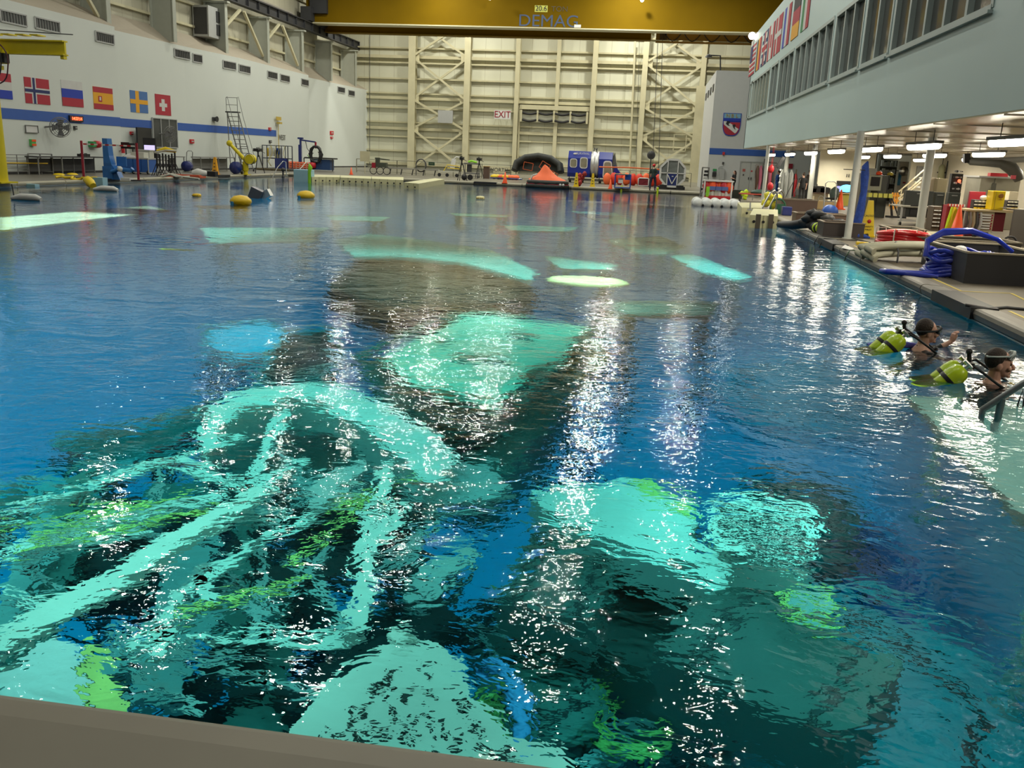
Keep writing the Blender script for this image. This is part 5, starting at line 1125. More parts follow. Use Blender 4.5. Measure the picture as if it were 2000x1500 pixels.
q, s = G(909, 352); b = B(at=q); b.ball((-.1, 0, .22), .22, n=12, m_=8); b.lathe([(.2, -.1), (.2, .1)], (.35, 0, .22), 14, axis='Y'); tag(b.o('black_lamp_head', black), 'black round lamp heads lying on the far deck by the tripods', 'lamp')
q, s = G(950, 348.5); r = T('podium', 'plain brown podium box on the far deck', 'podium', q); b = B(at=q); b.box((0, 0, 11.5*s), (11*s, .5, 23*s)); b.o('body', brown, r); b = B(at=q); b.box((0, -.02, 23.3*s), (12*s, .6, .06)); b.o('top', tan, r)
q, s = G(987, 351); r = T('raft_bundle', 'folded yellow and orange raft bundle on the far deck left of the black raft', 'raft', q); random.seed(6)
for k in range(7): b = B(at=q); b.ball((-.95+.30*k, random.uniform(0, .3), .2), .26, (1.2, .9, .7), n=10, m_=6, wob=.12); b.o('fold', yellow if k in (0, 1, 3) else orfab, r)
for k, (x, dx) in enumerate(((-.3, .2),)): b = B(at=q); b.tube([(-1.2, -.3, .1), (.2, -.35, .12), (1.4, -.3, .1)], .05, 5); b.o('strap', dblue, r)
# black raft on its edge
q, s = G(1047, 352); r = T('life_raft', 'large black octagonal inflatable raft standing on edge on the far deck', 'raft', q)
rb = mat('raft_black', (.03, .034, .03), .55, vary=.3, vs_=5); Rr = 47*s
def rp_(a, k=1.0): return Vector((k*Rr*cos(a), 0, 22*s+k*25*s*sin(a)))
ang_ = [pi*(-.06+k*(1.12/6)) for k in range(7)]
M_ = Matrix.Rotation(-.28, 4, 'X')
out_ = [M_ @ rp_(a) for a in ang_]
b = B(at=q+Vector((0, .6, 0))); b.tube(out_, .28, 10); b.o('outer_tube', rb, r)
b = B(at=q+Vector((0, .6, 0))); b.tube([M_ @ (rp_(a, .97)+Vector((0, -.45, 0))) for a in ang_], .24, 10); b.o('inner_tube', rb, r)
b = B(at=q+Vector((0, .9, 0))); pts = [tuple(p) for p in out_]; b.prism(pts, (0, .1, 0)); b.o('floor_sheet', mat('raft_floor', (.05, .058, .05), .6, vary=.2), r)
for (x, z, w_) in ((-.75, .95, .75), (.6, 1.0, .75), (1.35, .35, .6)):
    b = B(at=q+Vector((x, .45, z+.15))); rz_ = .15 if x < 0 else .5
    for a in range(4): c0_ = Vector((w_/2*(1 if a in (0, 3) else -1), 0, w_*.38*(1 if a < 2 else -1))); c1_ = Vector((w_/2*(1 if (a+1) % 4 in (0, 3) else -1), 0, w_*.38*(1 if (a+1) % 4 < 2 else -1))); R_ = Matrix.Rotation(rz_, 3, 'Y'); b.bar(R_ @ c0_, R_ @ c1_, .05)
    b.o('window_trim', mat('rust_orange', (.5, .1, .03)), r)
for k in range(6): b = B(at=q+Vector((0, .55, 0))); p_ = M_ @ rp_(ang_[k]*.5+ang_[k+1]*.5, 1.06); b.box(p_, (.28, .06, .06), rz=0); b.o('handle', lgrey, r)
# orange canopy raft at the edge
q, s = G(1052, 366); q = Vector((q.x, PF-.15, WL)); r = T('canopy_raft', 'orange peaked canopy life raft with black tubes at the far pool edge', 'raft', q)
b = B(at=q); n = 20; prof = [(1.32, .42), (1.2, .56), (.72, .78), (.40, 1.1), (.17, 1.42), (.03, 1.55)]
vs_ = []; fs = []
for i, (rr_, z) in enumerate(prof):
    for k in range(n): a = 2*pi*k/n; w_ = 1+.06*cos(a*6); vs_.append((rr_*w_*cos(a)-(.25*i/5), rr_*.62*w_*sin(a), z))
for i in range(len(prof)-1):
    for k in range(n): fs.append((i*n+k, i*n+(k+1) % n, (i+1)*n+(k+1) % n, (i+1)*n+k))
b.add(vs_, fs, True); b.o('canopy', orfab, r)
for z, R_ in ((.12, 1.36), (.36, 1.30)): b = B(at=q); b.tube([(R_*cos(a*pi/12), R_*.62*sin(a*pi/12), z) for a in range(24)], .17, 10, closed=True); b.o('buoyancy_tube', rb, r)
b = B(at=q); b.tube([(1.44*cos(a*pi/12), 1.44*.62*sin(a*pi/12)-.03, .24+.05*sin(a*3)) for a in range(12, 25)], .04, 5); b.o('grab_line', crimson, r)
for x in (.95, 1.15): b = B(at=q); b.lathe([(0, -.02), (.09, -.02), (.09, .02), (0, .02)], (x, -.78+.35*(x-.95), .25), 10, axis='Y'); b.o('valve', white, r)
b = B(at=q); b.tube([(-1.15, -.3, .45), (-1.0, -.4, .8), (-.7, -.35, .9)], .05, 6); b.o('white_loop', white, r)
b = B(); q2 = q+Vector((2.25, .7, .17)); random.seed(14)
for k in range(7): b.ball((q2.x+random.uniform(-.2, .3), q2.y+random.uniform(-.2, .2), q2.z+.15+.12*k), .17, n=8, m_=5, wob=.15)
tag(b.o('red_line_coils', mat('dark_red_rope', (.35, .03, .03), .7)), 'dark red line coils on the far deck between raft and blue cabin', 'rope')
# blue cabin simulator
q, s = G(1156, 357); X0, X1 = -49*s, 46*s; Hc = 60*s; z0 = .45; r = T('cabin_trainer', 'blue cabin escape trainer box with rounded windows on the far deck', 'cabin', q)
cb = mat('cabin_blue', (.012, .03, .28), .35, vary=.15, vs_=2)
def cabin(x0, x1): 
    b = B(at=q); pr = [(0, z0+.3), (.15, z0), (1.6, z0), (1.9, z0+.4), (1.9, Hc-.5), (1.6, Hc), (.45, Hc), (0, Hc-.55)]
    b.prism([(x0, y, z) for y, z in pr], (x1-x0, 0, 0)); return b
cabin(X0, -5*s).o('cabin_body', cb, r); cabin(11*s, X1-9*s).o('cabin_body', cb, r)
b = B(at=q); b.lathe([(1.0, -5*s), (1.06, -3*s), (1.06, 3*s), (.98, 5*s), (1.06, 7*s), (1.06, 10*s), (1.0, 11*s)], (0, .95, z0+(Hc-z0)/2), 24, axis='X'); b.o('ring_joint', alu, r)
b = B(at=q); b.prism([(X1-9*s, .0, z0+.3), (X1+2*s, .3, z0+.6), (X1-6*s, .45, Hc), (X1-9*s, .0, Hc-.5)], (0, 1.3, 0)); b.o('nose_glass', glass, r)
b = B(at=q); b.prism([(X1-7*s, .1, .3), (X1+9*s, .1, .5), (X1+9*s, .1, .8), (X1-4*s, .1, 1.5)], (0, 1.2, 0)); b.o('nose_cone', cb, r)
def rwin(cx, cz, w_, h_, inner, y=-.03, taper=0):
    def rr(w2, h2, y2):
        pts = []; rad = min(w2, h2)*.28
        for (sx_, sz_, a0) in ((1, 1, 0), (-1, 1, pi/2), (-1, -1, pi), (1, -1, 3*pi/2)):
            for k in range(4): a = a0+k*pi/6; pts.append((cx+sx_*(w2/2-rad)+rad*cos(a)-(taper*sz_ if sx_ > 0 else 0), y2, cz+sz_*(h2/2-rad)+rad*sin(a)))
        return pts
    b = B(at=q); b.prism(rr(w_, h_, y), (0, .04, 0)); b.o('window_frame', white, r); b = B(at=q); b.prism(rr(w_*.8, h_*.84, y-.012), (0, .04, 0)); b.o('window_pane', inner, r)
beige_in = mat('cabin_inside', (.30, .28, .2), .3, vary=.3, vs_=3)
rwin(-38*s, 37*s, 14*s, 17*s, beige_in); rwin(-18*s, 38*s, 15*s, 21*s, beige_in); rwin(29*s, 27*s, 18*s, 34*s, beige_in, taper=.06)
b = B(at=q); b.box((-3*s, .9, .25), (90*s, 1.4, .12))
for x in (-45, -20, 15, 35): b.box((x*s, .5, .12), (.1, .1, .24)); b.box((x*s, 1.4, .12), (.1, .1, .24))
b.o('skid_frame', dark, r)
text('lettering', 'SURVIVAL', .24, FR(q+Vector((-21*s, .1, Hc-.18))), white, r)
b = B(at=q); b.ball((-36*s, .16, Hc-.22), .1, (1.6, .3, .8), n=10, m_=6); b.o('logo_mark', white, r)
b = B(at=q); b.tube([(-1*s, .9, Hc), (0, .9, Hc+.3), (.15, .9, Hc+.15)], .05, 6); b.tube([(4*s, .9, Hc), (5*s, .9, Hc+.3), (3*s, .9, Hc+.2)], .05, 6); b.o('lifting_shackle', dark, r)
# blue cart, red gear
q, s = G(1215, 369); r = T('blue_frame_cart', 'blue tube frame cart with a wooden top at the far pool edge', 'cart', q); b = B(at=q); frame_box(b, -15*s, 15*s, 0, .8, .08, 27*s, .03); b.o('frame', blue, r)
b = B(at=q); b.box((-3*s, .4, 28*s), (26*s, .9, .05)); b.o('top', tan, r); b = B(at=q); b.box((0, .4, .12), (30*s, .8, .05)); b.o('shelf', lgrey, r)
b = B(at=q); b.box((10*s, .3, 22*s), (12*s, .3, 9*s)); b.o('blue_bag', blue, r)
b = B(at=q); b.box((-4*s, .3, 19*s), (10*s, .4, .08)); b.box((-4*s, .3, 15*s), (9*s, .4, .3)); b.o('tray', white, r)
q, s = G(1226, 364); r = T('red_gear_pile', 'row of red and orange survival suits heaped along the far fence', 'suits', q+Vector((0, 3, 0))); random.seed(31)
for k in range(9): b = B(at=q+Vector((0, 3, 0))); b.ball((-1.7+.5*k, random.uniform(-.2, .2), random.uniform(.4, .5)), .42, (.75, .6, 1.1), n=10, m_=7, wob=.1); b.o('suit', mat('suit_red', (.75, .05, .02), .5) if k % 3 else orfab, r)
b = B(at=q+Vector((0, 3.2, 0))); b.tube([(-2.4, 0, 1.3), (0, 0, 1.35), (2.6, 0, 1.3)], .06, 6); b.o('hanging_rail', mat('orange_rail', (.7, .15, .03)), r)
q, s = G(1256, 364.5); r = T('white_frame_stand', 'white tube frame with a dark red panel beside the red helmet person', 'stand', q); b = B(at=q); W_ = 10*s; b.tube([(-W_, 0, .06), (-W_, 0, 15*s), (-W_+.1, 0, 16*s), (W_-.1, 0, 16*s), (W_, 0, 15*s), (W_, 0, .06)], .05, 6, closed=True); b.o('frame', white, r)
b = B(at=q); b.box((0, .05, 8*s), (19*s, .04, 14*s)); b.bar((-.3*W_, -.03, 6*s), (.5*W_, -.03, 12*s), .03); b.o('panel', mat('wine_panel', (.22, .015, .03)), r)
q, s = G(1284, 362); b = B(at=q+Vector((-.1, 1, 0))); b.box((0, 0, .55), (.8, .6, 1.1)); b.box((0, 0, 1.15), (.6, .5, .1)); tag(b.o('dark_locker', dblue), 'dark locker between the red helmet person and the glazed capsule', 'locker')
for i, (px, lab) in enumerate(((1213, 'thin yellow bollard float at the far edge under the blue cart'), (1284, 'thin yellow bollard float at the far edge left of the capsule'))):
    q = V(px, 377, PF-.25); q.z = WL; b = B(at=q); b.cyl((0, 0, -.1), (0, 0, .3), .07, n=8); b.ball((0, 0, .3), .09, n=8, m_=5); tag(b.o('edge_float', hivis), lab, 'float')
# round fan on pole
q, s = G(1272, 368); q = q+Vector((0, 4, 0)); s = (q-cp).dot(cf)/F_PX; zc = V(1272, 303, q.y).z; xx = V(1272, 303, q.y).x; r = T('pedestal_fan', 'large round dark fan on a stand behind the red helmet person', 'fan', q)
b = B(); b.cyl((xx, q.y, 0), (xx, q.y, zc), .05, n=8); b.cyl((xx, q.y, 0), (xx, q.y, .04), .4, n=14); b.o('stand', dark, r)
b = B(); 
for k in (1, .85, .7, .55, .4, .25): b.tube([(xx+.3*k*cos(a*pi/12), q.y-.1, zc+.3*k*sin(a*pi/12)) for a in range(24)], .012, 4, closed=True)
for a in range(12): b.bar((xx, q.y-.1, zc), (xx+.3*cos(a*pi/6), q.y-.1, zc+.3*sin(a*pi/6)), .012)
b.o('guard', dark, r); b = B(); b.lathe([(0, 0), (.3, 0), (.3, .06), (0, .06)], (xx, q.y-.06, zc), 20, axis='Y'); b.o('blade', grey, r)
# glazed capsule
q, s = G(1311, 370); r = T('escape_capsule', 'octagonal glazed capsule with a blue lower panel on the far deck', 'capsule', q); R1 = 25.5*s; cz = 31*s
oc = [(R1*1.0*cos(pi/8+k*pi/4), cz+R1*1.08*sin(pi/8+k*pi/4)) for k in range(8)]
b = B(at=q); b.prism([(x*.98, .25, cz+(z-cz)*.98) for x, z in oc], (0, 1.8, 0)); b.o('shell', mat('capsule_shell', (.14, .15, .15), .3, vary=.2), r)
b = B(at=q); b.prism([(x*.94, .1, cz+(z-cz)*.94) for x, z in oc], (0, .16, 0)); b.o('glazing', mat('capsule_glass', (.22, .24, .23), .15, vary=.3, vs_=3), r)
b = B(at=q)
for k in range(8): (xa, za), (xb_, zb_) = oc[k], oc[(k+1) % 8]; b.bar((xa, .05, za), (xb_, .05, zb_), .08, .14)
xv = oc[1][0]; b.bar((-xv, .03, oc[1][1]), (-xv, .03, oc[6][1]), .07); b.bar((xv, .03, oc[1][1]), (xv, .03, oc[6][1]), .07); b.bar((-R1, .03, cz), (R1, .03, cz), .07)
b.o('frame', white, r)
b = B(at=q); b.prism([(-xv, .02, cz-.05), (xv, .02, cz-.05), (xv*.9, .02, oc[6][1]+.06), (-xv*.9, .02, oc[6][1]+.06)], (0, .05, 0)); b.o('blue_panel', dblue, r)
b = B(at=q); b.bar((-xv*.85, -.02, cz-.15), (0, -.02, cz-.75), .06); b.bar((xv*.85, -.02, cz-.15), (0, -.02, cz-.75), .06); b.box((.02, -.02, cz-.22), (.12, .02, .06)); b.o('chevron', white, r)
b = B(at=q); b.box((0, .9, .1), (52*s, 1.6, .2)); b.box((-16*s, .1, .15), (.5, .5, .3)); b.box((16*s, .1, .15), (.5, .5, .3)); b.o('base', black, r)

# ---------------- people ----------------
def person(px, py, H, rz, label, arms, shirt, trousers, hairc, at=None, helmet=None, longhair=False, legs=None, sleeve=.6):
    q = at if at is not None else D(px, py); r = T('person', label, 'person', q); k = H/1.75
    M = Matrix.Translation(q) @ Matrix.Rotation(rz, 4, 'Z') @ Matrix.Scale(k, 4)
    legs = legs or [((-.1, 0, .9), (-.11, -.02, .49), (-.11, .02, .08), (-.12, -.16, .035)), ((.1, 0, .9), (.11, -.02, .49), (.11, .02, .08), (.12, -.16, .035))]
    def nb(): return B(M=M)
    def rem(o, v): m = o.modifiers.new('remesh', 'REMESH'); m.mode = 'VOXEL'; m.voxel_size = v; m.use_smooth_shade = True; return o
    b = nb()
    b.ball((0, 0, 1.635), .1, (.78, .98, 1.2), 18, 14); b.ball((0, -.045, 1.575), .062, (.85, .8, .9), 12, 8)   # skull, jaw
    b.tube([(0, -.09, 1.645), (0, -.118, 1.615), (0, -.095, 1.60)], [.010, .016, .012], 6)                     # nose
    b.box((0, -.092, 1.567), (.05, .012, .012))                                                                # mouth
    for s_ in (-1, 1): b.ball((s_*.079, .01, 1.62), .03, (.35, .7, 1.1), 8, 6); b.ball((s_*.03, -.088, 1.645), .013, (1.3, .6, .7), 8, 5)
    b.tube([(0, .01, 1.58), (0, .015, 1.5), (0, .02, 1.42)], [.052, .055, .09], 10)
    b.tube([(0, 0, .86), (0, 0, .98), (0, -.01, 1.12), (0, -.01, 1.3), (0, .0, 1.41), (0, .01, 1.46)], [.145, .15, .135, .155, .135, .06], 14)
    b.tube([(-.17, .01, 1.39), (.17, .01, 1.39)], .062, 10)
    for ch in arms:
        sh_, el, wr, hd = [Vector(v) for v in ch]
        b.tube([sh_, sh_.lerp(el, .5), el, el.lerp(wr, .4), wr], [.056, .05, .041, .04, .028], 9)
        d = (hd-wr).normalized(); sd = d.orthogonal().normalized(); b.box(wr+d*.05, (.03, .03, .03)); b.tube([wr, wr+d*.05, wr+d*.09], [.028, .036, .034], 8)
        for i, (o_, L) in enumerate(((-.027, .065), (-.009, .08), (.009, .075), (.027, .058))): b.tube([wr+d*.08+sd*o_, wr+d*(.08+L*.55)+sd*o_*1.15, wr+d*(.08+L)+sd*o_*1.1+d.cross(sd)*.015], [.0105, .0098, .008], 6)
        b.tube([wr+d*.03+sd*.03, wr+d*.07+sd*.058, wr+d*.1+sd*.062], [.013, .011, .009], 6)
    for ch in legs:
        h_, kn, an, to = [Vector(v) for v in ch]
        b.tube([h_, h_.lerp(kn, .5), kn, kn.lerp(an, .4), an], [.09, .078, .055, .054, .036], 10); b.tube([an+Vector((0, .03, -.04)), to], [.042, .03], 8)
    rem(b.o('body', skin, r), .011*k)
    b = nb(); b.tube([(0, 0, .88), (0, 0, .98), (0, -.01, 1.12), (0, -.01, 1.3), (0, .0, 1.41), (0, .01, 1.47)], [.165, .17, .155, .175, .155, .065], 14); b.tube([(-.18, .01, 1.39), (.18, .01, 1.39)], .078, 10)
    for ch in arms: sh_, el, wr, hd = [Vector(v) for v in ch]; e2 = sh_.lerp(el, sleeve*1.6) if sleeve < .62 else el; b.tube([sh_, e2] + ([el.lerp(wr, .8)] if sleeve >= .62 else []), [.073, .062]+([.045] if sleeve >= .62 else []), 10)
    rem(b.o('shirt', shirt, r), .016*k)
    b = nb(); b.tube([(0, 0, .82), (0, 0, .96)], [.16, .165], 12)
    for ch in legs: h_, kn, an, to = [Vector(v) for v in ch]; b.tube([h_, h_.lerp(kn, .5), kn, an+Vector((0, 0, .02))], [.108, .093, .073, .062], 10)
    rem(b.o('trousers', trousers, r), .016*k)
    for ch in legs: h_, kn, an, to = [Vector(v) for v in ch]; b = nb(); b.tube([an+Vector((0, .045, -.035)), an+Vector((0, -.05, -.04)), to+Vector((0, -.02, 0))], [.045, .046, .034], 8); b.o('shoe', black, r)
    if helmet: b = nb(); b.ball((0, .01, 1.67), .125, (.9, 1.05, .85), 16, 10); b.box((0, -.1, 1.66), (.16, .09, .02)); b.o('helmet', helmet, r)
    b = nb(); b.ball((0, .022, 1.66), .108, (.82, .95, 1.05), 14, 10)
    if longhair: b.tube([(0, .06, 1.65), (0, .09, 1.5), (0, .09, 1.3)], [.09, .085, .04], 10)
    b.o('hair', hairc, r)
    return r
teal_d = mat('dark_green_cloth', (.03, .05, .045), .8); navyc = mat('navy_cloth', (.02, .03, .055), .8); blackc = mat('black_cloth', (.014, .014, .016), .8)
fold_arms = [((-.19, .01, 1.38), (-.27, .02, 1.1), (-.12, -.22, 1.16), (0, -.26, 1.18)), ((.19, .01, 1.38), (.27, .02, 1.1), (.12, -.22, 1.18), (0, -.26, 1.2))]
down_arms = [((-.19, .01, 1.38), (-.24, .03, 1.1), (-.24, -.04, .85), (-.24, -.08, .75)), ((.19, .01, 1.38), (.24, .03, 1.1), (.24, -.04, .85), (.24, -.08, .75))]
spread = [((-.1, 0, .9), (-.16, -.02, .49), (-.17, .02, .08), (-.19, -.15, .035)), ((.1, 0, .9), (.16, -.02, .49), (.18, .02, .08), (.2, -.15, .035))]
person(1274, 371.5, 1.72, pi-.15, 'person in a red helmet and dark green shirt standing back-turned at the far pool edge', fold_arms, teal_d, navyc, hair, helmet=mat('helmet_red', (.7, .02, .02), .3), legs=spread)
person(1431, 377, 1.5, -pi/2+.2, 'person with long hair in black standing sideways behind the orange vest rack', fold_arms, blackc, blackc, mat('brown_hair', (.07, .02, .012), .6), longhair=True)
person(1564, 392.5, 1.62, pi+.1, 'person with short dark hair in black beside the column, seen from behind', down_arms, blackc, blackc, hair)
reach = [((-.19, .01, 1.38), (-.3, -.05, 1.2), (-.2, -.22, 1.35), (-.12, -.3, 1.42)), down_arms[1]]
person(1576, 391, 1.80, pi+.5, 'taller person in black partly hidden behind the white column', reach, mat('dark_brown_cloth', (.05, .035, .03), .8), blackc, hair)
person(1516, 383.5, 1.66, -pi/2-.3, 'person in blue overalls with dark straps under the near corner of the building', fold_arms, mat('overall_blue', (.02, .10, .40), .7), mat('overall_blue', ()), hair, sleeve=.7)

# divers in the water
def diver(px, py, face, label, k, tilt, maskup, arm, wetm):
    q = D(px, py, WL); r = T('person', label, 'person', q); M = Matrix.Translation(q) @ Matrix.Rotation(face, 4, 'Z') @ Matrix.Scale(k, 4)
    # local frame: person faces -y, chin at about .02 over the water
    def nb(): return B(M=M)
    def rem(o, v=.0065): m = o.modifiers.new('remesh', 'REMESH'); m.mode = 'VOXEL'; m.voxel_size = v; m.use_smooth_shade = True; return o
    z = .16+tilt
    b = nb(); b.ball((0, .01, z+.045), .108, (.76, .98, 1.08), 24, 18); b.ball((0, -.04, z-.045), .07, (.84, .82, .8), 16, 10); b.ball((0, -.088, z-.085), .026, (1.1, .8, .7), 10, 8)
    b.tube([(0, -.09, z+.045), (0, -.12, z+.01), (0, -.128, z-.008), (0, -.10, z-.015)], [.010, .014, .018, .012], 8)
    for zz in (-.042, -.056): b.tube([(-.026, -.092, z+zz), (0, -.103, z+zz), (.026, -.092, z+zz)], .0075, 6)
    for s_ in (-1, 1): b.ball((s_*.08, .015, z+.01), .034, (.34, .7, 1.05), 10, 8); b.tube([(s_*.012, -.1, z+.055), (s_*.05, -.088, z+.055)], .009, 6); b.ball((s_*.045, -.08, z-.01), .03, (1, .7, .8), 10, 6)
    b.tube([(0, .02, z-.02), (0, .03, z-.12), (0, .04, z-.22)], [.058, .062, .12], 14)
    b.tube([(0, .04, z-.2), (0, .03, z-.4), (0, .03, z-.75)], [.13, .165, .14], 14); b.tube([(-.2, .03, z-.24), (.2, .03, z-.24)], .065, 10)
    arms = [((-.2, .03, z-.24), (-.3, -.1, z-.42), (-.25, -.34, z-.36), None)]
    arms.append(((.2, .03, z-.24), (.32, -.2, z-.3), (.25, -.42, z-.12), 1) if arm else ((.2, .03, z-.24), (.3, -.1, z-.42), (.25, -.34, z-.36), None))
    for a, e, w_, u in arms:
        a, e, w_ = Vector(a), Vector(e), Vector(w_); b.tube([a, a.lerp(e, .5), e, e.lerp(w_, .5), w_], [.055, .05, .042, .036, .027], 9)
        d = Vector((0, -.25, 1)).normalized() if u else (w_-e).normalized(); sd = Vector((1, 0, 0)); b.tube([w_, w_+d*.05, w_+d*.09], [.028, .038, .036], 9)
        for o_, L in ((-.03, .06), (-.01, .075), (.01, .07), (.03, .055)): b.tube([w_+d*.08+sd*o_, w_+d*(.08+L*.5)+sd*o_*1.1, w_+d*(.08+L*.8)+sd*o_+Vector((0, -.025, -.012))], [.0105, .01, .009], 6)
        b.tube([w_+d*.02+sd*.03, w_+d*.06+sd*.06, w_+d*.095+sd*.055], [.014, .012, .010], 6)
    for s_ in (-1, 1): b.tube([(s_*.1, .03, z-.7), (s_*.12, .15, z-1.1), (s_*.12, .4, z-1.45)], [.09, .06, .035], 8)
    rem(b.o('body', skin, r))
    for s_ in (-1, 1): b = nb(); b.ball((s_*.031, -.087, z+.035), .0125, n=10, m_=8); b.o('eye', mat('eye_dark', (.05, .03, .02), .2), r)
    b = nb(); b.tube([(0, .035, z-.13), (0, .04, z-.18), (0, .04, z-.24), (0, .03, z-.4), (0, .03, z-.76)], [.066, .09, .15, .18, .155], 16); b.tube([(-.21, .03, z-.25), (.21, .03, z-.25)], .078, 10)
    for a, e, w_, u in arms: a, e, w_ = Vector(a), Vector(e), Vector(w_); b.tube([a, e, e.lerp(w_, .62)], [.07, .055, .044], 10)
    for s_ in (-1, 1): b.tube([(s_*.1, .03, z-.7), (s_*.12, .15, z-1.1), (s_*.12, .4, z-1.45)], [.1, .07, .045], 8)
    rem(b.o('wetsuit', wetm, r), .012)
    b = nb(); b.ball((0, .035, z+.07), .113, (.79, .93, 1.0), 18, 12); rem(b.o('hair', hair, r), .008)
    mz = z+.115 if maskup else z+.05; my = -.075 if maskup else -.1
    b = nb(); b.tube([(-.075, my+.03, mz-.02), (-.07, my-.02, mz+.03), (0, my-.035, mz+.038), (.07, my-.02, mz+.03), (.075, my+.03, mz-.02), (.04, my-.015, mz-.035), (0, my-.03, mz-.015), (-.04, my-.015, mz-.035)], .013, 8, closed=True)
    b.tube([(-.08, my+.03, mz), (-.09, .05, mz-.01), (-.06, .125, mz-.02), (.06, .125, mz-.02), (.09, .05, mz-.01), (.08, my+.03, mz)], .011, 6); b.o('mask_skirt', black if not maskup else mat('clear_silicone', (.55, .62, .6), .3), r)
    b = nb(); b.prism([(-.065, my-.03, mz-.015), (-.06, my-.034, mz+.028), (.06, my-.034, mz+.028), (.065, my-.03, mz-.015)], (0, .02, 0)); b.o('mask_lens', mat('lens_grey', (.35, .42, .42), .08), r)
    # twin cylinders on the back with their valve, hoses
    for s_ in (-1, 1):
        Mt = M @ Matrix.Translation((0, .30, z-.04)) @ Matrix.Rotation(.75, 4, 'X') @ Matrix.Translation((0, -.30, -z-.02))
        b = B(M=Mt); b.lathe([(0, .10), (.05, .095), (.085, .06), (.098, 0), (.098, -.45), (.06, -.5), (0, -.5)], (s_*.1, .32, z-.08), 18); b.o('air_cylinder', hivis, r)
        b = B(M=Mt); b.cyl((s_*.1, .32, z), (s_*.1, .32, z+.075), .022, n=10); b.cyl((s_*.1, .28, z+.065), (s_*.1, .38, z+.065), .02, n=10); b.o('valve', steel, r)
        b = B(M=Mt); b.lathe([(.101, 0), (.104, .02), (.101, .04)], (s_*.1, .32, z-.18), 16); b.o('tank_band', black, r)
    b = nb(); b.box((0, .26, z+.0), (.2, .05, .05)); b.cyl((.0, .26, z+.0), (0, .28, z+.11), .02, n=8); b.ball((0, .28, z+.12), .03, n=10, m_=6); b.o('manifold', black, r)
    b = nb(); b.tube([(.06, .26, z+.01), (.16, .18, z+.02), (.2, .05, z-.06), (.16, -.12, z-.16), (.06, -.16, z-.2)], .013, 7); b.tube([(-.06, .26, z+.01), (-.18, .2, z-.02), (-.22, .05, z-.12), (-.12, -.14, z-.24)], .013, 7); b.o('hose', black, r)
    b = nb(); b.lathe([(.04, 0), (.045, .03), (.02, .04)], (.07, -.17, z-.2), 12, axis='Y'); b.o('regulator', black if not maskup else yellow, r)
    b = nb(); b.ball((.13, .2, z-.05), .04, (1.4, .6, .6), n=10, m_=6); b.o('amber_gauge', mat('amber_rubber', (.8, .4, .05)), r)
    return r
wet = mat('wetsuit_black', (.012, .014, .02), .5)
diver(1946, 748, pi/2-.12, 'person swimming with yellow twin tanks and a clear mask pushed up on the forehead', 1.08, .0, True, False, wet)
diver(1806, 684, pi/2+.15, 'person swimming with yellow twin tanks, black mask on, one fist raised', 1.05, .03, False, True, wet)
q = D(1736, 676, WL); b = B(at=q); b.tube([(-.25, 0, -.02), (0, .02, .02), (.35, .0, .015)], [.04, .07, .04], 8); tag(b.o('blue_fin', mat('violet_blue', (.12, .12, .6), .4)), 'violet-blue swim fin at the surface behind the farther diver', 'fin')
q = D(1943, 752, WL); 
# handrail at the ledge
r = T('ledge_handrail', 'grey sloping handrail rising out of the water at the right edge of the photo', 'handrail', (3.2, 8.5, -.8))
a = D(1920, 800, WL+.02); zz = .62; px0 = V(1919, 799, 8.4); px1 = V(2040, 722, 8.4)
b = B(); b.tube([V(1919, 800, 8.4)-Vector((0, 0, .5)), V(1919, 800, 8.4), px1], .03, 10); b.o('rail', mat('rail_steel', (.30, .33, .34), .35, .6), r)
pt = V(1957, 778, 8.4); b = B(); b.cyl(pt, (pt.x-.03, 8.4, -.78), .033, n=12); b.o('post', MATS['rail_steel'], r)
b = B(); q = V(1998, 760, 8.8); b.tube([q, q+Vector((-.02, 0, -.15)), q+Vector((0, 0, -.28)), q+Vector((.03, 0, -.15))], .008, 6, closed=True); b.o('clip_loop', dark, r)

# ---------------- right side ----------------
def RX(px0, top, px1, bot, Y, floor=False):
    a = V(px0, bot, Y); c = V(px1, top, Y)
    return a.x, c.x, (0 if floor else a.z), c.z
def BX(name, label, cat, px0, top, px1, bot, Y, d, m_, floor=True, bevel=.01, group=None):
    x0, x1, z0, z1 = RX(px0, top, px1, bot, Y, floor); r = T(name, label, cat, ((x0+x1)/2, Y, z0), group); b = B(); b.b2((x0, Y, z0), (x1, Y+d, z1)); b.o('body', m_, r, bevel=bevel)
    r['_'] = 0; del r['_']; return r, x0, x1, z0, z1
def panel(r, nm, x0, x1, z0, z1, y, m_, d=.03, bev=0): b = B(); b.b2((x0, y-d, z0), (x1, y, z1)); return b.o(nm, m_, r, bevel=bev)

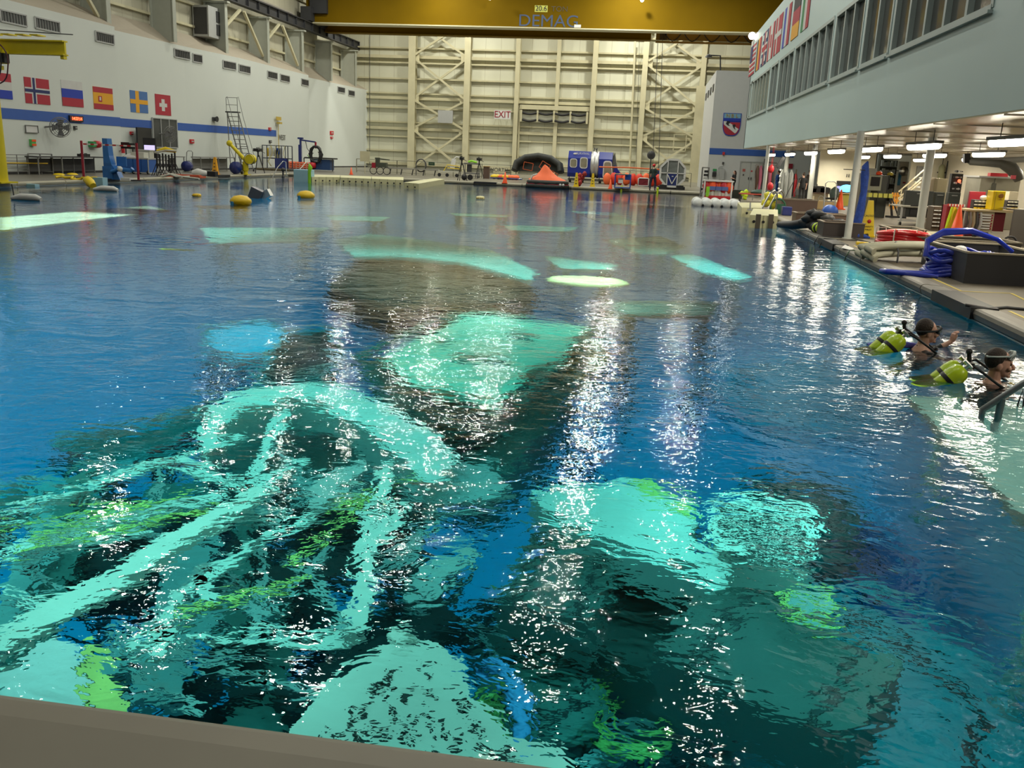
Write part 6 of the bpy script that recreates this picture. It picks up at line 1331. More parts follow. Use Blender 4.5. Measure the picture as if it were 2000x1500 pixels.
# -- fittings on the shield wall (y = 68) --
YW = YS-.01
x0, x1, z0, z1 = RX(1442, 318, 1487, 374, YW, True); r = T('double_door', 'pale double door in the wall below the shield', 'door', ((x0+x1)/2, YW, 0)); r['kind'] = 'structure'
dm = mat('door_pale', (.52, .53, .5), .5)
for u0, u1 in ((0, .49), (.51, 1)): b = B(); b.b2((x0+(x1-x0)*u0, YW-.04, .02), (x0+(x1-x0)*u1, YW, z1)); b.o('door_leaf', dm, r)
b = B(); 
for xx in (x0-.05, x1+.05): b.box((xx, YW-.03, z1/2), (.08, .08, z1))
b.box(((x0+x1)/2, YW-.03, z1+.04), (x1-x0+.18, .08, .08)); b.o('door_frame', lgrey, r)
for u in (.44, .56): b = B(); b.box((x0+(x1-x0)*u, YW-.07, 1.0), (.06, .06, .16)); b.o('handle', dark, r)
def wallbit(name, label, cat, px0, t, px1, bt, m_, d=.06): x0, x1, z0, z1 = RX(px0, t, px1, bt, YW-d); b = B(); b.b2((x0, YW-d, z0), (x1, YW, z1)); return tag(b.o(name, m_, bevel=.008), label, cat)
wallbit('notice', 'small red and white notice on the pale double door', 'notice', 1450, 330, 1456, 335, mat('notice_red', (.5, .12, .1))); wallbit('notice', 'tiny red sign on the right leaf of the pale double door', 'notice', 1466.5, 333, 1470, 335.5, red); wallbit('notice', 'tiny dark square sign low on the left door leaf', 'notice', 1450.5, 340, 1453.5, 343, dark)
wallbit('electric_cabinet', 'tall pale metal cabinet on the wall left of the double door', 'cabinet', 1404, 330, 1416, 351, lgrey, .2); wallbit('green_sign', 'small green sign on the white wall above the black phone box', 'sign', 1392, 330, 1400, 334, green); wallbit('phone_box', 'black phone box on the white wall under the green sign', 'phone', 1391, 336, 1399.5, 345, black, .18)
wallbit('alarm_box', 'small red alarm box on the blue stripe under the shield', 'alarm', 1411, 297, 1416, 302.5, red, .12); wallbit('wall_light', 'small dark square light on the wall under the stripe', 'light', 1410.5, 316.5, 1414.5, 320.5, dark, .12); wallbit('kick_strip', 'yellow kick strip low on the wall by the double door', 'strip', 1450, 375.5, 1488, 377.5, mat('rail_yellow', ()), .1)
wallbit('red_banner', 'crimson square sign on the wall behind the white column', 'sign', 1539, 320, 1549, 329, crimson, .06)
b = B(); a_ = V(1404, 343, YW-.1); b.tube([a_, V(1403, 328, YW-.1), V(1406, 324.5, YW-.1), V(1412, 324.5, YW-.1)], .03, 6); tag(b.o('conduit', lgrey), 'thin bent conduit beside the pale metal cabinet', 'pipe')
# black rack at the left
p, s = G(1374, 383); r = T('black_tool_rack', 'tall narrow black rack of tools on the far deck corner', 'rack', p); hh = 54*s
b = B(at=p); frame_box(b, -6*s, 6*s, 0, .5, 0, hh, .03); b.o('frame', grey, r)
random.seed(41)
for k in range(7): b = B(at=p); b.box((random.uniform(-2, 2)*s, 0, hh*(.12+.125*k)), (random.uniform(6, 10)*s, .3, hh*.08)); b.o('tool', black if k != 4 else lgrey, r)
# orange vest rack
p, s = G(1400, 391.5); Wd = 26*s; hh = 37*s; r = T('life_vest_rack', 'white pipe rack of orange life vests and white bottles at the far pool corner', 'rack', p)
b = B(at=p); frame_box(b, -Wd, Wd, -.05, .7, .05, hh, .04); b.box((0, .3, hh), (2*Wd+.2, .8, .05)); b.o('frame', white, r)
random.seed(44)
for k in range(9): b = B(at=p); b.ball((-Wd*.82+Wd*1.64*k/8, random.uniform(.05, .2), hh*.70), .3, (.75, .6, 1.1), n=10, m_=7, wob=.08); b.o('life_vest', orange if k % 3 else red, r)
for k in range(3): b = B(at=p); b.box((-Wd*.4+Wd*.45*k, -.1, hh*.62), (.34, .03, .2)); b.o('blue_label', mat('label_blue', (.1, .15, .4)), r)
for k in range(6): b = B(at=p); b.lathe([(.11, 0), (.12, .25), (.05, .36), (.04, .42)], (-Wd*.65+Wd*.26*k, .1, hh*.24), 10); b.o('bottle', white if k % 2 else offw, r)
b = B(at=p); b.box((0, .1, hh*.12), (2*Wd*.95, .5, .12)); b.box((0, -.02, hh*.2), (2*Wd*.95, .05, .08)); b.o('red_tray', red, r)
b = B(at=p); b.box((-Wd*.75, -.08, hh*.3), (.16, .1, .8)); b.box((-Wd*.68, -.08, hh*.55), (.1, .08, .3)); b.o('green_strap', lime, r)
p, s = G(1438, 388.5); b = B(at=p); b.prism([(-10*s, 0, 0), (10*s, 0, 0), (12*s, 0, 17*s), (-13*s, 0, 17*s)], (0, .8, 0)); tag(b.o('black_bin', mat('bin_green_black', (.015, .02, .017))), 'black open bin beside the orange vest rack', 'bin')
p, s = G(1451, 390); b = B(at=p); random.seed(5)
for k in range(4): b.ball((random.uniform(-.15, .25), 0, .14+.1*k), .14, n=8, m_=5, wob=.2)
tag(b.o('yellow_rag_heap', hivis), 'small fluorescent yellow heap beside the black bin', 'cloth')
p, s = G(1478, 395); r = T('low_red_stand', 'low table stand with red edge and dark green tarp near the corner column', 'stand', p); b = B(at=p); b.box((-.2, 0, .42), (1.5, .8, .06)); b.o('top', mat('dull_red', (.5, .08, .05)), r)
b = B(at=p)
for x in (-.9, .5): b.bar((x, -.3, 0), (x, -.3, .4), .05); b.bar((x, .3, 0), (x, .3, .4), .05)
b.o('leg', dark, r); b = B(at=p); b.ball((.15, .1, .5), .35, (1.5, .8, .5), n=12, m_=6, wob=.1); b.o('tarp', mat('tarp_green', (.01, .05, .035)), r)
# white round floats
fr_ = None
for k in range(5):
    a = D(1363+18.5*k, 402+.9*k, WL); s = (a-cp).dot(cf)/F_PX; R_ = 10.2*s
    lab = ['leftmost of the five frosted white barrel floats in the far right corner', 'second from left of the five frosted white barrel floats', 'middle one of the five frosted white barrel floats', 'fourth from left of the five frosted white barrel floats', 'rightmost of the five frosted white barrel floats, by the cream pontoons'][k]
    if fr_ is None:
        fr_ = T('barrel_float', lab, 'float', (0, 0, 0), 'white barrel floats'); b = B(); b.lathe([(0, -R_*.0-.02), (R_*.5, .0), (R_*.9, .12), (R_, .35), (R_, 1.9), (R_*.8, 2.15), (0, 2.2)], (0, 0, R_*.45), 22, axis='Y'); b.o('drum', fwhite, fr_)
        b = B(); b.lathe([(R_*1.02, .55), (R_*1.03, .6), (R_*1.02, .65)], (0, 0, R_*.45), 22, axis='Y'); b.o('hoop', lgrey, fr_); b = B(); b.ball((R_, .1, R_*.1), .07, n=8, m_=5); b.o('joint_pin', black, fr_); fr_.location = a
    else: dup(fr_, a, lab)
# chrome ladder rails
for i, (px, py) in enumerate(((1493, 418), (1506, 417))):
    p, s = G(px, py); b = B(at=p); b.tube([(-.4, -1.2, -.3), (-.2, -.7, .25), (.15, 0, .85), (.35, .4, .95), (.5, .6, .8), (.52, .62, .0)], .035, 8); tag(b.o('ladder_rail', steel), ('curved chrome ladder rail at the right pool edge, left one of two', 'curved chrome ladder rail at the right pool edge, right one of two')[i], 'handrail')
p, s = G(1508, 411); b = B(at=p); random.seed(17)
for k in range(6): b.ball((random.uniform(-.35, .45), random.uniform(.3, .8), .2+.08*k), .2, (1, .7, .9), n=8, m_=6, wob=.2)
tag(b.o('yellow_gear_heap', mat('gear_yellow', (.6, .55, .03))), 'yellow dive gear heap behind the chrome ladder rails', 'gear')
# hanging suits, tanks by the wall
p, s = G(1492, 394); r = T('suit_rail', 'rail of hanging brown and pink wetsuits beside the corner column', 'suits', p+Vector((0, 1.2, 0))); p = p+Vector((0, 1.2, 0)); random.seed(51)
b = B(at=p); b.bar((-.5, 0, 1.95), (.6, 0, 1.95), .05); b.bar((-.5, 0, 0), (-.5, 0, 1.95), .05); b.bar((.6, 0, 0), (.6, 0, 1.95), .05); b.o('rail', grey, r)
for k in range(6): x = -.38+.17*k; b = B(at=p); b.tube([(x, 0, 1.9), (x, -.02, 1.6), (x+.03, 0, 1.1), (x, 0, .6-.1*(k % 2))], [.05, .12, .10, .05], 8); b.o('wetsuit', (mat('suit_brown', (.09, .05, .03)), mat('suit_pink', (.45, .12, .2)), dark)[k % 3], r)
for i, (px, py, lab) in enumerate(((1506, 330, 'red round float hung high on the corner column'), (1504.5, 364, 'red round float hung low on the corner column'))):
    c = V(px, py, 50.2); b = B(); b.ball(c, .16, (1, 1, 1.3), n=12, m_=8); b.bar(c, (c.x, c.y, 2.92), .02); tag(b.o('red_float', red), lab, 'float')
c = V(1497, 317, 50.5); r = T('ceiling_camera_arm', 'black jointed arm bracket clamped high on the corner column', 'bracket', c); b = B(); b.box(c, (.25, .3, .35)); b.bar(c, c+Vector((.55, 0, -.02)), .08); b.bar(c+Vector((.55, 0, -.25)), c+Vector((.85, 0, .3)), .16); b.o('arm', black, r)
r = T('grey_cylinder_rack', 'rack of grey gas cylinders beside the person in blue overalls', 'cylinders', V(1527, 386, 56)); x0, x1, z0, z1 = RX(1519, 331, 1535, 386, 56, True)
for k in range(3): b = B(); b.lathe([(.14, 0), (.14, z1*.86), (.05, z1*.95), (.05, z1)], (x0+.12+.25*k, 56, 0), 12); b.o('cylinder', mat('cyl_grey', (.28, .3, .29), .4), r)
for k in range(5): b = B(); b.ball((x0-.02, 55.8, .3+.35*k), .07, n=8, m_=5); b.o('white_knob', white, r)
r = T('red_suit_stand', 'red and black survival suits hanging between two white columns', 'suits', V(1542, 386, 59)); x0, x1, z0, z1 = RX(1537, 339, 1548, 386, 59, True)
for k, m2 in enumerate((red, black, red)): b = B(); x = x0+.12+.13*k; b.tube([(x, 59, z1), (x, 59, z1*.75), (x, 59, z1*.4), (x+.03, 59, z1*.1)], [.05, .13, .12, .06], 8); b.o('suit', m2, r)
b = B(); b.bar((x0, 59, z1+.05), (x1, 59, z1+.05), .04); b.bar((x0, 59.1, 0), (x0, 59.1, z1+.05), .04); b.bar((x1, 59.1, 0), (x1, 59.1, z1+.05), .04); b.o('rail', grey, r)
BX('wall_poster', 'narrow framed poster on the white pier behind the columns', 'poster', 1552, 331, 1557, 354, 60, .04, mat('poster_tan', (.4, .35, .25)), floor=False)
# planters and boxes
def planter(name, label, px0, pxc, py0, top_px, d, Y=None, m_=brown, hollow=True, tm=None):
    a, s = G(px0, py0); h_ = top_px*s; w_ = (pxc-px0)*s; r = T(name, label, 'box', a+Vector((w_/2, 0, 0))); t_ = .05; b = B(at=a)
    b.box((w_/2, t_/2, h_/2), (w_, t_, h_)); b.box((w_/2, d-t_/2, h_/2), (w_, t_, h_)); b.box((t_/2, d/2, h_/2), (t_, d-2*t_, h_)); b.box((w_-t_/2, d/2, h_/2), (t_, d-2*t_, h_))
    b.o('side_board', m_, r)
    b = B(at=a); b.box((w_/2, d/2, h_*.5 if hollow else h_-.02), (w_-2*t_, d-2*t_, .03)); b.o('shelf', dark if hollow else m_, r)
    b = B(at=a); 
    for y in (.0, d-.04): b.box((w_/2, y+.02, h_+.015), (w_+.04, .09, .03))
    for x in (.0, w_-.04): b.box((x+.02, d/2, h_+.015), (.09, d, .03))
    b.o('top_rim', tm or mat('rim_tan', (.22, .17, .12), .5), r); return r, a, w_, h_, s
planter('equipment_trough', 'dark brown trough box behind the chrome ladder rails', 1524, 1592, 417, 27, 1.2)
planter('equipment_trough', 'low brown trough box with a reddish end beside the small blue drum cart', 1553, 1652, 439, 22, .9)
planter('equipment_trough', 'dark brown trough box around the blue netted column foot', 1606, 1683, 462, 27, 1.0, m_=mat('dark_board', (.05, .04, .038)))
p, s = G(1535, 420.5); b = B(at=p); b.box((0, 0, 8.5*s), (18*s, .5, 17*s)); tag(b.o('navy_crate', dblue, bevel=.03), 'navy crate in front of the dark trough by the chrome rails', 'crate')
p, s = G(1519, 418); b = B(at=p); b.tube([(.3*cos(a*.5), .2, .3+.3*sin(a*.5)) for a in range(14)], .04, 6); b.box((.1, .3, .2), (.3, .3, .4)); tag(b.o('green_cable_coil', mat('cable_green', (.02, .12, .06))), 'dark green cable coil left of the navy crate', 'cable')
for i, (px, py, lab) in enumerate(((1561, 417, 'dark blue reel lying left of the white column foot'), (1576, 417.5, 'brighter blue reel at the white column foot'))):
    p, s = G(px, py); b = B(at=p); b.lathe([(.36, -.1), (.4, 0), (.36, .1)], (0, 0, .2), 16, axis='Y', sx=1, sy=.6); tag(b.o('cable_reel', dblue if i == 0 else blue), lab, 'reel')
r = drum_truck(1618, 431, 'blue drum on a dark hand truck between the two brown troughs', .27, blue, 1.35)
r = T('folding_trolley', 'tall thin dark trolley frame leaning behind the dark trough', 'trolley', D(1540, 393)+Vector((0, 0, 0))); p, s = G(1540, 393); b = B(at=p); b.tube([(-.25, -.1, .1), (.25, .3, 1.25), (.55, .3, 1.25), (.15, -.1, .1)], .025, 6, closed=True); b.box((-.05, -.1, .05), (.45, .3, .04)); b.o('frame', dark, r)
BX('wooden_box', 'light wooden long box on the deck beside the bright orange cone', 'box', 1588, 394, 1634, 409, 46.3, .8, tan)
r, x0, x1, z0, z1 = BX('work_desk', 'tan desk crowded with dark gear behind the wooden box', 'desk', 1589, 379, 1618, 396, 50, .9, mat('desk_tan', (.42, .36, .24), .5))
b = B(); b.b2((x0-.1, 49.9, z1), (x1+.5, 51, z1+.05)); b.o('desk_top', brown, r); b = B(); b.tube([((x0+x1)/2+.14*cos(a*pi/8), 49.97, z1*.55+.17*sin(a*pi/8)) for a in range(16)], .015, 5, closed=True); b.o('ring_mark', lgrey, r)
random.seed(61)
for i, (nm_, u, w_, h2, lab) in enumerate((('printer', .35, .7, .3, 'black printer on the tan desk'), ('bottle', .18, .12, .42, 'dark bottle on the tan desk left of the printer'), ('bag', .8, .5, .25, 'black bag on the tan desk right of the printer'), ('telephone', -.02, .25, .2, 'dark telephone on the left end of the tan desk'))):
    x = x0+(x1-x0)*u; b = B()
    if nm_ == 'bottle': b.lathe([(.06, 0), (.06, .28), (.025, .34), (.025, .42)], (x, 50.3, z1+.05), 10)
    else: b.box((x, 50.4, z1+.05+h2/2), (w_, .4, h2)); b.box((x+.05, 50.35, z1+.05+h2), (w_*.5, .25, .06))
    tag(b.o(nm_, black, bevel=.01), lab, nm_)
r = T('office_chair', 'office chair with a grey-green jacket over its back by the desk', 'chair', V(1627, 396, 47)); x0, x1, z0, z1 = RX(1620, 370, 1637, 396, 47, True); xm = (x0+x1)/2
b = B(); b.tube([(xm, 47, z1*.45), (xm, 47, z1*.75), (xm+.02, 47, z1), (xm, 47.05, z1*1.02)], [.14, .22, .2, .12], 10); b.o('jacket', mat('jacket_grey', (.10, .14, .13), .9), r)
b = B(); b.box((xm-.15, 46.9, .5), (.5, .5, .09)); b.o('seat', black, r); b = B(); b.cyl((xm-.1, 46.9, .08), (xm-.1, 46.9, .46), .035, n=8); b.o('column', grey, r)
for k in range(5): a = 2*pi*k/5; b = B(); b.bar((xm-.1, 46.9, .1), (xm-.1+.3*cos(a), 46.9+.3*sin(a), .05), .04); b.o('foot', black, r)
r, x0, x1, z0, z1 = BX('television', 'wide television showing bright blue and violet pictures', 'screen', 1632, 354, 1662, 376, 52, .1, black, floor=False)
panel(r, 'screen', x0+.04, x1-.04, z0+.06, z0+(z1-z0)*.55, 52, mat('tv_violet', (.2, .2, .5), vary=0, emit=(.28, .28, .8), es=1.3), .01)
b = B(); b.lathe([(0, -.012), (.36, -.012), (.36, 0), (0, 0)], (x0+(x1-x0)*.76, 51.985, z0+.24), 20, axis='Y', sx=1, sy=.55); b.o('bright_picture', mat('tv_cyan', (.1, .5, .9), vary=0, emit=(.15, .65, 1.0), es=2.0), r)
r, xa, xb_, za, zb_ = BX('yellow_side_table', 'olive yellow draped side table below the television', 'table', 1640, 379, 1662, 400, 52, .8, mat('olive_drape', (.35, .30, .05), .7)); b = B(); b.b2((xa-.5, 51.9, zb_), (xb_+.1, 52.9, z0-.01)); b.o('top', tan, r)
wb = [(1653, 340, 1655, 346, 'tiny dark switch on the white wall above the television, left'), (1657, 340, 1659, 346, 'tiny dark switch on the white wall above the television, right')]
for a0, t0, a1, b1, lab in wb: x0, x1, z0, z1 = RX(a0, t0, a1, b1, 56.95); b = B(); b.b2((x0, 56.93, z0), (x1, 56.995, z1)); tag(b.o('wall_switch', dark), lab, 'switch')
# netting on the column
p, s = G(1672, 464); r = T('blue_netting', 'bundle of blue netting tied beside the white column', 'netting', p); nt_ = mat('net_blue', (.02, .07, .38), .7, vary=.4, vs_=12, bump=.02, bs=25)
b = B(at=p); b.tube([(0, 0, 0), (-.03, 0, .25), (.02, 0, .8), (.05, 0, 1.3), (.02, 0, 1.75), (.0, 0, 2.0), (.05, 0, 2.15)], [.16, .13, .12, .09, .12, .10, .02], 12); b.o('net_bundle', nt_, r)
b = B(at=p); b.tube([(-.3, -.1, .02), (0, -.2, .08), (.35, -.1, .02)], [.05, .12, .03], 8); b.o('net_tail', nt_, r)
b = B(at=p)
for z in (.35, 1.9): b.tube([(-.28+.30*cos(a*pi/8), .22*sin(a*pi/8), z) for a in range(16)], .012, 5, closed=True)
b.o('tie_cord', dark, r)
# tall equipment cabinets
dk = mat('cabinet_olive_black', (.035, .038, .03), .5, vary=.1)
r, x0, x1, z0, z1 = BX('tall_locker', 'tall grey brown locker left of the screen console', 'cabinet', 1674, 339, 1694, 412, 43.0, 1.0, mat('locker_grey', (.10, .095, .075), .5)); b = B(); b.box(((x0+x1)/2, 42.97, z1*.5), (.02, .02, z1*.9)); b.o('door_seam', dark, r)
r, x0, x1, z0, z1 = BX('screen_console', 'large dark equipment console with a screen in a grey housing', 'console', 1694, 343, 1738, 424, 40.6, 1.4, dk)
xa, xb_, za, zb_ = RX(1691, 343, 1724, 372, 40.1); b = B(); b.b2((xa, 40.1, za), (xb_, 40.6, zb_)); b.o('screen_housing', mat('housing_olive', (.22, .22, .16), .5), r, bevel=.03)
xa, xb_, za, zb_ = RX(1700, 346, 1720, 363, 40.05); panel(r, 'screen', xa, xb_, za, zb_, 40.09, mat('screen_dark', ()), .02)
b = B(); 
for k in range(6): b.b2((xa-.25+.2*k, 39.95, za-.45), (xa-.1+.2*k, 40.12, za-.28))
b.o('yellow_fringe', mat('fringe_olive', (.5, .48, .08)), r)
for px in (1712, 1730): xq = V(px, 400, 40.5).x; b = B(); b.box((xq, 40.57, 1.0), (.03, .03, 1.5)); b.o('panel_seam', black, r)
BX('grey_top_box', 'slanted grey box on top of the dark equipment console', 'box', 1690, 329, 1711, 342, 41, .8, mat('box_grey', (.35, .34, .3)), floor=False)
c = V(1717, 338.5, 41.2); b = B(); b.ball(c, .11, (1.2, 1, .8), n=12, m_=7); b.lathe([(.13, -.05), (.16, -.06)], c, 12); tag(b.o('orange_hard_hat', orange), 'orange hard hat on top of the dark console', 'hat')
c = V(1739, 340, 41.2); b = B(); b.ball(c, .11, (1.2, 1, .7), n=12, m_=7); b.lathe([(.13, -.05), (.16, -.06)], c, 12); tag(b.o('olive_hard_hat', mat('hat_olive', (.45, .35, .03))), 'olive yellow hard hat on the right end of the dark console', 'hat')
p, s = G(1737, 425); r = T('dolly_base', 'black wheeled dolly foot beside the dark console', 'dolly', p); b = B(at=p); b.bar((-.2, -.1, .05), (.6, -.3, .05), .08); b.bar((.1, 0, .05), (-.1, 0, .95), .08); b.bar((.3, -.2, .08), (-.05, 0, .9), .05); b.o('frame', black, r)
b = B(); b.b2((V(1597, 350, 57).x, 57, 0), (V(1706, 350, 57).x, 57.2, ZB-.05)); S(b.o('wall_back_left', mat('warm_cream_wall', (.74, .70, .55), .6)))
b = B(); b.b2((V(1776, 350, 56.1).x, 56.1, 0), (16.5, 56.3, ZB-.05)); S(b.o('wall_back_right', mat('warm_cream_wall', ())))
area('soffit_light', (10.4, 54.6, 2.46), .14, 2.4, 160, (1, .92, .74)); area('soffit_light', (14.5, 50, 2.46), .14, 2.4, 120, (1, .92, .74))  # two extra lights without lamp bodies, added to brighten the back walls
# back of the hall: storage, poster, stairs
BX('storage_cage', 'dark storage cage of shelves at the back beyond the columns', 'shelving', 1709, 314, 1754, 372, 64.5, .6, mat('cage_dark', (.06, .055, .04), .7, vary=.4, vs_=4))
x0, x1, z0, z1 = RX(1709, 314, 1754, 372, 64.4, True); r = bpy.data.objects['storage_cage']
random.seed(71)
for z in (.5, 1.1, 1.7, 2.2):
    b = B(); b.box(((x0+x1)/2, 64.3, z), (x1-x0, .3, .04)); b.o('shelf', lgrey, r)
    for k in range(7): b = B(); hh = random.uniform(.2, .4); b.box((x0+.2+(x1-x0-.3)*k/7, 64.25, z+.02+hh/2), (random.uniform(.12, .2), .2, hh)); b.o('stored_can', (white, offw, lgrey, steel)[k % 4], r)
BX('white_pier', 'white wall pier with a blue poster beyond the dark console', 'pier', 1750, 316, 1776, 378, 60, .5, mat('pier_white', (.62, .58, .46)))
BX('blue_poster', 'blue sea poster on the white pier', 'poster', 1752, 333, 1762, 362, 59.96, .039, mat('poster_blue', (.05, .28, .5), .4, vary=.5, vs_=4), floor=False)
BX('red_label', 'small dark red label on the white pier right of the blue poster', 'label', 1763, 355.5, 1769, 358, 59.96, .039, crimson, floor=False)
c = V(1765, 334, 58.5); r = T('convex_mirror', 'round shiny dome mirror mounted on the white pier', 'mirror', c); b = B(); b.lathe([(0, -.22), (.15, -.18), (.25, -.08), (.28, 0)], c, 18, axis='Y'); b.o('dome', steel, r); b = B(); b.bar(c, c+Vector((0, 1.55, 0)), .06); b.o('arm', dark, r)
r, x0, x1, z0, z1 = BX('louvre_window', 'dark louvred window at the back beside the staircase', 'window', 1787, 325, 1806, 356, 56, .1, mat('louvre_grey', (.12, .12, .09)), floor=False)
for k in range(9): b = B(); x = x0+(x1-x0)*(k+.5)/9; b.b2((x-.015, 55.95, z0), (x+.015, 56, z1)); b.o('slat', lgrey, r)
r = T('staircase', 'pale staircase rails climbing to the right behind the column', 'staircase', V(1790, 378, 52)); a = V(1752, 398, 52); c = V(1812, 344, 52); a2 = V(1752, 392, 52); a.z = max(a.z, .3)
for dz in (0, .18, .55): b = B(); b.tube([a+Vector((0, 0, dz)), c+Vector((0, 0, dz))], .04, 8); b.o('rail', mat('stair_cream', (.55, .48, .32), .4), r)
for k in range(7): q = a.lerp(c, k/6); b = B(); b.box(q+Vector((0, .5, -.1)), (.32, 1.0, .06)); b.o('step', lgrey, r)
for t in (.1, .9): q = a.lerp(c, t); b = B(); b.bar((q.x, q.y, 0), q+Vector((0, 0, .55)), .05); b.o('post', MATS['stair_cream'], r)
r = T('orange_barrier', 'orange plastic mesh barrier at the back by the staircase foot', 'barrier', V(1746, 398, 50)); x0, x1, z0, z1 = RX(1737, 381, 1757, 398, 50, True)
for z in (.2, .45, .7): b = B(); b.box(((x0+x1)/2, 50, z), (x1-x0, .05, .1)); b.o('rail', mat('barrier_orange', (.9, .4, .04)), r)
for x in (x0+.1, (x0+x1)/2, x1-.1): b = B(); b.bar((x, 50, 0), (x, 50, .85), .07); b.o('post', mat('barrier_orange', ()), r)
BX('brown_locker', 'beige locker pair in the middle of the back area', 'cabinet', 1806, 347, 1828, 376, 45, .8, mat('locker_beige', (.40, .34, .25)), floor=True)
BX('steel_locker', 'olive steel locker left of the gauge board', 'cabinet', 1828, 349, 1851, 376, 44.5, .8, mat('locker_olive', (.20, .17, .10), .4))
c0_ = V(1841, 321, 55.8); r = T('hanging_gas_bottle', 'pale green gas bottle strapped high at the back', 'cylinder', c0_-Vector((0, 0, .9))); b = B(); b.lathe([(.08, -.9), (.17, -.85), (.17, -.15), (.07, 0)], c0_, 14); b.o('bottle', mat('bottle_sage', (.38, .38, .22)), r); b = B(); b.bar(c0_, (c0_.x, c0_.y, 2.9), .03); b.box(c0_+Vector((.3, .1, -.4)), (.05, .1, 1.2)); b.box(c0_+Vector((.1, .25, -.45)), (.5, .05, .08)); b.o('bracket', dark, r)
r, x0, x1, z0, z1 = BX('gauge_board', 'black board crowded with gauges and knobs at the back', 'gauge board', 1854, 340, 1882, 376, 42, .3, mat('board_black', (.02, .02, .018)))
random.seed(81); b = B()
for k in range(6):
    for j in range(5): b = B(); b.cyl((x0+.1+(x1-x0-.2)*k/5+random.uniform(-.04, .04), 41.95, 1.05+j*.24), (x0+.1+(x1-x0-.2)*k/5, 41.9, 1.05+j*.24), random.uniform(.025, .05), n=8); b.o('gauge', (lgrey, white, steel, dark)[(k*3+j*5) % 4], r)
b = B(); b.ball((x0+(x1-x0)*.62, 41.85, 1.62), .07, n=10, m_=6); b.o('red_lamp', mat('lamp_red', (1, .1, .05), vary=0, emit=(1, .12, .05), es=3), r)
BX('hanging_tools', 'dark tools hanging behind the white column by the gauge board', 'tools', 1892, 344, 1908, 368, 42.5, .2, black, floor=False)
q = V(1900, 360, 42.6); b = B(); b.cyl((q.x, 42.6, 0), (q.x, 42.6, q.z), .04, n=8); b.o('stand_post', dark, bpy.data.objects['hanging_tools'])
r, x0, x1, z0, z1 = BX('steel_hood', 'wide stainless steel tank enclosure at the right', 'tank', 1908, 350, 1994, 400, 36, 1.6, mat('stainless', (.45, .43, .34), .32, .7, vary=.25, vs_=1.2))
b = B(); b.b2((x0-.1, 35.9, z1), (x1+.1, 37.7, z1+.06)); b.o('lid', alu, r); b = B(); b.box((x0+(x1-x0)*.35, 35.98, z1*.8), (.03, .03, z1*.4)); b.b2((x0+.4, 35.96, z1*.55), (x0+(x1-x0)*.4, 35.99, z1*.9)); b.o('window_panel', mat('panel_smoke', (.14, .14, .11), .3), r)
b = B(); q = V(1952, 346, 36.3); b.box((q.x, 36.5, z1+.12), (.6, .3, .12)); tag(b.o('red_tool', red), 'red tool lying on the stainless enclosure', 'tool')
r = T('extraction_arm', 'big curved grey extraction arm arching down at the right edge', 'arm', V(1990, 348, 35)); b = B(); am = mat('arm_grey', (.13, .13, .11), .45)
b.tube([V(1884, 310, 36), V(1897, 315, 36), V(1925, 318, 35.5), V(1955, 320, 35), V(1975, 328, 35), V(1987, 342, 35), V(1991, 352, 35)], [.05, .14, .12, .14, .22, .2, .16], 12); b.o('arm_tube', am, r)
b = B(); b.tube([V(1895, 312, 36.2), V(1940, 314, 36), V(2010, 311, 35.5)], .10, 8); b.o('upper_duct', lgrey, r); b = B(); b.box(V(1979, 346, 34.7), (.16, .05, .13)); b.o('pink_tag', mat('tag_pink', (.9, .15, .2)), r)
b = B(); b.bar(V(1888, 300, 36), V(1888, 318, 36), .2); b.o('mount', black, r)
# consoles and drawers in the middle
def console(px0, t, px1, bt, Y, label, legs=True):
    r, x0, x1, z0, z1 = BX('flat_case', label, 'case', px0, t, px1, bt, Y, .35, mat('case_black', (.028, .033, .03), .4), floor=False); panel(r, 'handle', (x0+x1)/2-.1, (x0+x1)/2+.1, z1-.12, z1-.09, Y, grey); return r, x0, x1, z0, z1
console(1766, 374, 1824, 404, 36.6, 'wide black flat case standing on the wheeled bench'); console(1825, 376, 1846, 401, 36.6, 'black flat case right of the white column, left of a pair'); console(1850, 377, 1877, 401, 36.8, 'black flat case right of the white column, right of a pair')
x0, x1, z0, z1 = RX(1756, 405, 1822, 440, 35.5, True); r = T('wheeled_bench', 'long grey wheeled bench carrying black cases', 'bench', ((x0+x1)/2, 35.5, 0)); b = B(); b.b2((x0, 35.5, z1-.05), (x1+1.4, 37.2, z1)); b.o('top', mat('bench_grey', (.25, .24, .19)), r)
b = B(); b.b2((x0+.2, 35.7, .3), (x1, 36.8, z1-.08)); b.o('under_case', mat('case_black', ()), r); b = B(); b.b2((x0+.35, 35.65, .35), (x0+.9, 35.7, .75)); b.o('open_bay', black, r)
for x in (x0+.05, x1-.05, x1+1.3): b = B(); b.bar((x, 35.6, .08), (x, 35.6, z1-.05), .06); b.o('leg', lgrey, r); b = B(); b.cyl((x-.03, 35.6, .06), (x+.03, 35.6, .06), .06, n=10); b.o('caster', black, r)
b = B(); b.bar((x0-.1, 35.4, .18), (x1, 35.4, .18), .05); b.o('foot_rail', lgrey, r)
r, x0, x1, z0, z1 = BX('drawer_unit', 'brown double drawer unit with pale handles beside the red stand', 'drawers', 1819, 404, 1843, 440, 33.2, .7, mat('drawer_brown', (.10, .07, .045), .4))
for k in range(2):
    for j in range(5): xx = x0+(x1-x0)*(.27+.46*k); zz = z1*(.2+.16*j); b = B(); b.box((xx, 33.18, zz), ((x1-x0)*.42, .03, z1*.13)); d_ = b.o('drawer', MATS['drawer_brown'], r); b = B(); b.box((xx, 33.14, zz), (.16, .03, .03)); b.o('handle', white, d_)
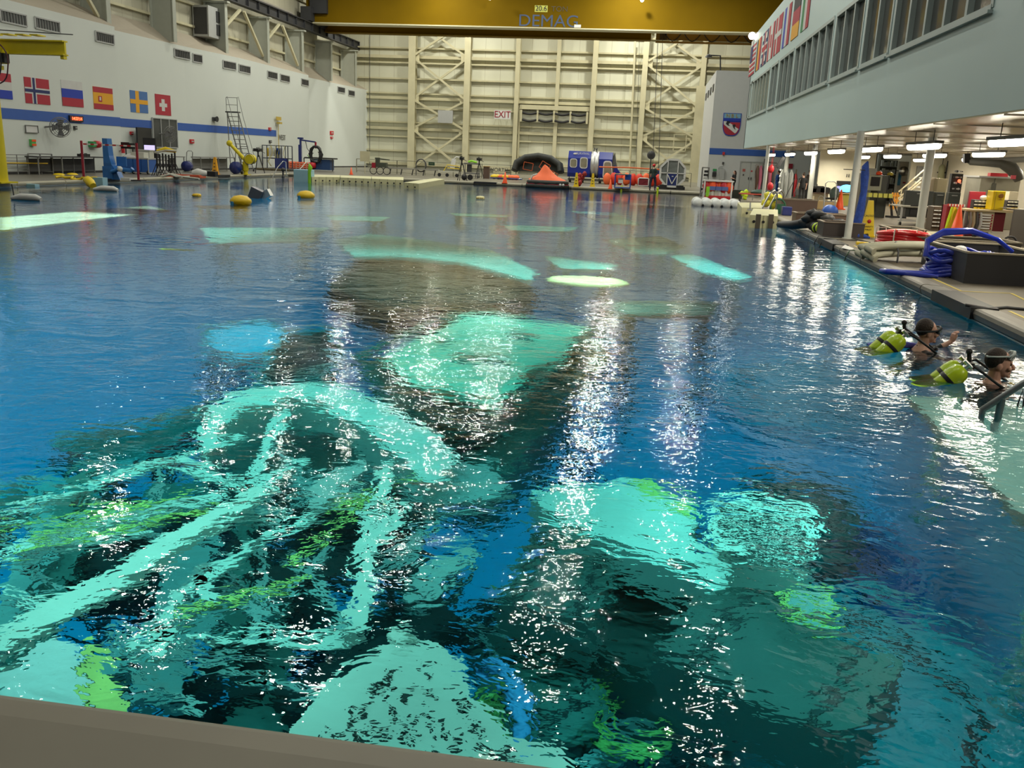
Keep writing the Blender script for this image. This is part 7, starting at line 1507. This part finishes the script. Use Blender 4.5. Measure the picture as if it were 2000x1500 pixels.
# red stand with yellow signs
x0, x1, z0, z1 = RX(1841, 402, 1884, 460, 31, True); r = T('red_sign_stand', 'dark red stand with a striped top bar holding folded yellow signs', 'stand', ((x0+x1)/2, 31, 0)); b = B(); b.b2((x0, 31, 0), (x0+.1, 31.5, z1)); b.b2((x1-.1, 31, 0), (x1, 31.5, z1)); b.b2((x0, 31.4, .1), (x1, 31.5, z1)); b.o('frame', crimson, r)
b = B()
for k in range(12): b.m(k % 2); b.b2((x0+(x1-x0)*k/12, 30.95, z1-.03), (x0+(x1-x0)*(k+1)/12, 31.02, z1+.04))
b.o('striped_bar', [red, white], r)
for i, (u, w_, m2) in enumerate(((.08, .1, hivis), (.24, .12, yellow), (.6, .13, mat('olive_strap', (.25, .26, .12))), (.78, .1, grey))): b = B(); b.tube([(x0+(x1-x0)*u+.08, 30.9, z1*.95), (x0+(x1-x0)*u+.03, 30.88, z1*.5), (x0+(x1-x0)*u-.02, 30.9, z1*.1)], [w_*.3, w_*.55, w_*.4], 6); b.o('strap', m2, r)
qx = x0+(x1-x0)*.42; b = B(); b.add([(qx-.2, 30.8, .1), (qx+.14, 30.8, .1), (qx+.17, 30.86, z1*.93), (qx+.02, 30.86, z1*.93), (qx-.2, 30.85, .1), (qx+.14, 30.85, .1), (qx+.17, 30.9, z1*.93), (qx+.02, 30.9, z1*.93)], [(0, 1, 2, 3), (7, 6, 5, 4), (0, 4, 5, 1), (1, 5, 6, 2), (2, 6, 7, 3), (3, 7, 4, 0)]); tag(b.o('folded_caution_sign', yellow), 'folded yellow caution sign leaning on the dark red stand', 'sign')
# red tool bench
x0, x1, z0, z1 = RX(1899, 411, 1944, 462, 30, True); r = T('red_tool_cabinet', 'red and cream drawer tool cabinet on black casters', 'cabinet', ((x0+x1)/2, 30, 0)); zb = .22
b = B(); b.b2((x0, 30, zb), (x1, 30.8, z1-.05)); b.o('body', mat('cab_cream', (.52, .46, .3), .4), r, bevel=.015)
for k in range(6): zt_ = z1-.13-(z1-zb-.2)*(k/6)-.02*(k > 2); hh = (z1-zb-.25)/6-.02; b = B(); b.box(((x0+x1)/2, 29.98, zt_-hh/2), (x1-x0-.1, .04, hh)); dd = b.o('drawer', crimson, r); b = B(); b.box(((x0+x1)/2, 29.94, zt_-hh*.35), (x1-x0-.22, .04, .045)); b.o('handle', white, dd)
for x in (x0+.1, x1-.1): b = B(); b.cyl((x-.04, 30.15, .1), (x+.04, 30.15, .1), .1, n=12); b.o('caster', black, r)
x2 = V(1962, 440, 30).x; b = B(); b.b2((x1, 30.05, .25), (x2, 30.85, z1-.06)); b.o('side_cabinet', mat('maroon', (.12, .006, .012), .4), r)
xt0 = V(1886, 412, 30).x; xt1 = V(1988, 412, 30).x; b = B(); b.b2((xt0, 29.9, z1-.05), (xt1, 31.2, z1)); b.o('bench_top', mat('bench_tan', (.50, .40, .22), .5), r)
b = B(); b.bar((xt0+.05, 30.1, 0), (xt0+.05, 30.1, z1-.05), .06); b.bar((xt1-.05, 30.1, 0), (xt1-.05, 30.1, z1-.05), .06); b.o('leg', lgrey, r)
zt = z1
BX('red_back_panel', 'crimson sloping panel standing on the tool bench', 'panel', 1889, 375, 1926, 410, 31.3, .1, crimson, floor=True)
r, x0, x1, z0, z1 = BX('parts_bin_rack', 'black rack of small pale parts bins on the tool bench, left of the yellow cabinet', 'bins', 1900, 391, 1930, 409, 30.7, .3, black, floor=False)
for j in range(3):
    for k in range(4): b = B(); b.box((x0+(x1-x0)*(k+.5)/4, 30.66, z0+(z1-z0)*(j+.5)/3), ((x1-x0)/4*.75, .06, (z1-z0)/3*.4)); b.o('bin', white if j else yellow, r)
b = B(); b.ball(V(1921, 386.5, 30.7), .1, (1.1, .9, .8), n=12, m_=8); tag(b.o('white_hard_hat', white), 'white hard hat on top of the left parts bins', 'hat')
r, x0, x1, z0, z1 = BX('yellow_safety_cabinet', 'bright yellow safety cabinet standing on the tool bench', 'cabinet', 1935, 374, 1965, 409.5, 30.1, .5, mat('safety_yellow', (.88, .66, .01), .4), floor=False)
b = B(); b.box(((x0+x1)/2-.1, 30.08, (z0+z1)/2), (.012, .02, z1-z0-.05)); b.o('door_seam', mat('mark_ochre', ()), r)
b = B(); q = Vector(((x0+x1)/2+.05, 30.08, z1-.14)); b.lathe([(.05, -.01), (.075, -.01), (.075, .01), (.05, .01)], q, 14, axis='Y'); b.prism([(q.x-.09, 30.07, q.z-.12), (q.x+.09, 30.07, q.z-.12), (q.x, 30.07, q.z-.09)], (0, .01, 0)); b.o('warning_mark', mat('mark_brown', (.35, .15, .02)), r)
r, x0, x1, z0, z1 = BX('parts_bin_rack', 'black rack of small pale parts bins right of the yellow cabinet', 'bins', 1965, 392, 1990, 409, 30.7, .3, black, floor=False)
for j in range(3):
    for k in range(3): b = B(); b.box((x0+(x1-x0)*(k+.5)/3, 30.66, z0+(z1-z0)*(j+.5)/3), ((x1-x0)/3*.75, .06, (z1-z0)/3*.4)); b.o('bin', offw if j else yellow, r)
BX('cardboard_box', 'pale cardboard box behind the right parts bins', 'box', 1966, 375, 1990, 410.5, 31.02, .4, mat('carton', (.55, .5, .36)), floor=False)
b = B(); q = V(1984, 409, 29.9); q.z = zt; random.seed(2)
for k in range(8): b.box(q+Vector((random.uniform(-.25, .2), random.uniform(0, .3), .015+.012*k)), (.3, .22, .006), rz=random.uniform(0, 3))
tag(b.o('paper_stack', white), 'loose white papers on the right end of the tool bench', 'papers')
BX('grey_partition', 'tall grey brown partition panel at the right edge beside the maroon cabinet', 'partition', 1971, 411, 2030, 472, 27.6, .1, mat('partition_grey', (.09, .08, .07)))
x0, x1, z0, z1 = RX(1886, 414, 1900, 455, 30, True); r = T('hanging_belts', 'grey and tan belts hanging at the left end of the tool bench', 'belts', ((x0+x1)/2, 29.9, 0))
for k in range(5): b = B(); x = x0-.1+.1*k; b.tube([(x, 29.85, z1), (x+.02, 29.8, z1*.6), (x-.02, 29.85, z1*.25)], [.03, .05, .04], 6); b.o('belt', (dark, grey, mat('belt_tan', (.4, .33, .2)), dark, lgrey)[k], r)
p, s = G(1970, 487); b = B(at=p); b.tube([(.16*cos(a*pi/8), 0, .18+.16*sin(a*pi/8)) for a in range(16)], .03, 6, closed=True); b.ball((0, 0, .18), .07, n=8, m_=5); tag(b.o('loose_caster_wheel', black), 'black wheel standing on the deck near the right edge', 'wheel')
# near troughs
gb = mat('trough_grey', (.085, .075, .06), .5); rim = mat('trough_rim', (.34, .30, .22), .45)
planter('hose_trough', 'grey open trough behind the red hose coil', 1737, 1802, 478, 30, 1.3, m_=gb, tm=rim)
planter('hose_trough', 'long grey trough box with a pale rim behind the beige hoses', 1786, 1876, 494, 30, 1.1, m_=gb, tm=rim)
planter('hose_trough', 'large dark trough with a black front holding the blue hose, nearest the camera', 1881, 2040, 553, 58, 2.6, m_=mat('front_black', (.022, .022, .026), .55), tm=rim)
planter('hose_trough', 'grey trough with pale rim running behind the blue hose trough', 1836, 1980, 505, 36, 1.2, m_=gb, tm=rim)
p, s = G(1833, 482); r = T('draped_crate', 'cream cloth draped crate between the troughs and the orange cone', 'crate', p); b = B(at=p); b.prism([(-27*s, 0, 0), (27*s, 0, 0), (25*s, 0, 26*s), (-25*s, 0, 26*s)], (0, .7, 0)); b.o('cloth', mat('cream_cloth', (.50, .46, .30), .8, bump=.02, bs=6), r, bevel=.04)
def coil(at, R_, n, r_, m_, label, name='hose_coil', zr=.05, flat=1.0, seed=1, sx=1.0, tail=None, strap=True):
    random.seed(seed); r = T(name, label, 'hose', at)
    for k in range(n):
        R2 = R_*random.uniform(.78, 1.05); z = r_+zr*k; ph = random.uniform(0, 6); tx, ty = random.uniform(-.05, .05), random.uniform(-.05, .05)
        b = B(at=at); b.tube([(R2*sx*cos(a*pi/14)+tx, R2*sin(a*pi/14)*flat+ty, z+.03*sin(a*pi/7+ph)) for a in range(28)], r_, 9, closed=True); b.o('loop', m_, r)
    if strap:
        for a in (.6, 2.6, 4.2): b = B(at=at); b.tube([(R_*sx*cos(a)*f, R_*sin(a)*f*flat, zz) for f, zz in ((.7, .02), (.72, zr*n+r_*2), (1.1, zr*n+r_*2), (1.12, .02))], .015, 5); b.o('tie', offw, r)
    if tail: b = B(at=at); b.tube(tail, r_, 9); b.o('tail', m_, r)
    return r
p, s = G(1760, 490); coil(p, .62, 8, .045, mat('hose_red', (.55, .01, .015), .3, coat=.4), 'coiled glossy red hose on the deck before the grey trough', zr=.055, seed=3, flat=.8)
bh = mat('hose_beige', (.46, .45, .33), .55, vary=.15)
p, s = G(1785, 517); r = T('beige_hose_bundle', 'thick beige ribbed hose bundle piled on the deck beside the blue hose', 'hose', p); random.seed(13)
for k in range(9):
    y0 = .1+.16*(k % 5); z0 = .07+.11*(k//5)+.05*(k % 2); b = B(at=p); L = random.uniform(.75, .95)
    b.tube([(-L, y0-.15, z0), (-L-.12, y0, z0+.05), (-L*.7, y0+.12, z0+.1), (-.2, y0+.15+random.uniform(-.1, .1), z0+.14), (.3, y0+.1, z0+.16), (.85, y0+.1, z0+.05)], .075, 10); b.o('loop', bh, r)
for x in (-.35, .15): b = B(at=p); b.tube([(x, -.02, .02), (x, -.02, .25), (x+.05, .5, .42), (x, .95, .1)], .02, 6); b.o('strap', dark, r)
blh = mat('hose_blue', (.012, .035, .42), .28, coat=.6)
p, s = G(1872, 545); p = p+Vector((.1, .55, 0)); r = T('blue_hose_coil', 'large coil of glossy blue hose standing in the mouth of the black trough', 'hose', p); random.seed(23)
for k in range(10):
    R2 = random.uniform(.5, .62); z = .05+.075*k*.6; b = B(at=p); b.tube([(R2*cos(a*pi/14)*1.0+.05*(k % 3), R2*.8*sin(a*pi/14), z+.04*sin(a+k)) for a in range(28)], .042, 9, closed=True); b.o('loop', blh, r)
for k in range(3): b = B(at=p); b.tube([(-.62+.03*k, -.1, .35), (-.6, 0, .6+.03*k), (-.3, .1, .78+.03*k), (.2, .1, .84+.02*k), (.7, .1, .72), (1.0, .1, .5)], .042, 9); b.o('arched_loop', blh, r)
b = B(at=p); b.ball((-.05, -.25, .52), .1, (1.2, 1, .8), n=12, m_=8); b.o('white_fitting', white, r)
p, s = G(1790, 541); b = B(at=p); b.tube([(-.52, .08, .05), (-.6, .16, .06), (-.5, .24, .05), (0, .2, .05), (.5, .3, .05)], .05, 10); b.tube([(-.55, .1, .05), (-.2, .02, .05), (.1, -.06, .045), (.35, -.1, .04)], [.05, .048, .045, .03], 10); tag(b.o('loose_blue_hose', blh), 'loose end of blue hose lying flat near the coping', 'hose')
p, s = G(1718, 500); r = T('regulator_heap', 'heap of red, yellow and black fittings beside the red hose', 'fittings', p); random.seed(19)
for k in range(9): b = B(at=p); b.ball((-.35+.1*k, random.uniform(-.1, .1)+.05*k, .06+.015*k), .07, (1.4, .9, .8), n=9, m_=6, wob=.15); b.o('fitting', (crimson, yellow, dark, red, yellow, black, grey, dark, crimson)[k], r)
# dive gear on the edge
p, s = G(1612, 458); r = T('dive_gear_heap', 'black dive gear heap with two yellow striped tank ends on the right pool edge', 'dive gear', p); random.seed(29)
for k in range(10): b = B(at=p); b.ball((-.4+.1*k+random.uniform(-.1, .1), 1.2-.05*k, .2+random.uniform(-.1, .35)), .22, (1.2, .8, .7), n=9, m_=6, wob=.2); b.o('bag', black if k % 3 else dark, r)
b = B(at=p); b.tube([(-.95, 3.0, .05), (-.7, 1.8, .12), (-.3, 1.2, .25), (.1, .9, .35)], [.1, .14, .16, .12], 8); b.o('fin', black, r)
for x, y, rz_ in ((-.15, .15, .4), (.55, .45, .7)):
    for k in range(4): b = B(at=p+Vector((x, y, 0)), rz=rz_); b.lathe([(.14, -.04), (.155, 0), (.14, .04)], (0, .09*k, .17), 12, axis='Y'); b.o('tank_ring', hivis if k % 2 == 0 else black, r)
b = B(at=p); b.ball((.25, .1, .08), .07, n=8, m_=6); b.ball((.38, .05, .07), .06, n=8, m_=6); b.o('valve', steel, r)
b = B(at=p); b.tube([(.2, -.25, .03), (.6, -.35, .05), (1.0, -.3, .04), (1.15, -.25, .06)], .05, 8); b.o('black_strap', black, r)
b = B(at=p); b.box((.2, -.15, .03), (.5, .25, .05), rz=.4); b.o('tan_board', tan, r)
# papers, tape, cables, mats
b = B(); pts = [D(1643, 487), D(1650, 481), D(1668, 489), D(1661, 491.5)]; b.prism([p+Vector((0, 0, .03)) for p in pts], (0, 0, .012)); tag(b.o('white_sheet', white), 'white paper sheet lying on the right coping', 'paper')
ytape = mat('tape_yellow', (.55, .42, .02), .5)
def tape(name, pts, w_, label):
    b = B(); P_ = [D(*p) for p in pts]
    for a, c in zip(P_, P_[1:]): d = (c-a).normalized(); n = Vector((-d.y, d.x, 0))*w_/2; b.prism([a-n+Vector((0, 0, .001)), a+n+Vector((0, 0, .001)), c+n+Vector((0, 0, .001)), c-n+Vector((0, 0, .001))], (0, 0, .003))
    return tag(b.o(name, ytape), label, 'tape')
tape('floor_tape', [(1668, 480), (1703, 495)], .05, 'yellow floor tape line beside the paper sheet'); tape('floor_tape', [(1815, 541), (1878, 569), (1975, 573), (2010, 590)], .05, 'yellow floor tape line in front of the black trough'); tape('floor_tape', [(1972, 608), (2010, 625)], .05, 'yellow floor tape line by the dark cable, nearest the camera'); tape('floor_tape', [(1968, 632), (1984, 633)], .04, 'short pale tape mark on the near right deck')
b = B(); 
for px0, py0, px1, py1 in ((1816, 569, 1886, 604),):
    ya = D(px0, py0).y; yb = D(px1, py1).y; b.b2((PR-.09, yb, -.14), (PR+.3, ya, .035))
tag(b.o('edge_mat', black), 'black edge mat over the right coping below the blue hose', 'mat')
b = B(); ya = D(1598, 466).y; yb = D(1623, 479).y; b.b2((PR-.09, yb, -.14), (PR+.3, ya, .035)); tag(b.o('edge_mat', black), 'black edge mat over the right coping beside the dive gear', 'mat')
b = B(); b.tube([D(1884, 602)+Vector((0, 0, .05)), D(1930, 606)+Vector((0, 0, .02)), D(1965, 603)+Vector((0, 0, .02)), D(2020, 609)+Vector((0, 0, .02))], .025, 6); tag(b.o('dark_cable', black), 'dark cable running over the near right deck from the edge mat', 'cable')
b = B(); b.tube([D(1560, 428)+Vector((0, 0, .02)), D(1600, 430)+Vector((0, 0, .02)), D(1660, 466)+Vector((0, 0, .03)), D(1700, 475)+Vector((0, 0, .02))], .015, 5); tag(b.o('thin_cable', dark), 'thin cable along the deck from the dive gear to the yellow cone', 'cable')
b = B(); a = D(1684, 478.5); b.box(a+Vector((0, 0, .04)), (.3, .18, .07)); tag(b.o('yellow_block', yellow), 'small yellow wedge on the deck at the end of the thin cable', 'wedge')
for px, py, lab in ((1668, 493, 'thin green hose hanging over the coping near the paper sheet'), (1573, 463, 'thin dark hose looped over the coping by the dive gear, left'), (1583, 468, 'thin dark hose looped over the coping by the dive gear, right')):
    a = D(px, py); b = B(); q = Vector((PR, a.y, 0)); b.tube([q+Vector((.9, .3, .02)), q+Vector((.3, .1, .03)), q+Vector((-.03, 0, .05)), q+Vector((-.12, -.05, -.12)), q+Vector((-.15, -.1, -.5))], .014, 6); tag(b.o('thin_hose', mat('hose_green', (.05, .12, .06)) if 'green' in lab else black), lab, 'hose')
